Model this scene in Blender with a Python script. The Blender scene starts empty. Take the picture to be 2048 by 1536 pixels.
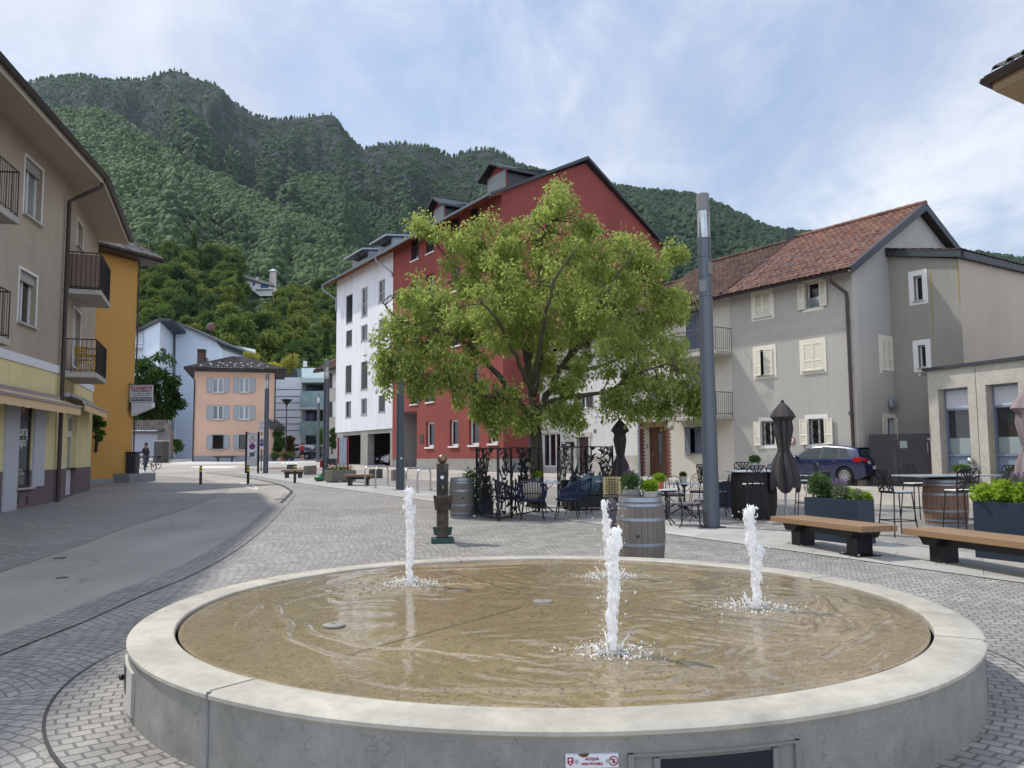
import bpy,bmesh,math,random
import numpy as np
from math import sin,cos,pi,radians,sqrt,atan2,exp
from mathutils import Vector,Matrix,noise
random.seed(7)
SC=bpy.context.scene
COL=SC.collection
V=Vector
# ------------------------------------------------------------------ survey
F,YH,HE,ROLL=1640.0,910.0,1.55,0.0078
PITCH=math.atan((YH-768)/F)
SLOPE,FLAT=0.014,8.0
def ray(px,py):
 x,u=(px-1024)/F,-(py-768)/F
 c,s=cos(ROLL),sin(ROLL)
 x,u=x*c+u*s,u*c-x*s
 return V((x,cos(PITCH)-u*sin(PITCH),sin(PITCH)+u*cos(PITCH)))
def gz(y):
 return SLOPE*min(max(0.0,y-FLAT),110.0)
def G(px,py):
 """the ground point seen at a pixel of the survey picture"""
 d=ray(px,py)
 t=-HE/d.z if d.z<0 else 1e9
 if d.y*t>FLAT:
  t=-(HE+SLOPE*FLAT)/(d.z-SLOPE*d.y)
 return V((d.x*t,d.y*t,HE+d.z*t))
def at(px,py,Y):
 d=ray(px,py)
 t=Y/d.y
 return V((d.x*t,Y,HE+d.z*t))
def lift(p,dz=0.0):
 return V((p[0],p[1],gz(p[1])+dz))
class Wall:
 """a vertical wall plane from P0 (left end seen from outside) to P1; local x along it, y into it, z up"""
 def __init__(s,P0,P1):
  s.P0=V((P0[0],P0[1],0))
  s.P1=V((P1[0],P1[1],0))
  s.d=(s.P1-s.P0)
  s.L=s.d.length
  s.d=s.d/s.L
  s.n=V((s.d.y,-s.d.x,0))
  s.M=Matrix(((s.d.x,-s.n.x,0,s.P0.x),(s.d.y,-s.n.y,0,s.P0.y),(0,0,1,0),(0,0,0,1)))
 def px(s,px,py,out=0.0):
  d=ray(px,py)
  P0=s.P0+s.n*out
  t=(P0.dot(s.n))/d.dot(s.n)
  p=d*t
  return((p-P0).dot(s.d),HE+p.z)
 def rect(s,x0,y0,x1,y1,out=0.0):
  mx,my=(x0+x1)/2,(y0+y1)/2
  a,b=s.px(x0,my,out)[0],s.px(x1,my,out)[0]
  t,c=s.px(mx,y0,out)[1],s.px(mx,y1,out)[1]
  return(a,c,b,t)
 def pt(s,a,z,out=0.0):
  p=s.P0+s.d*a+s.n*out
  return V((p.x,p.y,z))
# ------------------------------------------------------------------ mesh builder
class MB:
 def __init__(s,T=None):
  s.v,s.f,s.T=[],[],(T if T is not None else Matrix.Identity(4))
 def add(s,vs,fs,T=None):
  M=s.T if T is None else s.T@T
  o=len(s.v)
  s.v.extend([M@V(p)for p in vs])
  s.f.extend([[o+i for i in f]for f in fs])
  return s
 def box(s,x0,y0,z0,x1,y1,z1,T=None):
  if x1<x0:x0,x1=x1,x0
  if y1<y0:y0,y1=y1,y0
  if z1<z0:z0,z1=z1,z0
  return s.add([(x0,y0,z0),(x1,y0,z0),(x1,y1,z0),(x0,y1,z0),(x0,y0,z1),(x1,y0,z1),(x1,y1,z1),(x0,y1,z1)],[(3,2,1,0),(4,5,6,7),(0,1,5,4),(1,2,6,5),(2,3,7,6),(3,0,4,7)],T)
 def cbox(s,c,size,T=None):
  return s.box(c[0]-size[0]/2,c[1]-size[1]/2,c[2]-size[2]/2,c[0]+size[0]/2,c[1]+size[1]/2,c[2]+size[2]/2,T)
 def prism(s,poly,z0,z1,T=None):
  n=len(poly)
  vs=[(p[0],p[1],z0)for p in poly]+[(p[0],p[1],z1)for p in poly]
  fs=[list(range(n-1,-1,-1)),list(range(n,2*n))]+[(i,(i+1)%n,n+(i+1)%n,n+i)for i in range(n)]
  return s.add(vs,fs,T)
 def prism_xz(s,poly,y0,y1,T=None):
  n=len(poly)
  vs=[(p[0],y0,p[1])for p in poly]+[(p[0],y1,p[1])for p in poly]
  fs=[list(range(n)),list(range(2*n-1,n-1,-1))]+[((i+1)%n,i,n+i,n+(i+1)%n)for i in range(n)]
  return s.add(vs,fs,T)
 def quad(s,a,b,c,d,T=None):
  return s.add([a,b,c,d],[(0,1,2,3)],T)
 def slab(s,pts,n,th):
  """a plate: polygon pts extruded by th against the normal n"""
  n=V(n).normalized()
  k=len(pts)
  vs=[V(p)for p in pts]+[V(p)-n*th for p in pts]
  fs=[list(range(k)),list(range(2*k-1,k-1,-1))]+[((i+1)%k,i,k+i,k+(i+1)%k)for i in range(k)]
  return s.add(vs,fs)
 def tube(s,pts,r,n=8,closed=False,cap=True):
  pts=[V(p)for p in pts]
  m=len(pts)
  rs=r if isinstance(r,(list,tuple))else[r]*m
  vs,fs=[],[]
  up=None
  for i,p in enumerate(pts):
   if closed:
    t=pts[(i+1)%m]-pts[i-1]
   else:
    t=pts[min(i+1,m-1)]-pts[max(i-1,0)]
   if t.length<1e-9:t=V((0,0,1))
   t.normalize()
   if up is None:
    up=t.orthogonal().normalized()
   else:
    up=(up-t*up.dot(t))
    up=up.normalized()if up.length>1e-6 else t.orthogonal().normalized()
   w=t.cross(up)
   for k in range(n):
    a=2*pi*k/n
    vs.append(p+(up*cos(a)+w*sin(a))*rs[i])
  for i in range(m if closed else m-1):
   j=(i+1)%m
   for k in range(n):
    k2=(k+1)%n
    fs.append((i*n+k,i*n+k2,j*n+k2,j*n+k))
  if cap and not closed:
   fs.append(list(range(n-1,-1,-1)))
   fs.append([(m-1)*n+k for k in range(n)])
  return s.add(vs,fs)
 def lathe(s,prof,n=24,T=None,a0=0.0,a1=2*pi,close=True):
  vs,fs=[],[]
  full=abs(a1-a0-2*pi)<1e-6
  k=n if full else n+1
  for(r,z)in prof:
   for i in range(k):
    a=a0+(a1-a0)*i/n
    vs.append((r*cos(a),r*sin(a),z))
  m=len(prof)
  for j in range(m-1):
   for i in range(n):
    i2=(i+1)%k
    fs.append((j*k+i,j*k+i2,(j+1)*k+i2,(j+1)*k+i))
  if full and close:
   if prof[0][0]>1e-6:fs.append(list(range(k-1,-1,-1)))
   if prof[-1][0]>1e-6:fs.append([(m-1)*k+i for i in range(k)])
  return s.add(vs,fs,T)
 def ball(s,c,r,n=12,m=8,sc=(1,1,1)):
  prof=[(max(1e-5,sin(pi*j/m))*r,-cos(pi*j/m)*r)for j in range(m+1)]
  T=Matrix.Translation(V(c))@Matrix.Diagonal((sc[0],sc[1],sc[2],1))
  return s.lathe(prof,n,T,close=False)
 def build(s,name,mat,parent=None,smooth=None,bevel=0.0,solid=0.0):
  me=bpy.data.meshes.new(name)
  off=V((0,0,0))
  r=parent
  while r is not None:
   off=off+V(r.location)
   r=r.parent
  me.from_pydata([tuple(p-off)for p in s.v],[],[tuple(f)for f in s.f])
  me.validate(clean_customdata=False)
  me.materials.append(mat)
  o=bpy.data.objects.new(name,me)
  COL.objects.link(o)
  if parent is not None:o.parent=parent
  if smooth is not None:
   me.shade_smooth()
   if smooth<179:me.set_sharp_from_angle(angle=radians(smooth))
  if bevel>0:
   b=o.modifiers.new('edge','BEVEL');b.width=bevel;b.segments=2;b.limit_method='ANGLE';b.angle_limit=radians(40)
  if solid:
   b=o.modifiers.new('thickness','SOLIDIFY');b.thickness=solid;b.offset=0
  return o
def np_mesh(name,verts,faces,mat,parent=None,smooth=False,tri=4):
 """verts (n,3), faces (m,k) arrays -> object"""
 me=bpy.data.meshes.new(name)
 verts=np.asarray(verts,dtype=np.float32)
 faces=np.asarray(faces,dtype=np.int32)
 r=parent
 while r is not None:
  verts=verts-np.array(r.location,dtype=np.float32)
  r=r.parent
 m,k=faces.shape
 me.vertices.add(len(verts));me.vertices.foreach_set('co',verts.ravel())
 me.loops.add(m*k);me.loops.foreach_set('vertex_index',faces.ravel())
 me.polygons.add(m)
 me.polygons.foreach_set('loop_start',np.arange(0,m*k,k,dtype=np.int32))
 me.polygons.foreach_set('loop_total',np.full(m,k,dtype=np.int32))
 if smooth:me.polygons.foreach_set('use_smooth',np.ones(m,dtype=bool))
 me.update(calc_edges=True)
 me.materials.append(mat)
 o=bpy.data.objects.new(name,me)
 COL.objects.link(o)
 if parent is not None:o.parent=parent
 return o
def thing(name,label,cat,loc=(0,0,0),rz=0.0,group=None):
 o=bpy.data.objects.new(name,None)
 COL.objects.link(o)
 o.empty_display_size=0.2
 o.location=loc;o.rotation_euler=(0,0,rz)
 return tag(o,label,cat,group)
def tag(o,label=None,cat=None,group=None,kind=None):
 if label:o['label']=label
 if cat:o['category']=cat
 if group:o['group']=group
 if kind:o['kind']=kind
 return o
def dup(root,loc=None,rz=None,label=None,group=None,scale=None):
 def rec(o,par):
  c=o.copy();COL.objects.link(c);c.parent=par
  for ch in list(o.children):rec(ch,c)
  return c
 r=rec(root,None)
 if loc is not None:r.location=loc
 if rz is not None:r.rotation_euler=(0,0,rz)
 if scale is not None:r.scale=scale if not isinstance(scale,(int,float))else(scale,)*3
 if label:r['label']=label
 if group:r['group']=group
 return r
# ------------------------------------------------------------------ materials
_M={}
class NT:
 def __init__(s,m):
  m.use_nodes=True
  s.t=m.node_tree;s.t.nodes.clear()
 def n(s,kind,**kw):
  nd=s.t.nodes.new('ShaderNode'+kind)
  for k,v in kw.items():
   if k[0]=='_':
    setattr(nd,k[1:],v)
   else:
    key=int(k[1:])if k[0]=='i' and k[1:].isdigit()else k.replace('__',' ')
    inp=nd.inputs[key]
    if hasattr(v,'is_linked')or isinstance(v,bpy.types.NodeSocket):s.t.links.new(v,inp)
    else:inp.default_value=v
  return nd
 def link(s,a,b):s.t.links.new(a,b)
 def math(s,op,a,b=0.0,c=0.0,clamp=False):
  nd=s.t.nodes.new('ShaderNodeMath');nd.operation=op;nd.use_clamp=clamp
  for i,v in enumerate((a,b,c)):
   if isinstance(v,bpy.types.NodeSocket):s.t.links.new(v,nd.inputs[i])
   else:nd.inputs[i].default_value=v
  return nd.outputs[0]
 def mix(s,f,a,b,blend='MIX'):
  nd=s.t.nodes.new('ShaderNodeMix');nd.data_type='RGBA';nd.blend_type=blend
  for i,v in((0,f),(6,a),(7,b)):
   if isinstance(v,bpy.types.NodeSocket):s.t.links.new(v,nd.inputs[i])
   else:nd.inputs[i].default_value=(v if i==0 else col(v))
  return nd.outputs[2]
 def ramp(s,f,stops,interp='LINEAR'):
  nd=s.t.nodes.new('ShaderNodeValToRGB');s.t.links.new(f,nd.inputs[0])
  e=nd.color_ramp.elements;nd.color_ramp.interpolation=interp
  while len(e)<len(stops):e.new(0.5)
  for k,(p,c)in enumerate(stops):
   e[k].position=p;e[k].color=col(c)
  return nd.outputs[0]
 def noise(s,vec,scale,detail=3.0,rough=0.55,dist=0.0):
  nd=s.n('TexNoise',Vector=vec,Scale=scale,Detail=detail,Roughness=rough,Distortion=dist)
  return nd.outputs[0]
 def coords(s,kind='Object',scale=(1,1,1),rot=(0,0,0)):
  if kind=='World':
   o=s.n('NewGeometry').outputs['Position']
  else:
   o=s.n('TexCoord').outputs[kind]
  if scale!=(1,1,1)or rot!=(0,0,0):
   mp=s.n('Mapping',Vector=o);mp.inputs['Scale'].default_value=scale;mp.inputs['Rotation'].default_value=rot
   o=mp.outputs[0]
  return o
 def out(s,sh):
  s.link(sh,s.n('OutputMaterial').inputs[0])
def col(c):
 if isinstance(c,(int,float)):return(c,c,c,1)
 return(c[0],c[1],c[2],1)
def srgb(r,g,b):
 def f(x):
  x/=255.0
  return x/12.92 if x<=0.04045 else((x+0.055)/1.055)**2.4
 return(f(r),f(g),f(b))
def mul(c,k):return(c[0]*k,c[1]*k,c[2]*k)
def newmat(key):
 m=bpy.data.materials.new(key)
 _M[key]=m
 return m,NT(m)
def simple(key,c,rough=0.5,metal=0.0,var=0.12,scale=3.0,bump=0.0,bscale=60.0,coat=0.0,spec=0.5):
 """paint, metal, cloth ...: slight mottling, roughness wear and optional grain"""
 if key in _M:return _M[key]
 m,t=newmat(key)
 co=t.coords('Object')
 nz=t.noise(co,scale,4,0.6)
 c1=t.mix(nz,mul(c,1-var),mul(c,1+var))
 p=t.n('BsdfPrincipled',Base__Color=c1,Metallic=metal)
 r=t.math('MULTIPLY_ADD',t.noise(co,scale*4,3),0.25,rough-0.125,clamp=True)
 t.link(r,p.inputs['Roughness'])
 p.inputs['Specular IOR Level'].default_value=spec
 if coat:p.inputs['Coat Weight'].default_value=coat;p.inputs['Coat Roughness'].default_value=0.06
 if bump:
  b=t.n('Bump',Strength=bump,Distance=0.01,Height=t.noise(co,bscale,4,0.7))
  t.link(b.outputs[0],p.inputs['Normal'])
 t.out(p.outputs[0])
 return m
def plaster(key,c,stain=0.18,c2=None,bump=0.35,streak=0.5):
 """rendered wall: blotches, rain streaks, roughcast grain"""
 if key in _M:return _M[key]
 m,t=newmat(key)
 co=t.coords('World')
 big=t.noise(co,0.35,5,0.62,0.4)
 st=t.noise(t.coords('World',(2.2,2.2,0.22)),1.0,5,0.65)
 fine=t.noise(co,9,4,0.7)
 a=t.mix(t.ramp(big,[(0.32,0),(0.7,1)]),mul(c,1-stain),mul(c,1+stain*0.45))
 a=t.mix(t.math('MULTIPLY',t.ramp(st,[(0.46,0),(0.72,1)]),streak*0.75),a,c2 or mul(c,0.66))
 a=t.mix(t.math('MULTIPLY',fine,0.16),a,mul(c,0.8))
 p=t.n('BsdfPrincipled',Base__Color=a,Roughness=0.9)
 p.inputs['Specular IOR Level'].default_value=0.25
 h=t.math('ADD',t.noise(co,42,3,0.7),t.math('MULTIPLY',t.noise(co,3,3),1.2))
 b=t.n('Bump',Strength=bump,Distance=0.008,Height=h)
 t.link(b.outputs[0],p.inputs['Normal'])
 t.out(p.outputs[0])
 return m
def glass(key,tint=(0.02,0.025,0.03),rough=0.04,spec=0.7):
 """a window pane with a dark room behind it; slightly wavy so reflections break up"""
 if key in _M:return _M[key]
 m,t=newmat(key)
 co=t.coords('World')
 p=t.n('BsdfPrincipled',Base__Color=t.mix(t.noise(co,0.9,3),mul(tint,0.5),mul(tint,1.5)),Roughness=rough)
 p.inputs['Specular IOR Level'].default_value=spec
 p.inputs['IOR'].default_value=1.6
 b=t.n('Bump',Strength=0.06,Distance=0.02,Height=t.noise(co,1.4,2))
 t.link(b.outputs[0],p.inputs['Normal'])
 t.out(p.outputs[0])
 return m
def clear_glass(key,tint=(0.75,0.88,0.86),a=0.35):
 if key in _M:return _M[key]
 m,t=newmat(key)
 tr=t.n('BsdfTransparent',Color=col(tint))
 gl=t.n('BsdfGlossy',Color=(0.9,0.95,0.95,1),Roughness=0.05)
 df=t.n('BsdfDiffuse',Color=col(mul(tint,0.6)))
 mx=t.n('MixShader',i0=0.4,i1=gl.outputs[0],i2=df.outputs[0])
 fr=t.n('Fresnel',IOR=1.5)
 fac=t.math('MULTIPLY_ADD',fr.outputs[0],0.8,a*0.5,clamp=True)
 m2=t.n('MixShader',i0=fac,i1=tr.outputs[0],i2=mx.outputs[0])
 t.out(m2.outputs[0])
 return m
def wood(key,c,c2,axis=0,scale=1.0,rough=0.55,planks=0.0):
 if key in _M:return _M[key]
 m,t=newmat(key)
 s=[14.0*scale]*3;s[axis]=0.9*scale
 co=t.coords('Object',tuple(s))
 g=t.noise(co,1.6,6,0.65,0.6)
 rnd=t.n('NewGeometry').outputs['Random Per Island']
 a=t.mix(t.ramp(g,[(0.3,0),(0.7,1)]),c,c2)
 a=t.mix(0.55,a,t.mix(rnd,mul(c,0.62),mul(c2,1.25)))
 p=t.n('BsdfPrincipled',Base__Color=a,Roughness=rough)
 b=t.n('Bump',Strength=0.3,Distance=0.004,Height=g)
 t.link(b.outputs[0],p.inputs['Normal'])
 t.out(p.outputs[0])
 return m
def leaf(key,c,c2,trans=0.45,big=0.6,rough=0.8):
 """foliage: each leaf its own tint, lit through from behind"""
 if key in _M:return _M[key]
 m,t=newmat(key)
 rnd=t.n('NewGeometry').outputs['Random Per Island']
 nz=t.ramp(t.noise(t.coords('World'),big,3),[(0.35,0),(0.65,1)])
 f=t.math('ADD',t.math('MULTIPLY',rnd,0.6),t.math('MULTIPLY',nz,0.4))
 a=t.mix(f,c,c2)
 p=t.n('BsdfPrincipled',Base__Color=a,Roughness=rough)
 p.inputs['Specular IOR Level'].default_value=0.06
 tr=t.n('BsdfTranslucent',Color=t.mix(0.5,a,mul(c2,1.5)))
 mx=t.n('MixShader',i0=trans,i1=p.outputs[0],i2=tr.outputs[0])
 t.out(mx.outputs[0])
 return m
def leaves(rng,centers,radii,counts,size,droop=0.6,fill=0.0,aspect=0.5):
 """leaf-sized quads scattered in ellipsoids: arrays (verts, faces)"""
 centers=np.asarray(centers,float);radii=np.asarray(radii,float)
 idx=np.repeat(np.arange(len(centers)),counts)
 n=len(idx)
 d=rng.normal(size=(n,3));d/=np.linalg.norm(d,axis=1)[:,None]
 r=rng.random(n)**(1/3.0 if fill else 0.55)
 pos=centers[idx]+d*r[:,None]*radii[idx]
 ax=d*0.8+rng.normal(size=(n,3))*0.7
 ax[:,2]-=droop*1.6
 ax/=np.linalg.norm(ax,axis=1)[:,None]
 sd=np.cross(ax,rng.normal(size=(n,3)));sd/=np.linalg.norm(sd,axis=1)[:,None]+1e-9
 nn=np.cross(ax,sd)
 L=size*(0.6+0.8*rng.random(n))[:,None]
 w=L*aspect
 v=np.empty((n,4,3))
 v[:,0]=pos
 v[:,1]=pos+ax*L*0.45+sd*w*0.5+nn*w*0.18
 v[:,2]=pos+ax*L-nn*L*0.1
 v[:,3]=pos+ax*L*0.45-sd*w*0.5+nn*w*0.18
 return v.reshape(-1,3),np.arange(n*4).reshape(-1,4)
def leaf_obj(name,rng,centers,radii,counts,size,mat,parent,**kw):
 v,f=leaves(rng,centers,radii,counts,size,**kw)
 return np_mesh(name,v,f,mat,parent)
def text(body,mat,parent,M,size=0.1,align='CENTER',bold=0.0,extrude=0.001,name='lettering',sx=1.0,fit=0.0):
 """flat lettering in the xz plane of matrix M (reads along +x, faces -y)"""
 cu=bpy.data.curves.new(name,'FONT')
 cu.body=body;cu.size=size;cu.align_x=align;cu.align_y='CENTER';cu.extrude=extrude;cu.offset=bold
 cu.resolution_u=3
 cu.materials.append(mat)
 tmp=bpy.data.objects.new(name,cu)
 COL.objects.link(tmp)
 me=bpy.data.meshes.new_from_object(tmp)
 bpy.data.objects.remove(tmp)
 if fit:
  xs_=[v.co.x for v in me.vertices]
  sx=fit/max(1e-6,max(xs_)-min(xs_))
 R=M@Matrix.Rotation(pi/2,4,'X')@Matrix.Diagonal((sx,1,1,1))
 off=V((0,0,0));r=parent
 while r is not None:
  off+=V(r.location);r=r.parent
 me.transform(Matrix.Translation(-off)@R)
 if not me.materials:me.materials.append(mat)
 me.name=name
 o=bpy.data.objects.new(name,me)
 COL.objects.link(o)
 o.parent=parent
 return o
def disc_xz(mb,c,r,y0,y1,n=24,r0=0.0):
 """a round plate facing -y at c=(x,z)"""
 T=Matrix.Translation((c[0],y1,c[1]))@Matrix.Rotation(pi/2,4,'X')
 h=abs(y1-y0)
 if r0>0:
  mb.lathe([(r0,0),(r,0),(r,h),(r0,h),(r0,0)],n,T,close=False)
 else:
  mb.lathe([(r,0),(r,h)],n,T)
# ------------------------------------------------------------------ camera, light, sky
cam=bpy.data.cameras.new('camera')
cam.sensor_width=36.0;cam.lens=36.0*F/2048;cam.clip_start=0.05;cam.clip_end=20000
co_=bpy.data.objects.new('camera',cam);COL.objects.link(co_)
co_.matrix_world=Matrix.Translation((0,0,HE))@Matrix.Rotation(pi/2+PITCH,4,'X')@Matrix.Rotation(-ROLL,4,'Z')
SC.camera=co_
SUN_EL,SUN_DIR=radians(53),V((-0.86,0.51,0)).normalized()
sd_=V((SUN_DIR.x*cos(SUN_EL),SUN_DIR.y*cos(SUN_EL),sin(SUN_EL)))
sl=bpy.data.lights.new('sun','SUN');sl.energy=3.0;sl.angle=radians(1.6);sl.color=(1.0,0.955,0.88)
so=bpy.data.objects.new('sun',sl);COL.objects.link(so)
so.rotation_euler=(-sd_).to_track_quat('-Z','Y').to_euler()
W_=bpy.data.worlds.new('World');SC.world=W_
t=NT(W_)
sky=t.n('TexSky',_sky_type='NISHITA');sky.sun_disc=False
sky.sun_elevation=SUN_EL;sky.sun_rotation=atan2(SUN_DIR.x,SUN_DIR.y)
sky.air_density=1.3;sky.dust_density=1.2;sky.ozone_density=1.6
dr=t.n('TexCoord').outputs['Generated']
sp=t.n('SeparateXYZ',Vector=dr)
dz=t.math('MAXIMUM',t.math('ADD',sp.outputs[2],0.16),0.02)
pv=t.n('CombineXYZ',X=t.math('DIVIDE',sp.outputs[0],dz),Y=t.math('DIVIDE',sp.outputs[1],dz)).outputs[0]
mp=t.n('Mapping',Vector=pv);mp.inputs['Rotation'].default_value=(0,0,0.5);mp.inputs['Scale'].default_value=(1.0,0.55,1);mp.inputs['Location'].default_value=(3.1,1.7,0)
n1=t.noise(mp.outputs[0],1.25,10,0.62,0.55)
n2=t.noise(mp.outputs[0],4.2,9,0.66,0.9)
n3=t.noise(mp.outputs[0],0.55,4,0.5)
cov=t.math('ADD',t.math('MULTIPLY',n1,0.62),t.math('ADD',t.math('MULTIPLY',n2,0.34),t.math('MULTIPLY',n3,0.35)))
cov=t.math('ADD',cov,t.math('MULTIPLY',t.math('ABSOLUTE',t.math('SUBTRACT',sp.outputs[0],0.18)),0.20))
cov=t.math('SUBTRACT',cov,t.math('MULTIPLY',sp.outputs[2],0.04))
cf=t.ramp(cov,[(0.58,0.08),(0.67,0.38),(0.75,0.78),(0.86,0.98)])
shade=t.ramp(t.noise(mp.outputs[0],2.1,7,0.6,0.3),[(0.30,(3.2,3.6,4.5)),(0.50,(4.7,5.0,5.6)),(0.68,(6.1,6.2,6.4))])
skyc=t.mix(0.6,sky.outputs[0],(2.15,2.8,4.25))
cl=t.mix(cf,skyc,shade)
back=t.math('MULTIPLY_ADD',t.math('MULTIPLY_ADD',sp.outputs[1],-1.1,0.15,clamp=True),1.15,1.0)  # sky brightened behind the camera, added as fill for walls facing it
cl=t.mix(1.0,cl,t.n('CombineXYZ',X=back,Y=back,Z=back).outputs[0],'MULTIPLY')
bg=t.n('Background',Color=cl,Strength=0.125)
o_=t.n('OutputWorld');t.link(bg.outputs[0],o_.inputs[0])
SC.view_settings.view_transform='Standard'
SC.view_settings.look='None'
SC.view_settings.exposure=0.45
SC.view_settings.gamma=1.0
SC.render.engine='CYCLES'
cy=SC.cycles
cy.use_denoising=True
try:
 cy.denoiser='OPENIMAGEDENOISE';cy.denoising_input_passes='RGB_ALBEDO_NORMAL'
except Exception:
 pass
cy.max_bounces=6;cy.diffuse_bounces=3;cy.glossy_bounces=3;cy.transmission_bounces=4;cy.transparent_max_bounces=12;cy.volume_bounces=0
cy.caustics_reflective=False;cy.caustics_refractive=False
cy.sample_clamp_indirect=6.0
cy.use_adaptive_sampling=True;cy.adaptive_threshold=0.012
# ------------------------------------------------------------------ ground
UDIR=V((-0.564,1.0,0)).normalized()
def setts(key,base,joint,polar=False,scale=1.0,arcs=True,stain=0.25):
 """small granite setts laid in segmental arcs"""
 if key in _M:return _M[key]
 m,t=newmat(key)
 if polar:
  uv=t.n('UVMap').outputs[0]
  vec=uv
 else:
  w=t.coords('World',rot=(0,0,0.35))
  s=t.n('SeparateXYZ',Vector=w)
  x,y=s.outputs[0],s.outputs[1]
  wob=t.noise(t.coords('World'),1.3,3)
  if arcs:
   fx=t.math('SUBTRACT',t.math('FRACT',t.math('DIVIDE',x,1.25)),0.5)
   arc=t.math('MULTIPLY',t.math('MULTIPLY',fx,fx),0.8)
   y=t.math('ADD',y,arc)
  y=t.math('MULTIPLY_ADD',wob,0.12,y)
  x=t.math('MULTIPLY_ADD',t.noise(t.coords('World'),2.2,2),0.10,x)
  x=t.math('MULTIPLY_ADD',t.noise(t.coords('World'),7.0,2),0.045,x)
  y=t.math('MULTIPLY_ADD',t.noise(t.coords('World',(1,1,1),(0,0,1.1)),8.0,2),0.045,y)
  vec=t.n('CombineXYZ',X=x,Y=y).outputs[0]
 br=t.n('TexBrick',Vector=vec,Color1=col(mul(base,0.80)),Color2=col(mul(base,1.16)),Mortar=col(joint),Scale=scale)
 br.inputs['Mortar Size'].default_value=0.0085
 br.inputs['Mortar Smooth'].default_value=0.35
 br.inputs['Bias'].default_value=0.1
 br.inputs['Brick Width'].default_value=0.118
 br.inputs['Row Height'].default_value=0.098
 wc=t.coords('World')
 big=t.noise(wc,0.22,5,0.6,0.3)
 mid=t.noise(wc,2.2,4,0.6)
 grain=t.noise(wc,85,3,0.7)
 a=t.mix(1.0,br.outputs[0],t.ramp(big,[(0.3,1-stain),(0.7,1+stain*0.35)]),'MULTIPLY')
 a=t.mix(1.0,a,t.ramp(mid,[(0.3,0.84),(0.7,1.12)]),'MULTIPLY')
 a=t.mix(1.0,a,t.ramp(grain,[(0.3,0.8),(0.7,1.18)]),'MULTIPLY')
 p=t.n('BsdfPrincipled',Base__Color=a,Roughness=t.ramp(mid,[(0.3,0.48),(0.7,0.66)]))
 p.inputs['Specular IOR Level'].default_value=0.75
 h=t.math('ADD',t.math('MULTIPLY',br.outputs[1],-1.0),t.math('MULTIPLY',t.noise(wc,26,3,0.6),0.55))
 b=t.n('Bump',Strength=0.85,Distance=0.011,Height=h)
 t.link(b.outputs[0],p.inputs['Normal'])
 t.out(p.outputs[0])
 return m
def asphalt(key,c):
 if key in _M:return _M[key]
 m,t=newmat(key)
 wc=t.coords('World')
 big=t.noise(wc,0.18,6,0.62,0.6)
 lanes=t.noise(t.coords('World',(0.9,0.16,1),(0,0,0.42)),0.8,4,0.6)
 a=t.mix(t.ramp(big,[(0.3,0),(0.7,1)]),mul(c,0.80),mul(c,1.14))
 a=t.mix(1.0,a,t.ramp(lanes,[(0.35,0.86),(0.65,1.1)]),'MULTIPLY')
 a=t.mix(1.0,a,t.ramp(t.noise(wc,130,2,0.6),[(0.3,0.72),(0.7,1.28)]),'MULTIPLY')
 cr=t.n('TexVoronoi',Vector=t.n('Mapping',Vector=wc).outputs[0],Scale=0.32,_feature='DISTANCE_TO_EDGE')
 crk=t.math('LESS_THAN',t.math('ADD',cr.outputs[0],t.math('MULTIPLY',t.noise(wc,1.1,5,0.7),0.10)),0.050)
 a=t.mix(t.math('MULTIPLY',crk,0.4),a,mul(c,0.45))
 p=t.n('BsdfPrincipled',Base__Color=a,Roughness=0.78)
 p.inputs['Specular IOR Level'].default_value=0.35
 b=t.n('Bump',Strength=0.5,Distance=0.004,Height=t.noise(wc,160,2,0.7))
 t.link(b.outputs[0],p.inputs['Normal'])
 t.out(p.outputs[0])
 return m
def slabs(key,c,ang,w=1.1,h=0.62):
 if key in _M:return _M[key]
 m,t=newmat(key)
 co=t.coords('World',rot=(0,0,ang))
 br=t.n('TexBrick',Vector=co,Color1=col(mul(c,0.86)),Color2=col(mul(c,1.1)),Mortar=col(mul(c,0.35)),Scale=1.0)
 br.inputs['Mortar Size'].default_value=0.005;br.inputs['Brick Width'].default_value=w;br.inputs['Row Height'].default_value=h
 wc=t.coords('World')
 a=t.mix(1.0,br.outputs[0],t.ramp(t.noise(wc,0.8,5,0.65),[(0.3,0.82),(0.7,1.1)]),'MULTIPLY')
 a=t.mix(1.0,a,t.ramp(t.noise(wc,150,2),[(0.3,0.8),(0.7,1.2)]),'MULTIPLY')
 p=t.n('BsdfPrincipled',Base__Color=a,Roughness=0.75)
 b=t.n('Bump',Strength=0.4,Distance=0.005,Height=t.math('MULTIPLY',br.outputs[1],-1.0))
 t.link(b.outputs[0],p.inputs['Normal'])
 t.out(p.outputs[0])
 return m
def sheet(name,pts,mat,dz,kind='structure'):
 """a flat sheet over the ground from ground outline points, following its two slopes"""
 bm=bmesh.new()
 vs=[bm.verts.new((p[0],p[1],0))for p in pts]
 bm.faces.new(vs)
 bmesh.ops.triangulate(bm,faces=bm.faces[:])
 for yy in(FLAT,FLAT+110):
  bmesh.ops.bisect_plane(bm,geom=bm.verts[:]+bm.edges[:]+bm.faces[:],plane_co=(0,yy,0),plane_no=(0,1,0))
 for v in bm.verts:v.co.z=gz(v.co.y)+dz
 bmesh.ops.recalc_face_normals(bm,faces=bm.faces[:])
 if bm.faces and sum(f.normal.z for f in bm.faces)<0:bmesh.ops.reverse_faces(bm,faces=bm.faces[:])
 me=bpy.data.meshes.new(name);bm.to_mesh(me);bm.free()
 me.materials.append(mat)
 o=bpy.data.objects.new(name,me);COL.objects.link(o)
 o['kind']=kind
 return o
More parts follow.
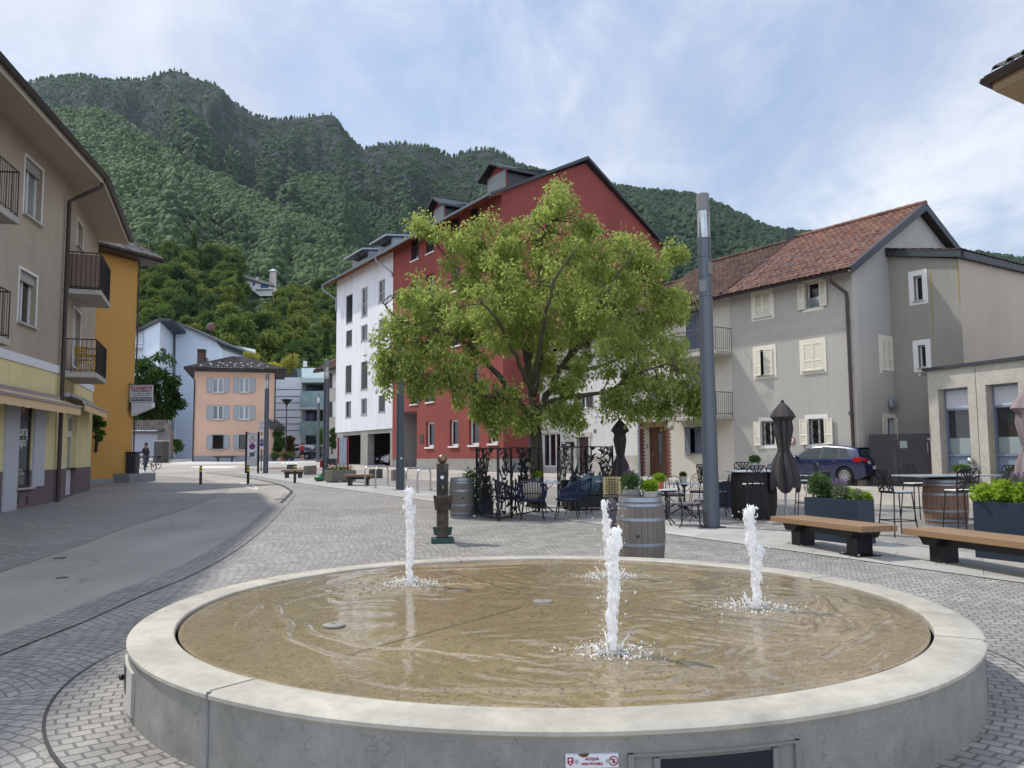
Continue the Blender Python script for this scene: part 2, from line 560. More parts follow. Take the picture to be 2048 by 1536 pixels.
def smooth_pts(pts,k=6):
 """Catmull-Rom through ground points"""
 P=[V((p[0],p[1],0))for p in pts]
 out=[]
 for i in range(len(P)-1):
  a,b,c,d=P[max(i-1,0)],P[i],P[i+1],P[min(i+2,len(P)-1)]
  for j in range(k):
   u=j/k
   out.append(0.5*((2*b)+(c-a)*u+(2*a-5*b+4*c-d)*u*u+(3*b-a-3*c+d)*u**3))
 out.append(P[-1])
 return out
def gpts(px):return[G(*p)for p in px]
def ribbon(name,pts,w,mat,dz,h=0.0):
 """a narrow band along a ground line; h > 0 makes it a real kerb"""
 mb=MB()
 n=len(pts)
 L,R=[],[]
 for i in range(n):
  tdir=(pts[min(i+1,n-1)]-pts[max(i-1,0)]);tdir.z=0;tdir.normalize()
  nn=V((tdir.y,-tdir.x,0))
  a,b=pts[i]-nn*w/2,pts[i]+nn*w/2
  L.append(lift(a,dz));R.append(lift(b,dz))
 for i in range(n-1):
  mb.quad(L[i],R[i],R[i+1],L[i+1])
  if h:
   dn=V((0,0,-h))
   mb.quad(L[i]+dn,L[i],L[i+1]+dn*0,L[i+1]+dn)
   mb.quad(R[i],R[i]+dn,R[i+1]+dn,R[i+1])
 o=mb.build(name,mat);o['kind']='structure'
 return o
COB=srgb(178,173,165)
m_setts=setts('setts',mul(COB,0.68),mul(COB,0.32))
mbg=MB()
xs=[-3000,-60,60,3000];ys=[-120,FLAT,FLAT+110,6000]
for i in range(3):
 for j in range(3):
  mbg.quad((xs[i],ys[j],gz(ys[j])),(xs[i+1],ys[j],gz(ys[j])),(xs[i+1],ys[j+1],gz(ys[j+1])),(xs[i],ys[j+1],gz(ys[j+1])))
gr=mbg.build('ground',m_setts);gr['kind']='structure'
m_asph=asphalt('asphalt',srgb(158,152,143))
left_edge=smooth_pts(gpts([(0,1137),(140,1091),(246,1052.5),(352,1021),(422,994.5),(446.5,982),(448,973),(429,964.6),(397,957.6),(340,953),(262,951)]))
right_edge=smooth_pts(gpts([(35,1279),(140,1239),(246,1193),(352,1151),(440,1105),(510,1056),(562,1007),(582,986),(577,979),(552,968),(492,956),(411,945.5)]))
pl=left_edge[0]+(left_edge[0]-left_edge[6]).normalized()*9
pr=right_edge[0]+(right_edge[0]-right_edge[6]).normalized()*9
pl2=V((pl.x-3,-10,0));pr2=V((pr.x-4.0,-10,0))
top_=gpts([(480,939),(560,934),(660,938.5),(760,944),(870,953)])
back_=gpts([(700,927),(640,921),(545,917),(385,918),(330,922),(262,930)])
road=sheet('road',[pr2,pr]+right_edge+top_+back_+left_edge[::-1]+[pl,pl2],m_asph,0.006)
m_kerb=simple('kerb_stone',srgb(120,120,118),0.8,var=0.25,bump=0.3)
m_dark=simple('joint_dark',srgb(58,58,58),0.9)
m_border=setts('border_setts',mul(COB,0.62),mul(COB,0.3),arcs=False)
ribbon('kerb_line',[p for p in right_edge[-31:]],0.10,m_dark,0.02,0.02)
ribbon('border',[pl]+left_edge[:36],0.34,m_border,0.012)
ribbon('border',[pr]+right_edge[:42],0.42,m_border,0.012)
m_slab=slabs('granite_slabs',srgb(166,164,158),-atan2(UDIR.x,UDIR.y))
fa,fb=G(561,961),G(1960,1155)
ba,bb=G(520,943.5),G(1437,1049)
fb2=fb+(fb-fa).normalized()*8;bb2=bb+(bb-ba).normalized()*14
sheet('pavement',[fa,fb2,bb2,ba,G(470,946)],m_slab,0.010)
lane_n0,lane_n1=G(870,962),G(1800,1012)
lane_f0,lane_f1=G(870,945),G(1800,985)
dl=(lane_n1-lane_n0).normalized()
sheet('road',[lane_n0-dl*8,lane_n1+dl*12,lane_f1+dl*14,lane_f0-dl*8],m_asph,0.007)
m_pave2=setts('pavement_setts',mul(COB,1.12),mul(COB,0.55),arcs=False,stain=0.15)
sheet('pavement',[lane_f0-dl*8,lane_f1+dl*14,lane_f1+dl*14+V((6,5,0)),lane_f1+V((5,6,0)),lane_f0+V((3,9,0)),lane_f0-dl*8+V((0,7,0))],m_pave2,0.012)
sheet('pavement',gpts([(340,929),(560,926.5),(640,925),(600,917),(545,914.5),(385,915.5),(345,919)]),simple('pale_paving',srgb(182,180,174),0.85,var=0.15,scale=0.6),0.012)
m_white=simple('road_paint',srgb(205,204,200),0.7,var=0.15,scale=6)
lens=[]
for k in range(28):
 a=2*pi*k/28
 lens.append((428+48*cos(a),934.3+1.7*sin(a)))
sheet('road_marking',gpts(lens),m_white,0.011)
drop=[(479,966),(484,965),(495,967),(508,971),(514,975),(515.5,979),(511,980),(498,977),(486,972)]
din=[(483,967.3),(486,967),(496,968.6),(506,972),(511,975.5),(512,977.6),(509,978),(498,975),(488,971)]
mbd=MB()
for i in range(len(drop)):
 j=(i+1)%len(drop)
 mbd.quad(*[lift(G(*q),0.012)for q in(drop[i],drop[j],din[j],din[i])])
o=mbd.build('road_marking',m_white);o['kind']='structure'
for k in range(4):
 x=562+k*8.5
 sheet('road_marking',gpts([(x,926),(x+5,926),(x+7,927.8),(x+2,927.8)]),m_white,0.016)
m_iron=simple('cast_iron',srgb(62,62,63),0.55,0.6,var=0.3,scale=20)
for(a,b,c,d)in([(548,998.5),(573,998),(573,999.2),(548,999.7)],[(108,1117.5),(134,1115.5),(130,1117.5),(106,1119)],[(112,1157.5),(140,1155),(134,1157),(110,1159)]):
 o=sheet('drain_cover',gpts([a,b,c,d]),m_iron,0.014)
 del o['kind']
 tag(o,{548:'long narrow slot drain across the lane beside the plaza kerb',108:'upper dark metal cover in the asphalt lane by the shop house',112:'lower dark metal cover in the asphalt lane nearer the fountain'}[a[0]],'drain cover')
# ------------------------------------------------------------------ the round fountain
FC=V((0.263,6.562,0));FR,FI,FD,FH=2.992,2.706,2.683,0.40
def conc(key,c,pits=True,stain=0.2,crack=0.42):
 if key in _M:return _M[key]
 m,t=newmat(key)
 wc=t.coords('World')
 big=t.noise(wc,1.6,6,0.65,0.5)
 a=t.mix(t.ramp(big,[(0.3,0),(0.72,1)]),mul(c,1-stain),mul(c,1+stain*0.4))
 a=t.mix(1.0,a,t.ramp(t.noise(wc,7,5,0.7),[(0.3,0.86),(0.7,1.08)]),'MULTIPLY')
 vo=t.n('TexVoronoi',Vector=wc,Scale=24.0,_feature='DISTANCE_TO_EDGE')
 cr=t.math('LESS_THAN',t.math('ADD',vo.outputs[0],t.math('MULTIPLY',t.noise(wc,9,5,0.75),0.5)),0.245)
 a=t.mix(t.math('MULTIPLY',cr,crack),a,mul(c,0.42))
 vp=t.n('TexVoronoi',Vector=wc,Scale=34.0)
 pit=t.math('LESS_THAN',vp.outputs[0],0.085)
 a=t.mix(t.math('MULTIPLY',pit,0.75),a,mul(c,0.25))
 st=t.noise(t.coords('World',(3.5,3.5,0.5)),1.4,5,0.65)
 a=t.mix(t.math('MULTIPLY',t.ramp(st,[(0.52,0),(0.78,1)]),0.3),a,mul(c,0.6))
 p=t.n('BsdfPrincipled',Base__Color=a,Roughness=0.85)
 p.inputs['Specular IOR Level'].default_value=0.3
 h=t.math('SUBTRACT',t.noise(wc,60,4,0.7),t.math('MULTIPLY',pit,1.5))
 b=t.n('Bump',Strength=0.35,Distance=0.004,Height=h)
 t.link(b.outputs[0],p.inputs['Normal'])
 t.out(p.outputs[0])
 return m
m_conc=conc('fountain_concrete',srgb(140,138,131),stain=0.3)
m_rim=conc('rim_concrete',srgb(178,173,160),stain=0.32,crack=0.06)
fountain=thing('fountain','round low concrete fountain with wet brown disc in the foreground','fountain',FC)
mb=MB()
OO=Matrix.Translation(FC)
mb.lathe([(FR-0.012,-0.3),(FR-0.012,FH-0.03),(FR-0.25,FH-0.03)],160,OO,close=False)
mb.lathe([(FI+0.02,FH-0.03),(FI+0.02,0.12)],160,OO,close=False)
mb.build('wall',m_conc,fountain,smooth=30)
JA=[-126.5,-28.4,24,108,153]
JA.sort()
for k in range(len(JA)):
 a0=JA[k];a1=JA[(k+1)%len(JA)]
 if a1<=a0:a1+=360
 g=0.20
 a0+=g;a1-=g
 n=max(8,int((a1-a0)/2.0))
 pr_=[(FI,FH-0.05),(FI,FH-0.008),(FI+0.008,FH),(FR-0.03,FH),(FR,FH-0.016),(FR,FH-0.034),(FR-0.014,FH-0.05)]
 mb=MB()
 ring=[]
 for i in range(n+1):
  a=radians(a0+(a1-a0)*i/n)
  ring.append([FC+V((r*cos(a),r*sin(a),z))for(r,z)in pr_])
 kk=len(pr_)
 vs=[p for rg in ring for p in rg]
 fs=[(i*kk+j,i*kk+(j+1)%kk,(i+1)*kk+(j+1)%kk,(i+1)*kk+j)for i in range(n)for j in range(kk)]
 fs+=[tuple(range(kk-1,-1,-1)),tuple(n*kk+j for j in range(kk))]
 mb.add(vs,fs)
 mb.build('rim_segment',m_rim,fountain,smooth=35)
m_joint=simple('joint_sealant',srgb(112,112,112),0.8,var=0.1)
for a in JA:
 T=OO@Matrix.Rotation(radians(a),4,'Z')
 mb=MB()
 mb.box(FI+0.005,-0.012,FH-0.046,FR-0.006,0.012,FH-0.004,T)
 if a in(-126.5,-28.4):mb.box(FR-0.03,-0.009,0.0,FR-0.0085,0.009,FH-0.045,T)
 mb.build('joint',m_joint,fountain)
NOZ=[(-1.190,0.904,0.62),(0.307,-1.696,0.66),(1.538,-0.359,0.58),(0.639,1.267,0.5)]
DRY=[(-1.484,-0.878),(-0.038,-0.036)]
NR,NA=300,640
rr=np.linspace(0.0,1.0,NR)**0.8*FD
aa=np.linspace(0,2*pi,NA,endpoint=False)
Rg,Ag=np.meshgrid(rr,aa,indexing='ij')
X,Y=Rg*np.cos(Ag),Rg*np.sin(Ag)
rng=np.random.default_rng(3)
Z=0.018*(1-(Rg/FD)**2)+FH-0.012
wv=np.zeros_like(X)
ph=0
for(jx,jy,h)in NOZ:
 dx,dy=X-jx,Y-jy
 d=np.sqrt(dx*dx+dy*dy)
 th=np.arctan2(dy,dx)
 warp=d+0.06*np.sin(3*th+ph)+0.045*np.sin(7*th+2*ph)+0.03*np.sin(13*th+ph)
 ph+=1.7
 A=0.0062*np.exp(-d/0.55)+0.0012*np.exp(-d/2.6)
 k=2*pi/(0.13+0.055*d)
 s=np.sin(k*warp)
 wv+=A*(np.sign(s)*np.abs(s)**0.7)
 for c in(0.55,0.8,1.1):
  wv+=0.0055*np.exp(-((warp-c)/0.024)**2)*(0.35+0.65*np.sin(2*th+c*5)**2)
thg=np.arctan2(Y,X)
for c,amp in((2.50,0.013),(2.33,0.012),(2.12,0.010),(1.9,0.008)):
 w0=c+0.10*np.sin(3*thg+c*9)+0.05*np.sin(8*thg+c*4)+0.02*np.sin(19*thg)
 wv+=amp*np.exp(-((Rg-w0)/0.020)**2)*np.clip(np.sin(2.5*thg+c*7)+0.35,0,1)
Z=Z+wv*np.clip((FD-Rg)/0.05,0,1)
edge=np.clip((Rg-(FD-0.02))/0.02,0,1)
Z=Z-0.008*edge**2
verts=np.stack([X+FC.x,Y+FC.y,Z],-1).reshape(-1,3)
i,j=np.meshgrid(np.arange(NR-1),np.arange(NA),indexing='ij')
j2=(j+1)%NA
faces=np.stack([i*NA+j,(i+1)*NA+j,(i+1)*NA+j2,i*NA+j2],-1).reshape(-1,4)
m,t=newmat('wet_aggregate')
wc=t.coords('World')
c0=srgb(134,118,88)
vo=t.n('TexVoronoi',Vector=wc,Scale=75.0)
sep=t.n('SeparateColor',Color=vo.outputs['Color'])
a=t.mix(t.ramp(sep.outputs[0],[(0.1,0),(0.9,1)]),mul(c0,0.84),mul(c0,1.12))
a=t.mix(t.math('GREATER_THAN',sep.outputs[1],0.95),a,mul(c0,0.5))
a=t.mix(1.0,a,t.ramp(t.noise(wc,1.3,5,0.6,0.4),[(0.3,0.78),(0.7,1.12)]),'MULTIPLY')
a=t.mix(1.0,a,t.ramp(t.noise(wc,22,4,0.65),[(0.3,0.84),(0.7,1.14)]),'MULTIPLY')
p=t.n('BsdfPrincipled',Base__Color=a,Roughness=0.65)
p.inputs['Specular IOR Level'].default_value=0.2
p.inputs['Coat Weight'].default_value=1.0;p.inputs['Coat Roughness'].default_value=0.02;p.inputs['Coat IOR'].default_value=1.42
hb=t.math('ADD',t.noise(t.coords('World',(1,2.2,1)),9,3,0.55,0.6),t.math('MULTIPLY',t.noise(wc,30,2,0.5),0.35))
b=t.n('Bump',Strength=0.16,Distance=0.012,Height=hb)
t.link(b.outputs[0],p.inputs['Coat Normal'])
t.out(p.outputs[0])
m_wet=m
disc=np_mesh('water_disc',verts,faces,m_wet,fountain,smooth=True)
m_edge=simple('wet_edge',srgb(92,76,54),0.35,var=0.35,scale=60,bump=0.6,bscale=120)
mb=MB();mb.lathe([(FD,FH-0.021),(FD+0.001,FH-0.03),(FD-0.004,FH-0.06),(FD-0.02,FH-0.2)],160,OO,close=False)
mb.build('disc_edge',m_edge,fountain,smooth=60)
mb=MB();mb.lathe([(FI+0.02,0.13),(0.5,0.13)],64,OO,close=False)
mb.build('basin_floor',m_dark,fountain)
for a,r0,r1 in((-126.5,0.35,2.1),(-28,0.8,2.3),(24,0.9,2.2),(118,0.5,2.2),(172,1.2,2.2)):
 T=OO@Matrix.Rotation(radians(a),4,'Z')
 mb=MB()
 n=14
 for q in range(n):
  ra,rb=r0+(r1-r0)*q/n,r0+(r1-r0)*(q+1)/n
  za=0.018*(1-(ra/FD)**2)+FH-0.0075;zb=0.018*(1-(rb/FD)**2)+FH-0.0075
  mb.add([(ra,-0.004,za),(rb,-0.004,zb),(rb,0.004,zb),(ra,0.004,za)],[(0,1,2,3)],T)
 mb.build('joint',simple('saw_cut',srgb(66,56,40),0.5),fountain)
m_steel=simple('steel',srgb(190,192,192),0.3,0.9,var=0.08)
for(x,y)in[(q[0],q[1])for q in NOZ]+DRY:
 mb=MB();mb.lathe([(0.075,0.0),(0.075,0.012),(0.05,0.017),(0.02,0.017),(0.02,0.012)],28,Matrix.Translation(FC+V((x,y,FH+0.003))))
 mb.build('nozzle',simple('wet_steel',srgb(150,146,138),.5,.4,var=.15),fountain,smooth=40)
def arc_plate(mb,a0,a1,z0,z1,r0,r1,n=12):
 ring=[]
 for q in range(n+1):
  a=radians(a0+(a1-a0)*q/n)
  ring.append([FC+V((r*cos(a),r*sin(a),z))for(r,z)in((r0,z0),(r1,z0),(r1,z1),(r0,z1))])
 vs=[p for rg in ring for p in rg]
 fs=[(q*4+j,q*4+(j+1)%4,q*4+4+(j+1)%4,q*4+4+j)for q in range(n)for j in range(4)]
 fs+=[(3,2,1,0),(n*4,n*4+1,n*4+2,n*4+3)]
 mb.add(vs,fs)
def wall_ang(px,py):
 """angle on the fountain wall seen at a pixel, and height"""
 d=ray(px,py);O=V((0,0,HE))
 ox,oy=O.x-FC.x,O.y-FC.y
 A=d.x**2+d.y**2;B=2*(ox*d.x+oy*d.y);C_=ox*ox+oy*oy-FR**2
 tt=(-B-sqrt(max(0,B*B-4*A*C_)))/(2*A)
 p=O+d*tt
 return math.degrees(atan2(p.y-FC.y,p.x-FC.x)),p.z
aL=wall_ang(1256,1505)[0];aR,zT=wall_ang(1600,1479)
zi0=wall_ang(1320,1516)[1];ai0=wall_ang(1320,1516)[0];ai1=wall_ang(1546,1499)[0]
m_steeldark=simple('dark_hatch',srgb(36,40,50),0.35,0.5,var=0.2,scale=12)
mb=MB()
for(b0,b1,z0,z1)in((aL,aL+0.5,0.02,zT),(aR-0.5,aR,0.02,zT),(aL,aR,zT-0.012,zT),(ai0-0.5,ai0,0.04,zi0),(ai1,ai1+0.5,0.04,zi0)):
 arc_plate(mb,b0,b1,z0,z1,FR-0.02,FR+0.004)
arc_plate(mb,aL,aR,0.02,0.035,FR-0.02,FR+0.004)
mb.build('hatch_frame',simple('hatch_frame_grey',srgb(120,119,115),0.7,var=0.2),fountain)
mb=MB();arc_plate(mb,ai0,ai1,0.05,zi0-0.01,FR-0.02,FR-0.004)
mb.build('hatch',m_steeldark,fountain)
s0,z_=wall_ang(246,1330);
mb=MB();arc_plate(mb,s0-1.5,s0+9,0.05,0.30,FR-0.02,FR+0.004)
mb.build('hatch_frame',simple('hatch_frame_pale',srgb(176,172,164),0.8,var=0.15),fountain)
mb=MB();arc_plate(mb,s0-1.0,s0+4.5,0.13,0.28,FR,FR+0.007)
h2=mb.build('hatch',m_steeldark,fountain)
mb=MB();a=radians(s0+1);mb.ball(FC+V(((FR+0.02)*cos(a),(FR+0.02)*sin(a),0.19)),0.018)
mb.build('knob',m_steeldark,h2,smooth=60)
b0,zs0=wall_ang(1131,1509);b1,zs1=wall_ang(1237,1534)
sg=thing('water_sign','small white plate with red text screwed to the fountain wall','sign',FC)
mb=MB();arc_plate(mb,b0,b1,zs1,zs0,FR-0.012,FR+0.003)
m_plate=simple('sign_white',srgb(206,208,212),0.4,var=0.06)
mb.build('plate',m_plate,sg)
m_red=simple('sign_red',srgb(150,26,40),0.45)
m_rust=simple('rust',srgb(92,62,44),0.9,var=0.4,scale=40)
zc=(zs0+zs1)/2;hh=zs0-zs1
def wall_mat(a,z,r=FR+0.0045):
 aa=radians(a)
 n=V((cos(aa),sin(aa),0));tx=V((-n.y,n.x,0))
 p=FC+n*r;p.z=z
 return Matrix(((tx.x,-n.x,0,p.x),(tx.y,-n.y,0,p.y),(0,0,1,p.z),(0,0,0,1)))
bw=(b1-b0)
bm_=b0+bw*0.50
text('ACQUA',m_red,sg,wall_mat(bm_,zc+hh*0.17),hh*0.30,bold=0.0006,extrude=0.0004)
text('NON POTABILE',m_red,sg,wall_mat(bm_,zc-hh*0.20),hh*0.27,bold=0.0005,extrude=0.0004,sx=0.86)
for f in(0.205,0.80):
 mb=MB(wall_mat(b0+bw*f,zc));disc_xz(mb,(0,0),hh*0.14,-0.004,0.002,16)
 mb.build('screw',m_steel,sg)
mb=MB(wall_mat(b0+bw*0.09,zc));q=hh*0.3
mb.prism_xz([(-q*.75,q),(-q*.75,-q*.4),(0,-q*1.1),(q*.75,-q*.4),(q*.75,q)],-0.001,0.002)
mb.build('coat_of_arms',m_red,sg)
mb=MB(wall_mat(b0+bw*0.09,zc,FR+0.0062))
mb.prism_xz([(-q*.35,q*.7),(-q*.4,q*.1),(q*.3,q*.3),(q*.35,q*.7)],-0.0005,0.001);mb.prism_xz([(-q*.3,-q*.1),(0,-q*.7),(q*.35,-q*.2)],-0.0005,0.001)
mb.build('shield_charge',m_plate,sg)
mb=MB(wall_mat(b0+bw*0.905,zc));disc_xz(mb,(0,0),hh*0.37,-0.001,0.002,28,hh*0.30)
mb.prism_xz([(-q*.85,q*.65),(-q*.65,q*.85),(q*.85,-q*.65),(q*.65,-q*.85)],-0.001,0.002)
mb.build('no_drinking_symbol',m_red,sg)
mb=MB(wall_mat(b0+bw*0.905,zc,FR+0.004))
mb.prism_xz([(-q*.5,q*.45),(-q*.5,q*.25),(q*.1,q*.25),(q*.1,0),(q*.35,0),(q*.35,q*.45)],-0.0005,0.001);mb.prism_xz([(-q*.2,-q*.1),(-q*.3,-q*.6),(q*.15,-q*.6),(q*.1,-q*.1)],-0.0005,0.001)
mb.build('tap_symbol',m_dark,sg)
mb=MB(wall_mat(b0+bw*0.33,zs0-hh*0.05));mb.prism_xz([(-0.022,0.006),(0.026,0.008),(0.018,-0.004),(0.0,-0.008),(-0.012,-0.003)],-0.0012,0.002)
mb.build('rust_patch',m_rust,sg)
mbr=[]
NRG=96
vv,ff,uvs=[],[],[]
for q in range(NRG+1):
 a=2*pi*q/NRG
 for r in(FR-0.03,FR+0.42):
  p=FC+V((r*cos(a),r*sin(a),0));vv.append((p.x,p.y,gz(p.y)+0.012));uvs.append((r,a*(FR+0.2)))
for q in range(NRG):ff.append((2*q,2*q+1,2*q+3,2*q+2))
me=bpy.data.meshes.new('sett_ring');me.from_pydata(vv,[],ff)
ul=me.uv_layers.new(name='UVMap')
for lp in me.loops:ul.data[lp.index].uv=uvs[lp.vertex_index]
m_ring=setts('ring_setts',mul(COB,0.6),mul(COB,0.24),polar=True)
me.materials.append(m_ring)
o=bpy.data.objects.new('pavement_ring',me);COL.objects.link(o);o['kind']='structure'
ribbon('border',[FC+V(((FR+0.43)*cos(2*pi*q/96),(FR+0.43)*sin(2*pi*q/96),0))for q in range(97)],0.02,m_dark,0.014)
# ------------------------------------------------------------------ water jets
m,t=newmat('water_foam')
p=t.n('BsdfPrincipled',Base__Color=(0.95,0.96,0.97,1),Roughness=0.12,IOR=1.33)
p.inputs['Transmission Weight'].default_value=0.12
p.inputs['Specular IOR Level'].default_value=0.8
tr=t.n('BsdfTranslucent',Color=(0.98,0.98,0.98,1))
mx=t.n('MixShader',i0=0.6,i1=p.outputs[0],i2=tr.outputs[0])
t.out(mx.outputs[0])
m_foam=m
ICO=None
def ico_np(sub):
 bm=bmesh.new();bmesh.ops.create_icosphere(bm,subdivisions=sub,radius=1.0)
 bm.verts.ensure_lookup_table()
 v=np.array([tuple(x.co)for x in bm.verts]);f=np.array([[x.index for x in fc.verts]for fc in bm.faces]);bm.free()
 return v,f
I1v,I1f=ico_np(1)
I2v,I2f=ico_np(2)
def drops(name,pts,rad,mat,parent,stretch=None,sub=1):
 pts=np.asarray(pts);rad=np.asarray(rad)
 bv,bf=(I1v,I1f)if sub==1 else(I2v,I2f)
 sc=np.ones((len(pts),3))if stretch is None else np.asarray(stretch)
 v=pts[:,None,:]+bv[None]*(rad[:,None]*sc)[:,None,:]
 f=bf[None]+(np.arange(len(pts))*len(bv))[:,None,None]
 return np_mesh(name,v.reshape(-1,3),f.reshape(-1,3),mat,parent,smooth=True)
def jet(noz,strands,label,seed,splash=0.20,blob=0.0):
 """strands: (dx at top, height, radius bottom, radius top)"""
 rg=np.random.default_rng(seed)
 base=FC+V((noz[0],noz[1],FH+0.01))
 r=thing('water_jet',label,'water jet',base,group='jets of the round fountain')
 ml=MB()
 pts,rad,stc=[],[],[]
 fv,ff=[],[]
 for(lean,ht,r0,r1)in strands:
  n=int(120*ht)
  path,rs=[],[]
  x=y=0.0
  for q in range(n+1):
   u=q/n
   x+=rg.normal()*0.0022;y+=rg.normal()*0.0022
   path.append(base+V((lean*u**1.5+x,y,ht*u)))
   w=(r0*(1-u)+r1*u)*(0.75+0.5*noise.noise(V((q*0.22,seed,lean*9))))*(0.8+0.4*rg.random())
   rs.append(max(0.003,w*0.55*(1.0 if u<0.96 else 0.75)))
  ml.tube(path,rs,9)
  for q in range(int(900*ht)):
   u=rg.random()**0.8
   c=path[int(u*n)]
   w=(r0*(1-u)+r1*u)
   a=rg.random()*2*pi;rr_=w*(0.3+0.8*rg.random()**2.2)
   pts.append((c.x+rr_*cos(a),c.y+rr_*sin(a),c.z+rg.normal()*0.006))
   rad.append(0.0036+0.0070*rg.random()**2.0);stc.append((1,1,1.2+3.5*rg.random()))
  if blob:
   for q in range(120):
    c=path[-1]
    a=rg.random()*2*pi;rr_=blob*0.8*rg.random()**0.6
    pts.append((c.x+rr_*cos(a)+0.01,c.y+rr_*sin(a),c.z-0.11*rg.random()))
    rad.append(blob*(0.2+0.35*rg.random()));stc.append((1,1,1.3))
 o=drops('column',pts,rad,m_foam,r,stc)
 bm=bmesh.new();bm.from_mesh(o.data)
 off_=V(r.location)
 vv_=[bm.verts.new(p-off_)for p in ml.v]
 for f in ml.f:bm.faces.new([vv_[k]for k in f])
 bm.to_mesh(o.data);bm.free()
 rm_=o.modifiers.new('fuse','REMESH');rm_.mode='VOXEL';rm_.voxel_size=0.0034;rm_.use_smooth_shade=True
 s_=o.modifiers.new('relax','SMOOTH');s_.iterations=4;s_.factor=0.5
 H=max(s[1]for s in strands)
 pts,rad=[],[]
 for q in range(620):
  a=rg.random()*2*pi;d=splash*rg.random()**0.55*(1.6 if rg.random()<0.15 else 1)
  pts.append((base.x+d*cos(a)*1.15,base.y+d*sin(a),base.z+(0.085*exp(-(d/(splash*0.6))**2))*rg.random()**2.2+0.002))
  rad.append(0.0014+0.0060*rg.random()**3)
 for q in range(110):
  a=rg.random()*2*pi;d=0.17*rg.random()**1.3
  pts.append((base.x+d*cos(a),base.y+d*sin(a),base.z+H*rg.random()))
  rad.append(0.002+0.005*rg.random()**2)
 o=drops('spray',pts,rad,m_foam,r);o['kind']='stuff'
 mc=MB()
 for q in range(7):
  a=rg.random()*2*pi;d=0.03+splash*0.55*rg.random()
  c=base+V((d*cos(a),d*sin(a),0));h=0.03+0.075*rg.random()**1.5
  l=V((cos(a),sin(a),0))*h*0.6
  mc.tube([c,c+V((0,0,h*0.5))+l*0.3,c+V((0,0,h))+l],[0.008,0.0045,0.003+0.003*rg.random()],6)
 mc.build('splash_crown',m_foam,r,smooth=180)
 return r
def jh(px,ytop,noz):
 p=FC+V((noz[0],noz[1],0))
 return at(px,ytop,p.y).z-FH
h0,h1_,h2_,h3_=jh(822,978,NOZ[0]),jh(1226,1062,NOZ[1]),jh(1505,1015,NOZ[2]),jh(1216,1003,NOZ[3])
jet(NOZ[0],[(-0.02,h0,0.022,0.050),(0.042,h0*0.82,0.026,0.034)],'ragged double water jet standing left in front of the bollards',11,0.22)
jet(NOZ[1],[(0.0,h1_,0.026,0.036),(0.012,h1_*0.93,0.02,0.032)],'front water jet with a rounded white head nearest the camera',12,0.20,0.029)
jet(NOZ[2],[(-0.035,h2_*0.95,0.022,0.040),(0.0,h2_,0.016,0.046),(0.05,h2_*0.6,0.024,0.03)],'forked water jet with a foaming foot at the right',13,0.24)
jet(NOZ[3],[(-0.03,h3_,0.03,0.028),(0.015,h3_*0.75,0.03,0.03)],'back water jet thin at the top beside the wine barrel',14,0.22)
# ------------------------------------------------------------------ building kit
m_whitepaint=simple('white_paint',srgb(214,214,210),0.5,var=0.06)
m_greyframe=simple('grey_frame',srgb(150,150,148),0.5,var=0.06)
m_sill=simple('stone_sill',srgb(168,166,160),0.75,var=0.12,bump=0.2)
m_pane=glass('window_pane')
m_pane_l=glass('curtained_pane',srgb(118,124,128),0.06,0.6)
m_pane_d=glass('dark_pane',(0.008,0.009,0.011),0.05,0.5)
m_black=simple('black_metal',srgb(36,37,40),0.45,0.3,var=0.15)
m_anth=simple('anthracite',srgb(62,66,72),0.5,0.4,var=0.1)
m_gutter=simple('brown_gutter',srgb(66,56,54),0.45,0.3,var=0.15)
m_zinc=simple('zinc',srgb(138,146,156),0.4,0.6,var=0.12,scale=1.5)
def wall_holes(mb,x0,x1,z0,z1,holes,depth=0.2,y=0.0,back=False):
 """front wall quads round rectangular openings (s0,z0,s1,z1), with reveals"""
 hs=[(max(h[0],x0),max(h[1],z0),min(h[2],x1),min(h[3],z1))for h in holes]
 X=sorted(set([x0,x1]+[h[0]for h in hs]+[h[2]for h in hs]))
 for a,b in zip(X[:-1],X[1:]):
  if b-a<1e-5:continue
  m=(a+b)/2
  cut=sorted([(h[1],h[3])for h in hs if h[0]<m<h[2]])
  z=z0
  for c0,c1 in cut:
   if c0>z+1e-5:mb.quad((a,y,z),(b,y,z),(b,y,c0),(a,y,c0))
   z=max(z,c1)
  if z<z1-1e-5:mb.quad((a,y,z),(b,y,z),(b,y,z1),(a,y,z1))
 for h in hs:
  a,c,b,d=h
  e=y+depth
  mb.quad((a,y,c),(a,e,c),(a,e,d),(a,y,d));mb.quad((b,e,c),(b,y,c),(b,y,d),(b,e,d))
  mb.quad((a,y,d),(a,e,d),(b,e,d),(b,y,d));mb.quad((a,e,c),(a,y,c),(b,y,c),(b,e,c))
  if back:mb.quad((a,e,c),(b,e,c),(b,e,d),(a,e,d))
 return mb
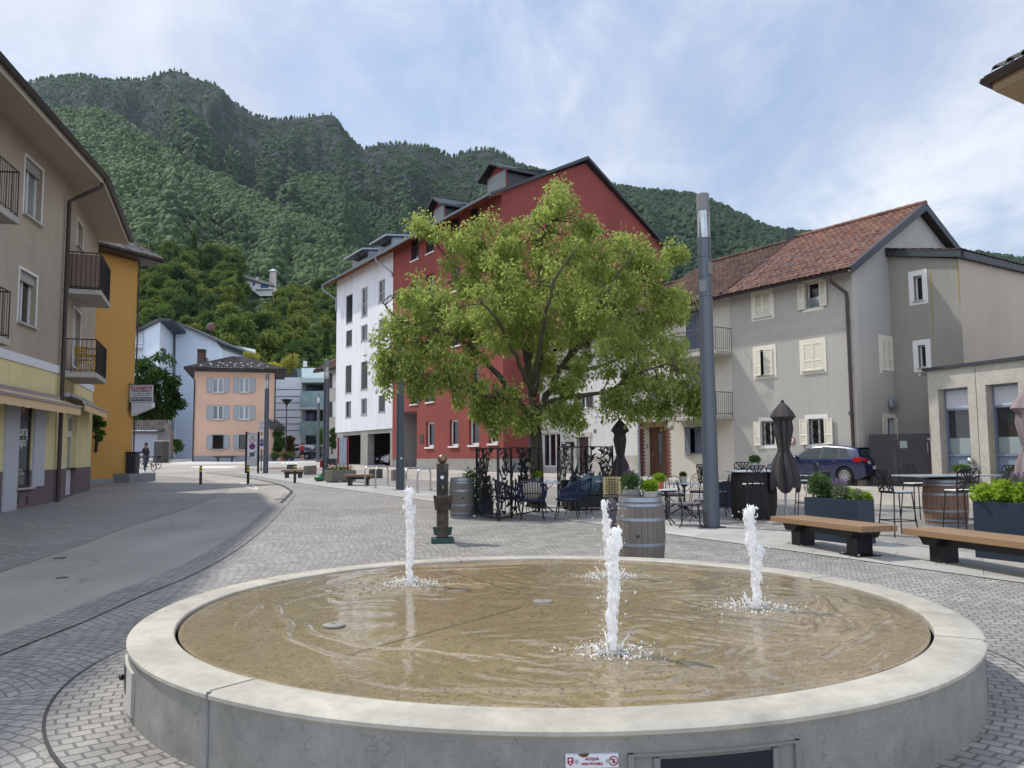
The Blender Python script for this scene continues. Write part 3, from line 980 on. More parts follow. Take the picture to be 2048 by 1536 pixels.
def shutter(mb,x0,z0,x1,z1,T=Matrix.Identity(4),th=0.035,slats=True,split=0.36):
 """a louvred leaf in the xz plane, front at y=-th"""
 f=min(0.055,(x1-x0)*0.16)
 zm=z0+(z1-z0)*split
 for b in((x0,z0,x0+f,z1),(x1-f,z0,x1,z1),(x0+f,z0,x1-f,z0+f),(x0+f,z1-f,x1-f,z1),(x0+f,zm-f/2,x1-f,zm+f/2)):
  mb.box(b[0],-th,b[1],b[2],0,b[3],T)
 if slats:
  for(a,b)in((z0+f,zm-f/2),(zm+f/2,z1-f)):
   n=max(2,int((b-a)/0.065))
   for k in range(n):
    z=a+(b-a)*(k+0.5)/n
    h=(b-a)/n
    mb.add([(x0+f,-th*0.85,z-h*0.52),(x1-f,-th*0.85,z-h*0.52),(x1-f,-th*0.15,z+h*0.52),(x0+f,-th*0.15,z+h*0.52)],[(0,1,2,3)],T)
 else:
  mb.box(x0+f,-th*0.5,z0+f,x1-f,-th*0.2,z1-f,T)
def window(W,root,r,frame=m_whitepaint,pane=m_pane,depth=0.16,fw=0.055,mull=1,bars=0,sill=m_sill,surround=None,sw=0.16,shut=None,mode='open',sill_out=0.07,name='window',louvre=None,slats=True,transom=False,sill_h=0.05):
 a,c,b,d=r
 mb=MB(W.M)
 y0,y1=depth-0.05,depth
 mb.box(a,y0,c,a+fw,y1,d);mb.box(b-fw,y0,c,b,y1,d)
 mb.box(a+fw,y0,c,b-fw,y1,c+fw);mb.box(a+fw,y0,d-fw,b-fw,y1,d)
 for k in range(mull):
  m=a+(b-a)*(k+1)/(mull+1)
  mb.box(m-fw*0.6,y0-0.004,c+fw,m+fw*0.6,y1,d-fw)
 if transom:
  z=c+(d-c)*(transom if transom is not True else 0.72);mb.box(a+fw,y0-0.002,z-fw/2,b-fw,y1,z+fw/2)
 w=mb.build(name,frame,root)
 mb=MB(W.M);mb.quad((a,depth-0.012,c),(b,depth-0.012,c),(b,depth-0.012,d),(a,depth-0.012,d));mb.build('pane',pane,w)
 if louvre:
  mb=MB(W.M)
  n=max(3,int((d-c)/0.085))
  for k in range(n):
   z=c+(d-c)*(k+0.5)/n
   mb.add([(a+0.01,y0-0.075,z-0.03),(b-0.01,y0-0.075,z-0.03),(b-0.01,y0-0.02,z+0.03),(a+0.01,y0-0.02,z+0.03)],[(0,1,2,3)])
  mb.build('blind',louvre,w)
 if sill:
  mb=MB(W.M);mb.box(a-0.06,-sill_out,c-sill_h,b+0.06,depth-0.055,c-0.001);mb.build('sill',sill,w)
 if surround:
  mb=MB(W.M);o=-0.018
  mb.box(a-sw,o,d,b+sw,0.0,d+sw);mb.box(a-sw,o,c-sw*0.8,a,0.0,d);mb.box(b,o,c-sw*0.8,b+sw,0.0,d)
  if not sill:mb.box(a,o,c-sw*0.8,b,0.0,c)
  else:mb.box(a-0.0,o,c-sw*0.8,b+0.0,0.0,c-sill_h-0.003)
  mb.build('surround',surround,w)
 if shut:
  hw=(b-a)/2
  if mode=='closed':
   for(p,q)in((a,a+hw-0.004),(a+hw+0.004,b)):
    mb=MB(W.M);shutter(mb,p,c,q,d,Matrix.Translation((0,0.01,0)),slats=slats);mb.build('shutter',shut,w)
  elif mode=='open':
   off=-0.055 if surround else-0.035
   for(p,q)in((a-hw-0.02,a-0.02),(b+0.02,b+hw+0.02)):
    mb=MB(W.M);shutter(mb,p,c,q,d,Matrix.Translation((0,off,0)),slats=slats);mb.build('shutter',shut,w)
  elif mode=='ajar':
   for(px_,ang,s)in((a,-62,1),(b,18,-1)):
    T=Matrix.Translation((px_,-0.02,0))@Matrix.Rotation(radians(ang),4,'Z')
    mb=MB(W.M)
    if s>0:shutter(mb,0,c,hw,d,T,slats=slats)
    else:shutter(mb,-hw,c,0,d,T,slats=slats)
    mb.build('shutter',shut,w)
  elif mode=='half':
   for(px_,ang,s)in((a,-25,1),(b,3,-1)):
    T=Matrix.Translation((px_,-0.02,0))@Matrix.Rotation(radians(ang),4,'Z')
    mb=MB(W.M)
    if s>0:shutter(mb,0,c,hw,d,T,slats=slats)
    else:shutter(mb,-hw,c,0,d,T,slats=slats)
    mb.build('shutter',shut,w)
 return w
def tilemat(key,c,c2,moss=0.2):
 if key in _M:return _M[key]
 m,t=newmat(key)
 rnd=t.n('NewGeometry').outputs['Random Per Island']
 wc=t.coords('World')
 a=t.mix(rnd,c,c2)
 a=t.mix(t.math('MULTIPLY',t.ramp(t.noise(wc,0.8,5,0.65),[(0.45,0),(0.75,1)]),moss),a,mul(c,0.35))
 a=t.mix(1.0,a,t.ramp(t.noise(wc,14,4,0.7),[(0.3,0.75),(0.7,1.15)]),'MULTIPLY')
 p=t.n('BsdfPrincipled',Base__Color=a,Roughness=0.82)
 p.inputs['Specular IOR Level'].default_value=0.3
 t.out(p.outputs[0])
 return m
def tiles(name,A,B,C_,D,mat,root,tw=0.23,th=0.36,up=None,seed=1,wave=0.035):
 """pantiles over the plane A(eave left) B(eave right) C(ridge right) D(ridge left): every tile an island"""
 A,B,C_,D=map(V,(A,B,C_,D))
 nrm=(B-A).cross(D-A).normalized()
 if nrm.z<0:nrm=-nrm
 rg=random.Random(seed)
 nu=max(1,int(max((B-A).length,(C_-D).length)/tw));nv=max(1,int(((D-A).length+(C_-B).length)/2/th))
 vs,fs=[],[]
 def P(u,v):return A.lerp(B,u).lerp(D.lerp(C_,u),v)
 prof=[(0.0,0.0),(0.2,0.9),(0.42,1.0),(0.62,0.45),(0.82,0.05),(1.02,0.0)]
 for j in range(nv):
  for i in range(nu):
   j0,j1=j/nv,min(1.0,(j+1.12)/nv)
   o=len(vs);ji=rg.uniform(-0.004,0.006)
   for(v,base)in((j0,0.030),(j1,0.004)):
    for(s,h)in prof:
     vs.append(P((i+s)/nu,v)+nrm*(base+h*wave+ji))
   k=len(prof)
   for q in range(k-1):fs.append((o+q,o+q+1,o+k+q+1,o+k+q))
   for q in range(k):
    vs.append(vs[o+q]-nrm*0.03)
   for q in range(k-1):fs.append((o+2*k+q,o+2*k+q+1,o+q+1,o+q))
 return np_mesh(name,[tuple(v)for v in vs],fs,mat,root)
def ridge_caps(mb,a,b,r=0.11,n=None):
 a,b=V(a),V(b)
 n=n or max(2,int((b-a).length/0.4))
 for k in range(n):
  p,q=a.lerp(b,k/n),a.lerp(b,(k+1.08)/n)
  mb.tube([p,q],[r*1.1,r*0.92],8)
def gutter(root,a,b,r=0.075,mat=m_gutter,name='gutter'):
 mb=MB()
 a,b=V(a),V(b)
 d=(b-a).normalized();s=d.cross(V((0,0,1))).normalized()
 n=7
 vs,fs=[],[]
 for p in(a,b):
  for rad in(r,r*0.85):
   for k in range(n):
    an=pi+pi*k/(n-1)
    vs.append(p+s*cos(an)*rad+V((0,0,1))*sin(an)*rad)
 for lay in(0,n):
  for k in range(n-1):fs.append((lay+k,lay+k+1,2*n+lay+k+1,2*n+lay+k))
 fs+=[(0,n,3*n,2*n),(n-1,2*n-1,4*n-1,3*n-1)]
 mb.add(vs,fs)
 return mb.build(name,mat,root,smooth=40)
def pipe(root,pts,r=0.05,mat=m_gutter,name='downpipe',clips=3):
 mb=MB();mb.tube(pts,r,10)
 a,b=V(pts[-2]),V(pts[-1])
 for k in range(clips):
  p=a.lerp(b,(k+0.5)/clips);mb.tube([p-V((0,0,0.03)),p+V((0,0,0.03))],r*1.25,10)
 return mb.build(name,mat,root,smooth=50)
def railing(W,root,s0,s1,z0,z1,out,side=True,step=0.11,mat=m_black,name='railing',r=0.008,rail=0.018,scroll=False):
 mb=MB(W.M)
 runs=[((s0,-out),(s1,-out))]
 if side:runs+=[((s0,0.0),(s0,-out)),((s1,-out),(s1,0.0))]
 for(p,q)in runs:
  for z in(z1,z0+0.08):
   mb.tube([(p[0],p[1],z),(q[0],q[1],z)],rail if z==z1 else r*1.3,6)
  L=math.hypot(q[0]-p[0],q[1]-p[1]);n=max(1,int(L/step))
  for k in range(n+1):
   u=k/n
   x,y=p[0]+(q[0]-p[0])*u,p[1]+(q[1]-p[1])*u
   mb.tube([(x,y,z0),(x,y,z1)],r*(1.7 if k in(0,n)else 1),5)
 return mb.build(name,mat,root)
# ------------------------------------------------------------------ the shop house on the left
CL=V((-13.9,25,0))
W1=Wall((-10.0,5.0),CL)
W2=Wall(CL,(-16.5,32.2))
m_taupe=plaster('taupe_render',srgb(166,154,138),stain=0.14)
m_yellow=plaster('yellow_render',srgb(216,204,156),stain=0.12,c2=srgb(160,146,104),streak=0.5)
m_plinth=plaster('mauve_plinth',srgb(112,100,102),stain=0.12)
m_band=simple('white_band',srgb(208,210,216),0.7,var=0.08)
shop=thing('shop_house','taupe and yellow three storey house with shop windows at the left edge','house',(-14,24,0.0))
zb=W1.px(110,739)[1]
zp=W1.px(100,939)[1]
ze=W1.px(132,355)[1]
wins1=[W1.rect(48,325,84,440),W1.rect(37,545,72,650)]
wins1.append((wins1[0][0]-4.6,wins1[0][1]-0.8,wins1[0][0]-3.6,wins1[0][3]));wins1.append((wins1[1][0]-4.6,wins1[1][1]-0.8,wins1[1][0]-3.6,wins1[1][3]))
shopw=W1.rect(33,806,64,975)
shop_l=(shopw[0]-3.3,0.45,shopw[0]-1.35,shopw[3])
colw=W1.rect(3,806,33,1012)
L1,L2=W1.L,W2.L
w2w=[W2.rect(154,445,166,498),W2.rect(146,620,160,735)]
door2=W2.rect(133,828,153,990)
mb=MB(W1.M);wall_holes(mb,0,L1,zb,ze,wins1,0.22)
mb.T=W2.M;wall_holes(mb,0,L2,zb,ze+0.02,w2w,0.22)
bk=[W1.pt(0,0,-9),W2.pt(L2,0,-9)]
mb.T=Matrix.Identity(4)
e2=W2.pt(L2,0)
mb.quad(V((e2.x,e2.y,0)),V((e2.x-9,e2.y,0)),V((e2.x-9,e2.y,ze)),V((e2.x,e2.y,ze)))
mb.build('upper_wall',m_taupe,shop)
mb=MB(W1.M)
wall_holes(mb,0,L1,zp,zb,[shopw,shop_l],0.3);mb.T=W2.M;wall_holes(mb,0,L2,zp,zb,[door2],0.25)
mb.build('ground_floor_wall',m_yellow,shop)
mb=MB(W1.M);wall_holes(mb,0,L1,0,zp,[shopw,shop_l],0.3,-0.012);mb.T=W2.M;wall_holes(mb,0,L2,0,zp,[door2],0.25,-0.012)
mb.build('plinth',m_plinth,shop)
mb=MB(W1.M);mb.box(0,-0.035,zb-0.10,L1,0,zb+0.14);mb.T=W2.M;mb.box(0.04,-0.035,zb-0.10,L2,0,zb+0.14)
mb.build('string_course',m_band,shop)
for k,r in enumerate(wins1):
 w=window(W1,shop,r,surround=m_whitepaint,sw=0.07,depth=0.2,pane=m_pane if k!=0 else m_pane_l,sill_out=0.10)
 mb=MB(W1.M);mb.box(r[0]+0.01,0.06,r[3]-0.26,r[2]-0.01,0.13,r[3]);mb.build('roller_blind',m_greyframe,w)
for r in w2w:window(W2,shop,r,surround=m_whitepaint,sw=0.07,depth=0.2,pane=m_pane_l,sill=None if r is w2w[1]else m_sill,sill_out=0.10)
m_shopfr=simple('brown_shopframe',srgb(58,46,42),0.5)
m_shopglass=glass('shop_glass',srgb(84,90,92),0.05,0.6)
for r in(shopw,shop_l):
 w=window(W1,shop,r,frame=m_shopfr,pane=m_shopglass,depth=0.09,mull=0,sill=m_sill,sill_out=0.12,transom=0.82,name='shop_window',fw=0.07)
m_pil=simple('pale_pilaster',srgb(176,178,186),0.7,var=0.08)
for(x0,x1)in((6,33),(64,86)):
 r=W1.rect(x0,808,x1,1010)
 mb=MB(W1.M);mb.box(r[0],-0.06,0.02 if x0<20 else shopw[1],r[2],0.0,r[3]);mb.build('pilaster',m_pil,shop)
a_,z_=W1.px(48,862)
m_letter=simple('white_lettering',srgb(222,222,222),0.6)
sx0=shopw[0]+(shopw[2]-shopw[0])/2
Lm=W1.M@Matrix.Translation((sx0,0.072,W1.px(48,862)[1]))
text('toria',m_letter,shop,Lm@Matrix.Translation((0.08,0,0))@Matrix.Shear('XZ',4,(0,0)),0.42,bold=0.006,sx=0.8)
text('Magico”',m_letter,shop,W1.M@Matrix.Translation((sx0+0.05,0.072,W1.px(48,884)[1])),0.34,bold=0.004,sx=0.66)
for(txt,py,sz)in(('Siena',941,0.13),('091 470 14 70',948,0.11)):
 text(txt,m_letter,shop,W1.M@Matrix.Translation((sx0,0.072,W1.px(48,py)[1])),sz,sx=0.85)
mb=MB(W2.M)
r=door2
mb.box(r[0],0.16,r[1],r[2],0.2,r[3])
dr_=mb.build('door',simple('white_door',srgb(196,198,206),0.45,var=0.05),shop)
mb=MB(W2.M);mb.box(r[0]+0.3,0.15,r[1]+0.9,r[2]-0.3,0.158,r[3]-0.75);mb.box(r[0]+0.15,0.15,r[3]-0.55,r[2]-0.15,0.158,r[3]-0.12);mb.build('pane',m_pane_l,dr_)
mb=MB(W2.M);mb.tube([(r[0]+0.12,0.1,r[1]+1.05),(r[0]+0.24,0.1,r[1]+1.05)],0.014,6);mb.build('handle',m_steel,dr_)
mb=MB(W1.M)
for px_ in(34,53):
 a,z=W1.px(px_,1000);mb.box(a-0.06,-0.02,z-0.1,a+0.06,0.0,z+0.1)
mb.build('vent',m_black,shop)
m_awn=simple('awning_cloth',srgb(206,178,138),0.85,var=0.06)
m_alu=simple('aluminium',srgb(168,170,176),0.35,0.8,var=0.08)
def awning(W,s0,s1,z,out,label,px_name):
 r=thing('awning',label,'awning',W.pt((s0+s1)/2,z,0.0))
 mb=MB(W.M);mb.box(s0,-0.16,z-0.02,s1,0.0,z+0.16);mb.build('cassette',m_alu,r,bevel=0.02)
 mb=MB(W.M);mb.quad((s0+.05,-0.1,z+0.06),(s1-.05,-0.1,z+0.06),(s1-.05,-out,z-0.16),(s0+.05,-out,z-0.16))
 n=60
 for k in range(n):
  x0=s0+.05+(s1-s0-.1)*k/n;x1=s0+.05+(s1-s0-.1)*(k+1)/n
  d0=0.24+0.02*abs(sin(k*pi/4));d1=0.24+0.02*abs(sin((k+1)*pi/4))
  mb.quad((x0,-out-.01,z-0.18-d0),(x1,-out-.01,z-0.18-d1),(x1,-out,z-0.16),(x0,-out,z-0.16))
 mb.build('cloth',m_awn,r)
 mb=MB(W.M);mb.box(s0,-out-0.035,z-0.21,s1,-out+0.03,z-0.14);mb.build('front_bar',m_alu,r)
 mb=MB(W.M)
 for s in(s0+0.4,s1-0.4):mb.tube([(s,-0.08,z+0.02),(s+0.2,-out*0.5,z-0.06),(s,-out+0.02,z-0.17)],0.02,6)
 mb.build('arm',m_alu,r)
 return r
za=W1.px(118,812)[1]
awning(W1,max(0.2,W1.px(0,790)[0]-4.5),L1-0.22,za+0.12,0.75,'long beige awning with a hanging valance over the shop window','')
awning(W2,1.0,W2.px(180,825)[0],W2.px(160,812)[1]+0.1,0.6,'short beige awning over the white side door of the shop house','')
m_soff=plaster('soffit',srgb(176,164,150),stain=0.08,streak=0.1)
OV=1.08
def off_line(Wa,Wb,out):
 """corner of two walls pushed outwards"""
 n=(Wa.n+Wb.n);n=n/(1+Wa.n.dot(Wb.n))
 return n*out
pA0=W1.pt(-1.5,ze);pA1=V((CL.x,CL.y,ze));pA2=W2.pt(L2+0.3,ze)
oc=off_line(W1,W2,OV)
qA0=pA0+W1.n*OV;qA1=pA1+oc;qA2=pA2+W2.n*OV
mb=MB();dzs=V((0,0,-0.10))
mb.quad(pA0,pA1,qA1+dzs,qA0+dzs);mb.quad(pA1,pA2,qA2+dzs,qA1+dzs)
mb.build('soffit',m_soff,shop)
mb=MB()
for(a,b)in((qA0,qA1),(qA1,qA2)):
 mb.quad(a+V((0,0,-0.14)),b+V((0,0,-0.14)),b+V((0,0,0.14)),a+V((0,0,0.14)))
mb.build('fascia',m_soff,shop)
m_rooftop=tilemat('dark_roof_plain',srgb(66,62,60),srgb(84,78,74))
mb=MB();r1=pA0+V((-7.5,0,2.6));r2=pA2+V((-7.5,0,2.6));rm=pA1+V((-7,0,2.6));zf=V((0,0,0.16))
mb.quad(qA0+zf,qA1+zf,rm,r1);mb.quad(qA1+zf,qA2+zf,r2,rm);mb.add([qA2+zf,pA2+V((-7.5,0,0)),r2],[(0,1,2)])
mb.build('roof',m_rooftop,shop)
m_gut_d=simple('dark_gutter',srgb(58,60,60),0.5,0.3)
gn=W1.n*0.09
gutter(shop,qA0+W1.n*0.10+V((0,0,0.1)),qA1+oc*0.07+V((0,0,0.1)),0.10,m_gut_d);gutter(shop,qA1+oc*0.07+V((0,0,0.1)),qA2+W2.n*0.10+V((0,0,0.1)),0.10,m_gut_d)
cpt=V((CL.x,CL.y,0))+(W1.n+W2.n)*0.06
sp_=qA1+V((0,0,0.02))
pipe(shop,[sp_,sp_+V((-0.05,-0.05,-0.25)),V((cpt.x,cpt.y,ze-0.55))+(W1.n)*0.35,V((cpt.x,cpt.y,ze-0.75)),V((cpt.x,cpt.y,0.2))],0.062,clips=5)
sq=qA0.lerp(qA1,0.62)+V((0,0,0.02))
sqw=sq-W1.n*OV
pipe(shop,[sq,sq+V((-0.05,0,-0.28)),sqw+W1.n*0.3+V((0,-0.3,-0.6)),sqw+W1.n*0.07+V((0,-1.2,-0.7))],0.062,clips=1)
m_balc=conc('balcony_concrete',srgb(176,172,164))
m_reed=wood('reed_screen',srgb(128,106,90),srgb(98,80,68),2)
def balcony(W,s0,s1,z,out,h,screen=None,brackets=False,label=None,th=0.16,rail_mat=m_black,step=0.13):
 mb=MB(W.M);mb.box(s0,-out,z-th,s1,0.0,z)
 b=mb.build('balcony',m_balc,shop if label is None else label,bevel=0.015)
 railing(W,b,s0+0.03,s1-0.03,z+0.002,z+h,out-0.04,True,step,rail_mat)
 if screen:
  mb=MB(W.M);y=out-0.075
  mb.box(s0+0.07,-y,z+0.05,s1-0.07,-y+0.015,z+h*0.95);mb.box(s1-0.085,-y,z+0.05,s1-0.07,0,z+h*0.95);mb.box(s0+0.07,-y,z+0.05,s0+0.085,0,z+h*0.95)
  mb.build('screen',screen,b)
 return b
d2=W2.d
zbal1=W2.px(206,586,1.0)[1];zbal2=W2.px(203,752,1.0)[1]
b1s0=W2.px(146,560,1.0)[0]
balcony(W2,0.75,3.3,zbal1,1.0,1.2,m_reed)
bal2=balcony(W2,0.45,3.0,zbal2,1.0,1.05)
zl1=W1.px(18,428,1.0)[1];zl2=W1.px(10,678,1.0)[1]
a1=W1.px(36,400,1.05)[0];a2=W1.px(18,640,1.05)[0]
balcony(W1,a1-4.0,a1,zl1,1.1,1.1);balcony(W1,a2-4.0,a2,zl2,1.1,1.1)
m_ychair=simple('yellow_metal',srgb(186,146,34),0.4)
def bistro(name,label,cat,M0,is_table=False):
 p=M0@V((0,0,0))
 r=thing(name,label,cat,p)
 mb=MB(M0)
 if is_table:
  mb.box(-0.28,-0.28,0.69,0.28,0.28,0.715);mb.build('top',m_ychair,r)
  mb=MB(M0)
  for s in(-1,1):
   mb.tube([(-0.22*s,-0.22,0),(0.22*s,-0.22,0.69)],0.012,6);mb.tube([(-0.22*s,0.22,0),(0.22*s,0.22,0.69)],0.012,6)
  mb.build('legs',m_ychair,r)
 else:
  for k in range(5):mb.box(-0.2,-0.2+0.08*k,0.44,0.2,-0.14+0.08*k,0.46)
  mb.build('seat',m_ychair,r);mb=MB(M0)
  for k in range(3):mb.box(-0.2,0.22+0.02*k,0.6+0.09*k,0.2,0.235+0.02*k,0.66+0.09*k)
  mb.build('backrest',m_ychair,r);mb=MB(M0)
  for s in(-1,1):mb.tube([(0.19*s,-0.22,0),(0.19*s,0.22,0.5),(0.19*s,0.28,0.86)],0.011,6);mb.tube([(0.19*s,0.24,0),(0.19*s,-0.2,0.45)],0.011,6)
  mb.build('frame',m_ychair,r)
bistro('folding_chair','yellow folding chair standing on the lower balcony of the shop house','chair',W2.M@Matrix.Translation((1.1,-0.55,zbal2+0.003))@Matrix.Rotation(1.2,4,'Z'))
bistro('folding_table','small yellow folding table on the lower balcony of the shop house','table',W2.M@Matrix.Translation((2.0,-0.5,zbal2+0.003)),True)
# ------------------------------------------------------------------ the orange house
PR=G(262,964)
PR=V((PR.x,PR.y,0))
dO=V((0.47,1,0)).normalized()
WO=Wall(PR-dO*6.0,PR)
zo=WO.px(262,520)[1]
m_orange=plaster('orange_render',srgb(188,144,80),stain=0.08,streak=0.25)
orange=thing('orange_house','plain orange house with a dark tiled roof behind the shop house','house',(PR.x,PR.y,0))
mb=MB(WO.M);LO=WO.L
mb.quad((0,0,0.3),(LO,0,0.3),(LO,0,zo),(0,0,zo));mb.quad((LO,0,0.3),(LO,9,0.3),(LO,9,zo),(LO,0,zo))
mb.build('wall',m_orange,orange)
mb=MB(WO.M);mb.box(0,-0.02,0,LO+0.02,9,0.62);mb.build('plinth',simple('grey_plinth',srgb(134,136,140),0.8,bump=0.3),orange)
m_darkwood=wood('dark_boards',srgb(56,48,44),srgb(38,32,30),0)
m_dtile=tilemat('dark_tiles',srgb(152,146,138),srgb(96,90,86),0.35)
ov=0.8
mb=MB(WO.M);mb.box(-1,-ov,zo+0.0,LO+ov,10,zo+0.12);mb.build('soffit',m_darkwood,orange)
T4=WO.M
A,B=T4@V((-1,-ov-0.05,zo+0.15)),T4@V((LO+ov+0.05,-ov-0.05,zo+0.15))
C2,D2=T4@V((LO-3.2,4.0,zo+4.0)),T4@V((-1,4.0,zo+4.0))
mb=MB();mb.quad(A,B,C2,D2);E2=T4@V((LO+ov+0.05,10,zo+0.15));mb.add([B,E2,C2],[(0,1,2)]);mb.build('roof_deck',m_darkwood,orange)
tiles('roof',A,B,C2,D2,m_dtile,orange,tw=0.30,th=0.40,wave=0.07)
tiles('roof',B,E2,E2.lerp(C2,0.98),C2,m_dtile,orange,tw=0.30,th=0.40,wave=0.07)
gutter(orange,A+WO.n*0.08,B+WO.n*0.08,0.08,m_gutter)
pipe(orange,[WO.pt(LO+0.05,zo,0.05),WO.pt(LO+0.05,zo-0.5,0.05),WO.pt(LO+0.05,0.7,0.05)],0.035)
q0,q1=G(257,966),G(311,961.5)
st=thing('stone_step','long low grey stone step at the foot of the orange house','step',(q0.x,q0.y,gz(q0.y)))
mb=MB(Wall(q0,q1).M);LL=(q1-q0).length
hs=0.42
mb.box(0.05,0,0,LL,1.4,gz(q0.y)+hs);mb.build('block',simple('step_stone',srgb(126,128,132),0.8,var=0.15,bump=0.3),st,bevel=0.01)
bx=thing('planter_box','small dark upright box beside the orange house corner','box',(q0.x+.5,q0.y+.9,gz(q0.y)+hs))
mb=MB();c=at(259,945,q0.y+0.8);mb.box(c.x-.1,c.y-.15,gz(q0.y)+hs,c.x+.32,c.y+.3,gz(q0.y)+hs+0.95);mb.build('body',m_anth,bx,bevel=0.02)
mb=MB();mb.box(c.x-.13,c.y-.18,gz(q0.y)+hs+0.951,c.x+.35,c.y+.33,gz(q0.y)+hs+1.0);mb.build('rim',m_black,bx)
Ys=PR.y-0.3
sA,sB=at(260,804,Ys),at(307,770,Ys)
let=thing('letting_sign','white board with red and blue bands on the orange house corner','sign',((sA.x+sB.x)/2,Ys,sA.z))
mb=MB();mb.box(sA.x,Ys-0.04,sA.z,sB.x,Ys,sB.z);mb.build('board',m_plate,let)
hS=sB.z-sA.z;wS=sB.x-sA.x;cx=(sA.x+sB.x)/2
m_navy=simple('sign_navy',srgb(32,40,66),0.5)
mb=MB();mb.box(sA.x+wS*.04,Ys-0.045,sA.z+hS*.74,sB.x-wS*.04,Ys-0.04,sB.z-hS*.05);mb.build('red_band',m_red,let)
mb=MB();mb.box(sA.x+wS*.04,Ys-0.045,sA.z+hS*.06,sB.x-wS*.04,Ys-0.04,sA.z+hS*.26);mb.build('blue_band',m_navy,let)
def sgn(s,fz,size,mat,y=-0.047,sx=1.0,bold=0.004):
 text(s,mat,let,Matrix.Translation((cx,Ys+y,sA.z+hS*fz)),size,bold=bold,fit=wS*sx)
sgn('AFFITTASI',0.845,hS*.24,m_plate,sx=.84);sgn('UFFICIO ARREDATO',0.64,hS*.15,m_navy,-0.042,0.86)
sgn('5 POSTI, STAMPANTE, INTERNET',0.49,hS*.085,m_navy,-0.042,0.84,0.002);sgn('COLLABORAZIONE - INTERCONNESSIONE',0.37,hS*.075,m_navy,-0.042,0.78,0.002)
sgn('INFO 079 414 60 42',0.16,hS*.16,m_plate,sx=.86)
mb=MB();mb.box(sA.x-0.1,Ys-0.02,sB.z,sB.x+0.05,Ys+0.0,sB.z+0.03);mb.tube([(sA.x,Ys-.01,sA.z-0.4),(sA.x,Ys-.01,sB.z+0.1)],0.03,6);mb.build('bracket',m_black,let)
cA=at(262,832,Ys);cB=at(303,812,Ys)
cano=thing('entrance_canopy','small pale sloping canopy below the letting sign','canopy',cA)
mb=MB();mb.prism_xz([(cA.x,cA.z),(cB.x,cB.z-0.05),(cB.x,cB.z+0.18),(cA.x,cB.z+0.18)],Ys,Ys+.35);mb.build('slab',m_band,cano)
mb=MB();mb.box(cA.x,Ys-0.02,cB.z+0.2,cB.x+0.03,Ys+.35,cB.z+0.5);mb.build('parapet',m_black,cano)
# ------------------------------------------------------------------ the red and white apartment block
D0=47.0
dR=V((-0.618,1,0)).normalized()
CR=at(1007,911,D0);CR.z=0
WR=Wall(CR+dR*((1.545-1)*D0/dR.y),CR)
dG=V((1,0.618,0)).normalized()
WG=Wall(CR,CR+dG*11.9)
sw_=WR.px(785,800)[0]
s_l=WR.px(672,750)[0]
LR=WR.L
zE=WR.px(1000,384)[1]
ze_=(WR.px(672,562)[1]+WR.px(785,500)[1])/2
m_redw=plaster('red_render',srgb(138,72,66),stain=0.13,c2=srgb(106,54,52),streak=0.5)
m_whitew=plaster('white_render',srgb(214,216,220),stain=0.06,c2=srgb(168,170,172),streak=0.55)
m_concb=conc('grey_concrete',srgb(150,148,142))
block=thing('apartment_block','tall gabled block of red and white render behind the tree','building',(CR.x,CR.y,0))
zbW=WR.px(728,861)[1]
zw=[WR.rect(692,590,705,645),WR.rect(723,575,735,632),WR.rect(757,560,770,604),WR.rect(692,661,704,692),WR.rect(722,650,735,681),WR.rect(757,638,770,668),WR.rect(691,731,703,785),WR.rect(722,723,735,778),WR.rect(757,714,770,770),WR.rect(691,803,702,834),WR.rect(722,797,734,829),WR.rect(757,791,770,823)]
g0=WR.px(783,890)[0]
zr_=[WR.rect(852,844,868,894),WR.rect(899,839,917,892),WR.rect(938,837,958,890),WR.rect(977,834,996,887)]
cols=[(821,837),(852,868),(903,920),(942,957)]
rows=[]
for(x0,x1)in cols:
 for(ya,yb)in((752,808),(660,712),(562,612),(478,520)):
  zA,zB=WR.px(829,ya)[1],WR.px(829,yb)[1]
  a=WR.px(x0,700)[0];b=WR.px(x1,700)[0]
  if a>WR.px(800,700)[0]:rows.append((a,zB,b,zA))
pas=(WR.px(793,880)[0],0.0,WR.px(834,880)[0],WR.px(815,824)[1])
gar0=WR.px(683,900)[0];gar1=WR.px(783,900)[0]
zg=WR.px(735,868)[1]
mb=MB(WR.M);wall_holes(mb,s_l,sw_,zbW,ze_,zw,0.18)
mb.quad((s_l,0,zbW),(s_l,11.5,zbW),(s_l,11.5,ze_),(s_l,0,ze_));mb.quad((s_l,0,zbW),(sw_,0,zbW),(sw_,0.3,zbW),(s_l,0.3,zbW))
mb.build('white_wall',m_whitew,block)
zpl=WR.px(900,917.5)[1]
mb=MB(WR.M);wall_holes(mb,sw_,LR,zpl,zE,zr_+rows+[(pas[0],zpl,pas[2],pas[3])],0.24)
mb.T=WG.M
hr=WG.px(1170,322)
zgl=WG.px(985,389,0)[1];zgr=WG.px(1328,490)[1]
sR=WG.px(1322,500)[0]
mb.add([(0,0,0),(sR,0,0),(sR,0,zgr),(hr[0],0,hr[1]-0.15),(0,0,zE)],[(0,1,2,3,4)])
mb.build('red_wall',m_redw,block)
mb=MB(WR.M);wall_holes(mb,pas[2],LR+0.03,0,zpl,[],0.1,-0.03);mb.T=WG.M;mb.quad((-.02,-0.03,0),(sR,-0.03,0),(sR,-0.03,zpl),(-.02,-0.03,zpl));mb.build('plinth',m_concb,block)
m_dframe=simple('dark_window_frame',srgb(58,56,58),0.5)
m_blind=simple('grey_blind',srgb(92,95,98),0.45,0.4)
m_blind_l=simple('pale_blind',srgb(138,143,146),0.45,0.4)
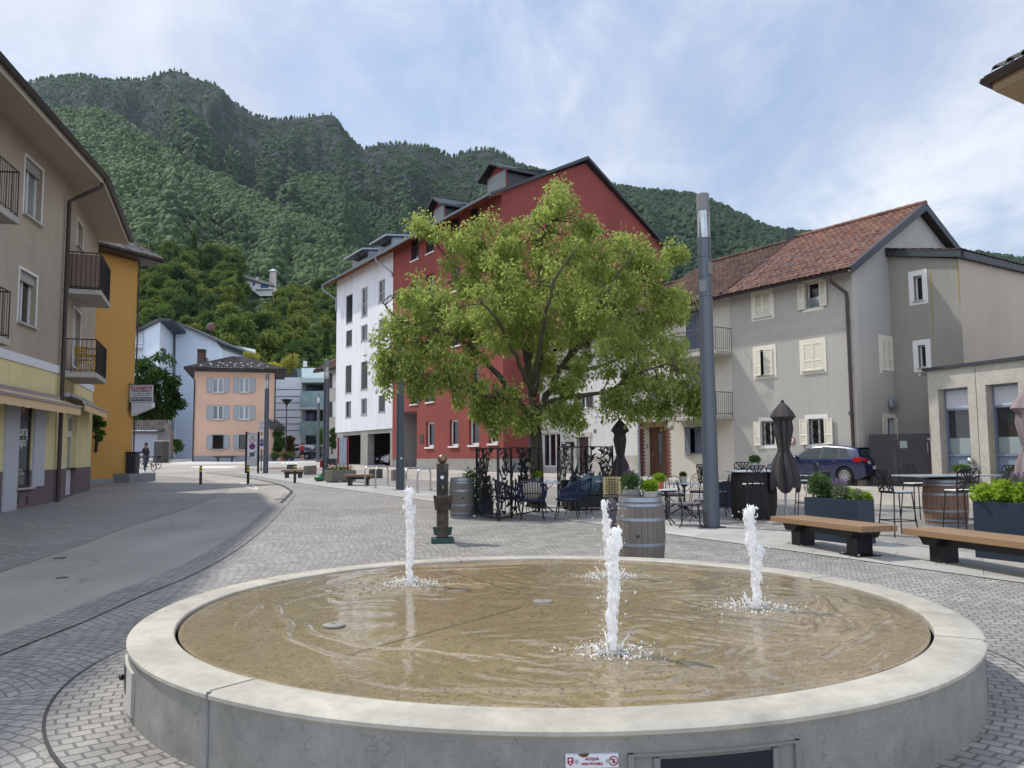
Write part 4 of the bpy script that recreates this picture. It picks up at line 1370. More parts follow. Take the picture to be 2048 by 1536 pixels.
for k,r in enumerate(zw):
 window(WR,block,r,frame=m_greyframe if k%3 else m_dframe,depth=0.15,mull=0,sill=m_greyframe,louvre=m_blind if k in(0,3,6,7,8,11)else None,fw=0.09,sill_out=0.05,transom=0.45 if k in(1,2)else False)
for k,r in enumerate(zr_):window(WR,block,r,depth=0.22,mull=0,pane=m_pane_d,fw=0.13,sill=m_whitepaint,sill_h=0.11,sill_out=0.1)
for k,r in enumerate(rows):
 w=window(WR,block,r,frame=m_dframe,depth=0.22,mull=0,sill=m_whitepaint,louvre=m_blind_l if k%3==1 else None,fw=0.07,sill_h=0.09)
 railing(WR,w,r[0]+.02,r[2]-.02,r[1],r[1]+0.95,-0.03,False,0.1)
mb=MB(WR.M)
mb.quad((pas[0],2.6,0),(pas[2],2.6,0),(pas[2],2.6,pas[3]),(pas[0],2.6,pas[3]));mb.quad((pas[2],2.6,0),(pas[2],0.02,0),(pas[2],0.02,pas[3]),(pas[2],2.6,pas[3]));mb.quad((pas[0],0.02,0),(pas[0],2.6,0),(pas[0],2.6,pas[3]),(pas[0],0.02,pas[3]));mb.quad((pas[0],0.02,pas[3]),(pas[2],0.02,pas[3]),(pas[2],2.6,pas[3]),(pas[0],2.6,pas[3]))
mb.build('passage',simple('passage_grey',srgb(150,144,142),0.85,var=0.1),block)
mb=MB(WR.M);zd=WR.px(815,861)[1];mb.box(pas[0]+.05,2.5,0,pas[2]-.02,2.58,zd);dd=mb.build('door',simple('grey_door',srgb(118,112,118),0.6),block)
mb=MB(WR.M);mb.tube([((pas[0]+pas[2])/2,2.46,2.0),((pas[0]+pas[2])/2+.15,2.46,2.0)],0.02,6);mb.build('handle',m_steel,dd)
r=WR.rect(840,869,847,887)
mb=MB(WR.M)
for k in range(4):mb.box(r[0],-0.03,r[1]+(r[3]-r[1])*k/4+.02,r[2],-0.0,r[1]+(r[3]-r[1])*(k+1)/4-.02)
mb.build('name_plate',m_dframe,block)
mb=MB(WR.M)
for(x0,x1)in((720,734),(779,785),(786.5,793),(672,684)):
 a,b=WR.px(x0,900)[0],WR.px(x1,900)[0];mb.box(a,0.05,0,b,0.6,zbW-0.012)
for(x0,x1)in((684,720),(734,779)):
 a,b=WR.px(x0,900)[0],WR.px(x1,900)[0];mb.box(a,0.08,zg,b,0.5,zbW-0.012)
mb.build('garage_frame',m_concb,block)
m_gar=simple('garage_inside',srgb(84,82,80),0.9)
mb=MB(WR.M);a,b=s_l+0.1,gar1+0.2
mb.quad((a,7,0),(b,7,0),(b,7,zbW),(a,7,zbW));mb.quad((a,0.6,0),(a,7,0),(a,7,zbW),(a,0.6,zbW));mb.quad((b,7,0),(b,0.6,0),(b,0.6,zbW),(b,7,zbW));mb.quad((a,0.6,zbW-0.02),(b,0.6,zbW-0.02),(b,7,zbW-0.02),(a,7,zbW-0.02))
mb.build('garage',m_gar,block)
m_metalroof=simple('dark_metal_roof',srgb(58,60,64),0.45,0.5,var=0.12)
rh=WG.px(1170,318)
rdx=rh[0]
def RP(s_along,acr,z,o=0.0):
 p=CR+dR*(LR-s_along)+dG*acr
 return V((p.x,p.y,z+o))
ovr=0.95
slope=(rh[1]-zE)/rdx
eL0,eL1=RP(s_l-0.9,-ovr,zE-slope*ovr+0.15),RP(LR+0.35,-ovr,zE-slope*ovr+0.15)
rL0,rL1=RP(s_l-0.9,rdx,rh[1]+0.1),RP(LR+0.35,rdx,rh[1]+0.1)
sl2=(rh[1]-zgr)/(sR-rdx)
fL0,fL1=RP(s_l-0.9,sR+0.5,zgr-sl2*0.5+0.1),RP(LR+0.35,sR+0.5,zgr-sl2*0.5+0.1)
mb=MB()
mb.slab([eL0,eL1,rL1,rL0],V((0,0,1)),0.2);mb.slab([rL0,rL1,fL1,fL0],V((0,0,1)),0.2)
mb.build('roof',m_metalroof,block)
mb=MB()
for k in range(26):
 s=s_l-0.6+(LR-s_l+0.7)*k/25
 a=RP(s,-ovr+.05,zE-slope*ovr-0.06);b=RP(s,0.0,zE-0.09-0.03)
 mb=MB();mb.tube([a,b],0.06,4)
 mb.build('rafter',wood('orange_wood',srgb(168,104,58),srgb(140,82,44),0),block)
mb=MB();mb.quad(RP(s_l-.85,-ovr+.03,zE-slope*ovr-0.055),RP(LR+.3,-ovr+.03,zE-slope*ovr-0.055),RP(LR+.3,0,zE-0.07),RP(s_l-.85,0,zE-0.07));mb.build('soffit',_M['orange_wood'],block)
gutter(block,eL0-dG*0.1-V((0,0,0.1)),eL1-dG*0.1-V((0,0,0.1)),0.10,m_zinc)
for s in(s_l+0.06,sw_+0.0):
 a=RP(s-0.8,-ovr-0.1,zE-slope*ovr-0.1);b=RP(s,-0.08,zE-slope*ovr-1.3)
 pipe(block,[a,a+V((0,0,-0.25)),b,b+V((0,0,-1.0 if s<sw_-1 else-0.3))],0.06,m_zinc,clips=1)
mb=MB(WR.M);mb.quad((s_l,0,ze_),(sw_,0,ze_),(sw_,0,zE),(s_l,0,zE));mb.add([(s_l,0,ze_),(s_l,11.5,ze_),(s_l,rdx,rh[1]),(s_l,0,zE)],[(0,1,2,3)]);mb.build('white_wall',m_whitew,block)
def dormer(s0,s1,z0,z1,acr0,acr1,cheek,front,glassm):
 """box dormer with a small gabled roof set on the near slope"""
 mb=MB()
 zt=lambda a:zE+slope*a
 P=lambda s,a,z:RP(s,a,z)
 for s in(s0,s1):
  mb.add([P(s,acr0,zt(acr0)),P(s,acr1,zt(acr1)),P(s,acr1,z1),P(s,acr0,z1)],[(0,1,2,3)])
 d=mb.build('dormer',cheek,block)
 mb=MB();mb.quad(P(s0,acr0,zt(acr0)),P(s1,acr0,zt(acr0)),P(s1,acr0,z1),P(s0,acr0,z1));sm=(s0+s1)/2
 mb.add([P(s0,acr0,z1),P(s1,acr0,z1),P(sm,acr0,z1+0.55)],[(0,1,2)]);mb.build('dormer_front',front,d)
 mb=MB();n=9
 for k in range(n):
  za=zt(acr0)+0.1+(z1-zt(acr0)-.15)*k/n;zb_=za+(z1-zt(acr0)-.15)/n*0.8
  mb.quad(P(s0+.12,acr0-.03,za),P(s1-.12,acr0-.03,za),P(s1-.12,acr0-.06,zb_),P(s0+.12,acr0-.06,zb_))
 mb.build('dormer_window',glassm,d)
 mb=MB();o=0.35;fr=acr0-0.55
 for(sa,sb)in((s0-o,sm),(sm,s1+o)):
  za,zb_=(z1-0.12,z1+0.62)if sb==sm else(z1+0.62,z1-0.12)
  mb.slab([P(sa,fr,za),P(sb,fr,zb_),P(sb,acr1+1.2,zb_),P(sa,acr1+1.2,za)],V((0,0,1)),0.14)
 mb.build('dormer_roof',m_metalroof,d)
def shed_dormer(s0,s1,acr0,h):
 zt=lambda a:zE+slope*a
 mb=MB();z1=zt(acr0)+h;a1=(z1-0.1-zE)/slope
 mb.quad(RP(s0,acr0,zt(acr0)),RP(s1,acr0,zt(acr0)),RP(s1,acr0,z1),RP(s0,acr0,z1))
 for s in(s0,s1):mb.add([RP(s,acr0,zt(acr0)),RP(s,a1+1,zt(a1+1)),RP(s,acr0,z1)],[(0,1,2)])
 d=mb.build('dormer',m_zinc,block)
 mb=MB();mb.quad(RP(s0+.3,acr0-.02,zt(acr0)+.25),RP(s1-.3,acr0-.02,zt(acr0)+.25),RP(s1-.3,acr0-.02,z1-.2),RP(s0+.3,acr0-.02,z1-.2));mb.build('dormer_window',m_pane_d,d)
 mb=MB();mb.slab([RP(s0-.3,acr0-.7,z1-0.02),RP(s1+.3,acr0-.7,z1-0.02),RP(s1+.3,acr0+2.6,z1+0.35),RP(s0-.3,acr0+2.6,z1+0.35)],V((0,0,1)),0.14);mb.build('dormer_roof',m_zinc,d)
def s_at(px,acr,z):
 """position along the block seen at px on the line acr across"""
 d=ray(px,500);best=None
 P0=RP(0,acr,0);P1=RP(1,acr,0);u=P1-P0
 den=d.x*u.y-d.y*u.x
 return(P0.y*d.x-P0.x*d.y)/-den if abs(den)>1e-9 else 0
for(x0,x1)in((965,1018),(857,893)):
 a0=0.7
 s0,s1=s_at(x0+10,a0,0),s_at(x1-2,a0,0)
 dormer(s0,s1,0,zE+slope*a0+1.35,a0,4.2,m_metalroof,m_redw,m_blind_l)
for(x0,x1)in((706,738),(757,785)):
 a0=0.9
 s0,s1=s_at(x0,a0,0),s_at(x1,a0,0)
 shed_dormer(min(s0,s1),max(s0,s1),a0,1.25)
# ------------------------------------------------------------------ the row on the right
PN=V((12.8,30.4,0));PF=V((1.6,47.4,0))
WF=Wall(PF,PN)
LF=WF.L
dH=(PN-PF).normalized()
dQ=V((-dH.y,dH.x,0))
WS=Wall(PN,PN+dQ*10.0)
sA_=WF.px(1277,850)[0];sB_=WF.px(1462,700)[0]
zF=WF.px(1700,533)[1]
m_greyw=plaster('grey_render',srgb(172,169,162),stain=0.09,streak=0.25)
m_beigew=plaster('beige_render',srgb(192,186,174),stain=0.08,streak=0.3)
m_whiteh=plaster('white_house_render',srgb(202,201,196),stain=0.08,c2=srgb(150,148,142),streak=0.3)
m_cream=simple('cream_paint',srgb(214,209,192),0.5,var=0.06)
m_shgrey=simple('slate_blue_paint',srgb(88,95,108),0.5,var=0.08)
m_shbrown=simple('dark_brown_paint',srgb(58,47,44),0.5)
grey=thing('grey_house','grey three storey house with cream shutters and red tiled roof','house',PN)
terr=thing('terrace_house','beige house with two balconies and a brick framed door behind the lamp post','house',WF.pt(sB_,0))
whit=thing('white_house','white rendered house half hidden by the tree and umbrella','house',WF.pt(sA_,0))
def wrect(c,w_tl,w_br):return c
# --- grey house, front
def R(x0,y0,x1,y1):return WF.rect(x0,y0,x1,y1)
g_w=[(R(1509,582,1541,632),'closed',0),(R(1612,567,1640,618),'open',1),(R(1513,699,1546,751),'half',2),(R(1607,686,1645,740),'closed',3),(R(1524,843,1551,891),'open',4),(R(1618,836,1650,889),'open',5)]
for(i,j)in((0,1),(2,3),(4,5)):
 z0=(g_w[i][0][1]+g_w[j][0][1])/2;z1=(g_w[i][0][3]+g_w[j][0][3])/2
 for k in(i,j):
  r=g_w[k][0];g_w[k]=((r[0],z0,r[2],z1),)+g_w[k][1:]
wS=[WS.rect(1763,679,1784,741),WS.rect(1772,836,1790,880)]
mb=MB(WF.M);wall_holes(mb,sB_,LF,0,zF,[q[0]for q in g_w],0.2)
mb.T=WS.M
rS=WS.px(1835,420);zgs=rS[1]
sl3=(zgs-zF)/rS[0]
lw=2*rS[0]
wall_holes(mb,0,lw,0,zF,wS,0.2)
mb.add([(0,0,zF),(lw,0,zF),(rS[0],0,zgs-0.1)],[(0,1,2)])
mb.build('wall',m_greyw,grey)
mb=MB(WF.M);mb.box(LF-0.28,-0.014,0,LF+0.012,0,zF);mb.T=WS.M;mb.box(0.0,-0.014,0,0.3,0,zF);mb.build('corner_band',simple('pale_corner',srgb(176,172,164),0.85,var=0.06),grey)
for(r,mode,k)in g_w:
 w=window(WF,grey,r,surround=m_cream if k<4 else m_whitepaint,sw=0.17 if mode!='open' else 0.16,shut=m_cream,mode=mode,sill=m_sill if mode!='open' else None,pane=m_pane_d,mull=1 if k>3 else 0,depth=0.19)
 if k==1:
  mb=MB(WF.M);mb.box(r[0]+.03,0.08,r[1]+.02,r[2]-.03,0.1,r[1]+(r[3]-r[1])*0.42);mb.build('glass_guard',clear_glass('frosted_guard',(0.8,0.86,0.88),0.7),w)
 if k>3:
  mb=MB(WF.M);a,c,b,d=r
  n=4
  H=d-c;Wd=b-a;st=Wd/3.0
  import itertools
  for sgn_ in(1,-1):
   q=-H
   while q<Wd+H:
    pts=[]
    for z in(0.0,H):
     pts.append((q+(z if sgn_>0 else H-z)*0.62,z))
    (xa,z_a),(xb,z_b)=pts
    def clip(xa,za,xb,zb):
     t0,t1=0.0,1.0
     dx=xb-xa
     if abs(dx)<1e-9:return None
     ta,tb=(0-xa)/dx,(Wd-xa)/dx
     if ta>tb:ta,tb=tb,ta
     t0,t1=max(t0,ta),min(t1,tb)
     if t0>=t1:return None
     return(xa+dx*t0,za+(zb-za)*t0,xa+dx*t1,za+(zb-za)*t1)
    cc=clip(xa,z_a,xb,z_b)
    if cc:mb.tube([(a+cc[0],0.035 if sgn_>0 else 0.045,c+cc[1]),(a+cc[2],0.035 if sgn_>0 else 0.045,c+cc[3])],0.011,5)
    q+=st
  mb.box(a,0.03,c,a+0.02,0.05,d);mb.box(b-0.02,0.03,c,b,0.05,d)
  mb.build('lattice',m_black,w)
window(WS,grey,wS[0],surround=m_cream,sw=0.15,shut=m_cream,mode='closed',depth=0.19)
window(WS,grey,wS[1],surround=m_cream,sw=0.15,shut=m_cream,mode='open',depth=0.19,sill=None,pane=m_pane_l)
np_=WF.rect(1697,823,1706,829)
mb=MB(WF.M);mb.box(np_[0],-0.012,np_[1],np_[2],0.0,np_[3]);pl_=mb.build('number_plate',simple('enamel_blue',srgb(34,52,104),0.3),grey)
text('43',m_plate,pl_,WF.M@Matrix.Translation(((np_[0]+np_[2])/2,-0.0135,(np_[1]+np_[3])/2)),(np_[3]-np_[1])*0.85,bold=0.002)
a,z=WF.px(1584,881)
mb=MB(WF.M);disc_xz(mb,(a,z),0.15,-0.03,-0.01,28);ns=mb.build('no_parking_disc',m_red,grey)
mb=MB(WF.M);disc_xz(mb,(a,z),0.115,-0.034,-0.03,24);mb.build('disc_face',m_plate,ns)
mb=MB(WF.M);mb.add([(a-.08,-0.036,z+.05),(a-.05,-0.036,z+.08),(a+.08,-0.036,z-.05),(a+.05,-0.036,z-.08)],[(0,1,2,3)]);mb.build('disc_bar',m_dark,ns)
a,z=WS.px(1780,808)
mb=MB(WS.M);mb.ball((a,-0.1,z),0.2,14,10,(1,0.55,1.25));mb.build('wall_lamp',simple('opal_grey',srgb(122,126,134),0.3),grey,smooth=60)
OVF=0.55
def HP(s,acr,z):p=PF+dH*s+dQ*acr;return V((p.x,p.y,z))
def pitched(root,s0,s1,zE_,ridge_a,zR,mat,seed,tw=0.26,th=0.34,ov=OVF,over1=0.0):
 sl=(zR-zE_)/ridge_a
 A,B=HP(s0,-ov,zE_-sl*ov+0.16),HP(s1+over1,-ov,zE_-sl*ov+0.16)
 C_,D=HP(s1+over1,ridge_a,zR+0.16),HP(s0,ridge_a,zR+0.16)
 E,F_=HP(s0,2*ridge_a+ov,zE_-sl*ov+0.16),HP(s1+over1,2*ridge_a+ov,zE_-sl*ov+0.16)
 mb=MB();n1=(B-A).cross(D-A).normalized();n1=n1 if n1.z>0 else-n1;n2=(F_-C_).cross(D-C_).normalized();n2=n2 if n2.z>0 else-n2
 k=0.012
 mb.slab([A-n1*k,B-n1*k,C_-n1*k,D-n1*k],n1,0.12);mb.slab([D-n2*k,C_-n2*k,F_-n2*k,E-n2*k],n2,0.12)
 mb.build('roof_deck',m_darkwood,root)
 tiles('roof',A,B,C_,D,mat,root,tw=tw,th=th,seed=seed)
 tiles('roof',F_,E,D,C_,mat,root,tw=tw,th=th,seed=seed+1)
 mb=MB();ridge_caps(mb,D+V((0,0,.06)),C_+V((0,0,.06)),0.11);mb.build('ridge',mat,root,smooth=60)
 gutter(root,A-dQ*0.09-V((0,0,0.08)),B-dQ*0.09-V((0,0,0.08)),0.085,m_black)
 mb=MB();zz=zE_-0.01;mb.quad(HP(s0,0,zz),HP(s1+over1,0,zz),HP(s1+over1,-ov+.02,zz-sl*ov+0.03),HP(s0,-ov+.02,zz-sl*ov+0.03));mb.build('soffit',simple('grey_soffit',srgb(132,130,126),0.8),root)
 return A,B,C_,D,E,F_
m_rtile=tilemat('red_tiles',srgb(130,94,80),srgb(96,66,56),0.35)
m_btile=tilemat('weathered_tiles',srgb(96,70,60),srgb(62,46,42),0.55)
vg=0.35
rp=pitched(grey,sB_,LF,zF,rS[0],zgs,m_rtile,5,over1=vg)
mb=MB()
for(p,q)in((rp[1],rp[2]),(rp[5],rp[2])):
 u=dH*0.03
 mb.quad(p+u+V((0,0,.05)),q+u+V((0,0,.07)),q+u-V((0,0,.27)),p+u-V((0,0,.25)));mb.quad(p+u+V((0,0,.05)),q+u+V((0,0,.07)),q-u*4+V((0,0,.07)),p-u*4+V((0,0,.05)))
mb.build('verge',m_anth,grey)
mb=MB();z0_,z1_=zF-0.02,zgs-0.02
sl3=(zgs-zF)/rS[0]
mb.quad(HP(LF,-OVF,z0_-sl3*OVF+.04),HP(LF+vg,-OVF,z0_-sl3*OVF+.04),HP(LF+vg,rS[0],z1_),HP(LF,rS[0],z1_));mb.quad(HP(LF,2*rS[0]+.5,z0_-sl3*.5),HP(LF+vg,2*rS[0]+.5,z0_-sl3*.5),HP(LF+vg,rS[0],z1_),HP(LF,rS[0],z1_));mb.build('soffit',m_darkwood,grey)
mb=MB();rg=random.Random(4)
for row in range(5):
 for k in range(15):
  u=(k+0.5*(row%2)+.3)/15.5;v=0.06+row*0.13
  p=rp[0].lerp(rp[1],u).lerp(rp[3].lerp(rp[2],u),v)+V((0,0,0.10))
  up_=(rp[3]-rp[0]).normalized()
  mb.tube([p,p-up_*0.34],0.016,5);mb.tube([p-up_*0.34,p-up_*0.34+V((0,0,.05))],0.014,5)
o=mb.build('snow_guard',m_zinc,grey);o['kind']='stuff'
q=rp[1]-dQ*0.09-dH*(vg+0.45)-V((0,0,.12));wpt=HP(LF-0.16,-0.10,0)
pipe(grey,[q,q-V((0,0,.25)),V((wpt.x,wpt.y,zF-1.0))-dQ*0.02,V((wpt.x,wpt.y,zF-1.25)),V((wpt.x,wpt.y,gz(wpt.y)))],0.065,clips=4)
# --- beige terrace house
t_d2=R(1372,612,1420,698);t_d1=R(1372,728,1420,829);t_gw=R(1371,853,1414,908);t_lw=R(1297,757,1324,801)
t_d2=(t_d2[0],WF.px(1394,698)[1],t_d2[2],WF.px(1394,615)[1])
brk=R(1283,852,1334,952)
ob=(brk[0],0.0,brk[2],brk[3])
mb=MB(WF.M);wall_holes(mb,sA_,sB_,0,zF,[t_d2,t_d1,t_gw,t_lw,ob],0.2)
mb.build('wall',m_beigew,terr)
for(r,md)in((t_d2,'closed'),(t_d1,'closed'),(t_gw,'half'),(t_lw,'closed')):
 window(WF,terr,r,surround=m_cream,sw=0.06,shut=m_shgrey,mode=md,sill=m_sill if r in(t_gw,t_lw)else None,pane=m_pane_d)
mb=MB(WF.M)
mb.quad((ob[0],0.6,0),(ob[2],0.6,0),(ob[2],0.6,ob[3]),(ob[0],0.6,ob[3]));mb.quad((ob[0],0.2,0),(ob[0],0.9,0),(ob[0],0.9,ob[3]),(ob[0],0.2,ob[3]));mb.quad((ob[2],0.9,0),(ob[2],0.2,0),(ob[2],0.2,ob[3]),(ob[2],0.9,ob[3]));mb.quad((ob[0],0.2,ob[3]),(ob[2],0.2,ob[3]),(ob[2],0.9,ob[3]),(ob[0],0.9,ob[3]))
mb.build('porch',m_cream,terr)
m_door=wood('brown_door',srgb(98,58,38),srgb(70,40,28),2)
mb=MB(WF.M);wd=ob[2]-ob[0];zg_=gz(42)
mb.box(ob[0]+.03,0.52,zg_,ob[2]-0.02,0.58,ob[3]-0.05);de=mb.build('door',m_door,terr)
mb=MB(WF.M);mb.box(ob[0]+wd*.35,0.51,zg_+0.5,ob[0]+wd*.52,0.522,ob[3]-0.35);mb.build('pane',m_pane_d,de)
mb=MB(WF.M);mb.tube([(ob[0]+wd*.12,0.47,zg_+1.05),(ob[0]+wd*.2,0.47,zg_+1.05)],0.015,6);mb.build('handle',m_steel,de)
m_brick=tilemat('brick_red',srgb(122,66,54),srgb(80,44,40),0.1)
mb=MB(WF.M);rg=random.Random(9)
bh=0.085;nb=int(ob[3]/bh)
for k in range(nb):
 z=k*bh+0.006
 for(x,s)in((ob[0],-1),(ob[2],1)):
  l=0.26 if k%2 else 0.16
  l2=0.0 if s>0 else(0.0 if k%2 else 0.0)
  mb.box(x,-0.02,z,x+s*l,0.0,z+bh-0.018)
  mb.box(x-s*0.004,-0.02,z,x-s*0.02,0.22 if k%2 else 0.12,z+bh-0.018)
nx=int((wd+0.36)/bh)
for k in range(nx):
 x=ob[0]-0.18+k*bh;mb.box(x+.006,-0.022,ob[3]+0.004,x+bh-0.012,0.0,ob[3]+0.2)
o=mb.build('brick_surround',m_brick,terr)
mb=MB(WF.M);a,z=WF.px(1343,853);mb.box(a-.12,-0.03,z-.08,a+.12,0,z+.08);mb.build('meter_plate',m_greyframe,terr)
mb=MB(WF.M);a,z=WF.px(1307,892);mb.box(ob[0]+.004,0.3,z-.12,ob[0]+.03,0.4,z+.12);mb.build('intercom',m_greyframe,terr)
for(x0,x1,yt,yb,n_)in((1332,1431,656,712,0),(1327,1433,786,843,1)):
 o_=1.05
 s0=WF.px(x0,yb,o_)[0];s1=WF.px(x1,yb-14,o_)[0]
 zz=WF.px(1400,(704,832)[n_],o_)[1]
 mb=MB(WF.M);mb.box(s0,-o_,zz-0.16,s1,0,zz);b_=mb.build('balcony',m_balc,terr,bevel=0.02)
 railing(WF,b_,s0+.04,s1-.04,zz+.002,zz+1.0,o_-.05,True,0.115,m_anth)
rpt=pitched(terr,sA_,sB_,zF-0.02,rS[0],zgs-0.10,m_btile,15)
mb=MB();mb.tube([rpt[1].lerp(rpt[2],0.0)+V((0,0,.09)),rpt[2]+V((0,0,.12))],0.09,6);mb.build('verge',m_btile,terr)
chm=HP(sB_-0.25,rS[0]-0.1,zgs)
mb=MB();mb.cbox((chm.x,chm.y,zgs+0.35),(0.3,0.3,0.7));mb.build('vent_pipe',m_anth,terr)
qd=HP(sA_+0.12,-0.09,0)
pipe(terr,[V((qd.x,qd.y,zF-0.3)),V((qd.x,qd.y,2)),V((qd.x,qd.y,gz(qd.y)))],0.06,m_zinc,clips=4)
# --- white house
w_sh=[(R(1101,798,1119,828),'open'),(R(1213,776,1232,810),'open'),(R(1151,664,1172,700),'open'),(R(1218,655,1243,690),'open'),(R(1100,672,1120,704),'open'),(R(1158,786,1176,816),'open')]
w_big=R(1083,866,1121,934);w_dr=R(1154,874,1178,950);w_dr=(w_dr[0],0,w_dr[2],w_dr[3])
mb=MB(WF.M);wall_holes(mb,0,sA_,0,zF-0.6,[q[0]for q in w_sh]+[w_big,w_dr],0.22)
mb.build('wall',m_whiteh,whit)
zpd=WF.px(1265,911)[1]
mb=MB(WF.M);wall_holes(mb,0,sA_,0,zpd,[w_big,w_dr],0.1,-0.02);mb.build('plinth',m_balc,whit)
for(r,md)in w_sh:window(WF,whit,r,shut=m_shbrown,mode=md,sill=m_sill,pane=m_pane_d,depth=0.18)
window(WF,whit,w_big,frame=m_whitepaint,pane=m_pane_d,mull=2,sill=None,depth=0.2,name='shop_window',fw=0.08)
mb=MB(WF.M);a,c,b,d=w_dr
mb.box(a-.18,-0.03,0,a,0.1,d);mb.box(b,-0.03,0,b+.18,0.1,d);mb.box(a-.26,-0.05,d,b+.26,0.1,d+.24);mb.build('door_surround',m_sill,whit)
mb=MB(WF.M);mb.box(a,0.18,0,b,0.215,d);mb.build('door',simple('dark_red_door',srgb(62,34,32),0.5),whit)
lb=R(1130,884,1149,894.5)
mb=MB(WF.M);mb.box(lb[0],-0.26,lb[1],lb[2],0,lb[3]);l_=mb.build('letterbox',m_black,whit,bevel=0.01)
mb=MB(WF.M);w_=lb[2]-lb[0];h_=lb[3]-lb[1]
mb.box(lb[0]+w_*.1,-0.264,lb[1]+h_*.7,lb[0]+w_*.45,-0.26,lb[1]+h_*.85);mb.box(lb[0]+w_*.6,-0.264,lb[1]+h_*.35,lb[0]+w_*.9,-0.26,lb[1]+h_*.5);mb.build('name_tag',m_plate,l_)
a,z=WF.px(1191,837)
mb=MB(WF.M);mb.box(a-.14,-0.015,z-.22,a+.14,0,z+.22);si=mb.build('wall_tile',m_plate,whit)
mb=MB(WF.M);disc_xz(mb,(a,z+.04),0.08,-0.019,-0.015,18,0.05);mb.box(a-.015,-0.019,z-.17,a+.015,-0.015,z-.04);mb.box(a-.07,-0.019,z-.19,a+.07,-0.015,z-.165);mb.build('tile_emblem',m_shgrey,si)
mb=MB(WF.M);a,z=WF.px(1190,862);mb.box(a-.1,-0.02,z-.1,a+.1,0,z+.1);mb.build('number_plate',m_shgrey,whit)
pitched(whit,0,sA_-0.02,zF-0.62,rS[0],zgs-0.7,m_btile,25)
# --- wing behind: grey wall facing the square, beige wall turning away
Pw0=PN+dQ*2.45+dH*0.0
tW=Pw0
WW=Wall(Pw0-dH*0.02,Pw0+dH*2.6)
cW=WW.px(1938,900)[0]
PC=WW.pt(cW,0)
WB=Wall(PC,PC+dQ*7)
zw0=WW.px(1812,505)[1];zw1=WW.px(1936,513)[1]
wing=thing('rear_wing','grey and beige rear wing with two small white framed windows','building',PC)
ww=[WW.rect(1828,551,1845,601),WW.rect(1837,690,1852,735)]
mb=MB(WW.M);wall_holes(mb,0,cW,0,min(zw0,zw1),ww,0.2)
mb.add([(0,0,min(zw0,zw1)),(cW,0,min(zw0,zw1)),(cW,0,zw1),(0,0,zw0)],[(0,1,2,3)])
mb.build('wall',plaster('wing_grey',srgb(150,146,138),stain=0.14,c2=srgb(122,118,112),streak=0.4),wing)
zb1=WB.px(2046,547)[1]
sB1=WB.px(2046,700)[0]
k_=(zb1-zw1)/sB1
mb=MB(WB.M);mb.quad((0,0,0),(7,0,0),(7,0,zw1+k_*7),(0,0,zw1));mb.build('side_wall',plaster('wing_beige',srgb(186,172,156),stain=0.08,streak=0.3),wing)
for r in ww:window(WW,wing,r,surround=m_whitepaint,sw=0.2,sill=m_sill,mull=0,depth=0.2,pane=m_pane_d,fw=0.05)
m_ystain=simple('lichen_stain',srgb(148,132,62),0.9,var=0.3)
mb=MB(WW.M)
for(px0,y0,px1,y1,w_)in((1861,545,1867,680,.05),(1933,520,1943,600,.06)):
 s0,z0=WW.px(px0,y0);s1,z1=WW.px(px1,y1);s0=min(s0,cW-.04);s1=min(s1,cW-.04)
 mb.quad((s0-w_/2,-0.006,z0),(s0+w_/2,-0.006,z0),(s1+w_/3,-0.006,z1),(s1-w_/4,-0.006,z1))
mb.build('stain',m_ystain,wing)
mb=MB(WW.M);mb.add([(-.0,-.18,zw0+.0),(cW+.18,-.18,zw1),(cW+.18,-.18,zw1+.26),(-.0,-.18,zw0+.26),(0,0.1,zw0),(cW+.18,0.1,zw1),(cW+.18,0.1,zw1+.26),(0,0.1,zw0+.26)],[(0,1,2,3),(4,7,6,5),(0,4,5,1),(3,2,6,7),(1,5,6,2),(0,3,7,4)])
mb.T=WB.M;mb.add([(-.18,-.18,zw1),(7,-.18,zw1+k_*7),(7,-.18,zw1+k_*7+.22),(-.18,-.18,zw1+.26),(-.18,.1,zw1),(7,.1,zw1+k_*7),(7,.1,zw1+k_*7+.22),(-.18,.1,zw1+.26)],[(0,1,2,3),(4,7,6,5),(0,4,5,1),(3,2,6,7)])
mb.build('fascia',m_anth,wing)
A,B=WB.pt(-.2,zw1+.27,.2),WB.pt(7,zw1+k_*7+.24,.2)
tiles('roof',A,B,WB.pt(7,zw1+k_*7+1.0,-4),WB.pt(-.2,zw1+1.2,-4),m_btile,wing,tw=.26,th=.34)
mb=MB();mb.quad(WW.pt(0,zw0+.27,.15),A,WB.pt(-.2,zw1+1.1,-4),WW.pt(0,zw0+.6,-4));mb.build('roof_deck',m_anth,wing)
# --- concrete shop at the right edge
PK=V((15.66,30.8,0))*0.945;dK=V((0.36,-1,0)).normalized()
WK=Wall(PK,PK+dK*9)
zK=WK.px(1945,731)[1]
m_concs=conc('shop_concrete',srgb(178,175,166),stain=0.14)
shopc=thing('concrete_shop','low concrete shop with tall blue framed windows at the right edge','building',PK)
kw=[WK.rect(1880,776,1940,962),WK.rect(1976,766,2042,972)]
gap=kw[1][0]-kw[0][0]
kw.append((kw[1][0]+gap,kw[1][1],kw[1][2]+gap,kw[1][3]))
zt_=(kw[0][3]+kw[1][3])/2
kw=[(a,gz(29),b,zt_)for(a,c,b,d)in kw]
mb=MB(WK.M);wall_holes(mb,0,9,0,zK,kw,0.42)
mb.quad((0,8,0),(0,0,0),(0,0,zK),(0,8,zK))
mb.build('wall',m_concs,shopc)
mb=MB(WK.M);js=WK.px(1956,850)[0];mb.box(js-0.008,-0.004,0,js+0.008,0,zK);mb.build('joint',m_dark,shopc)
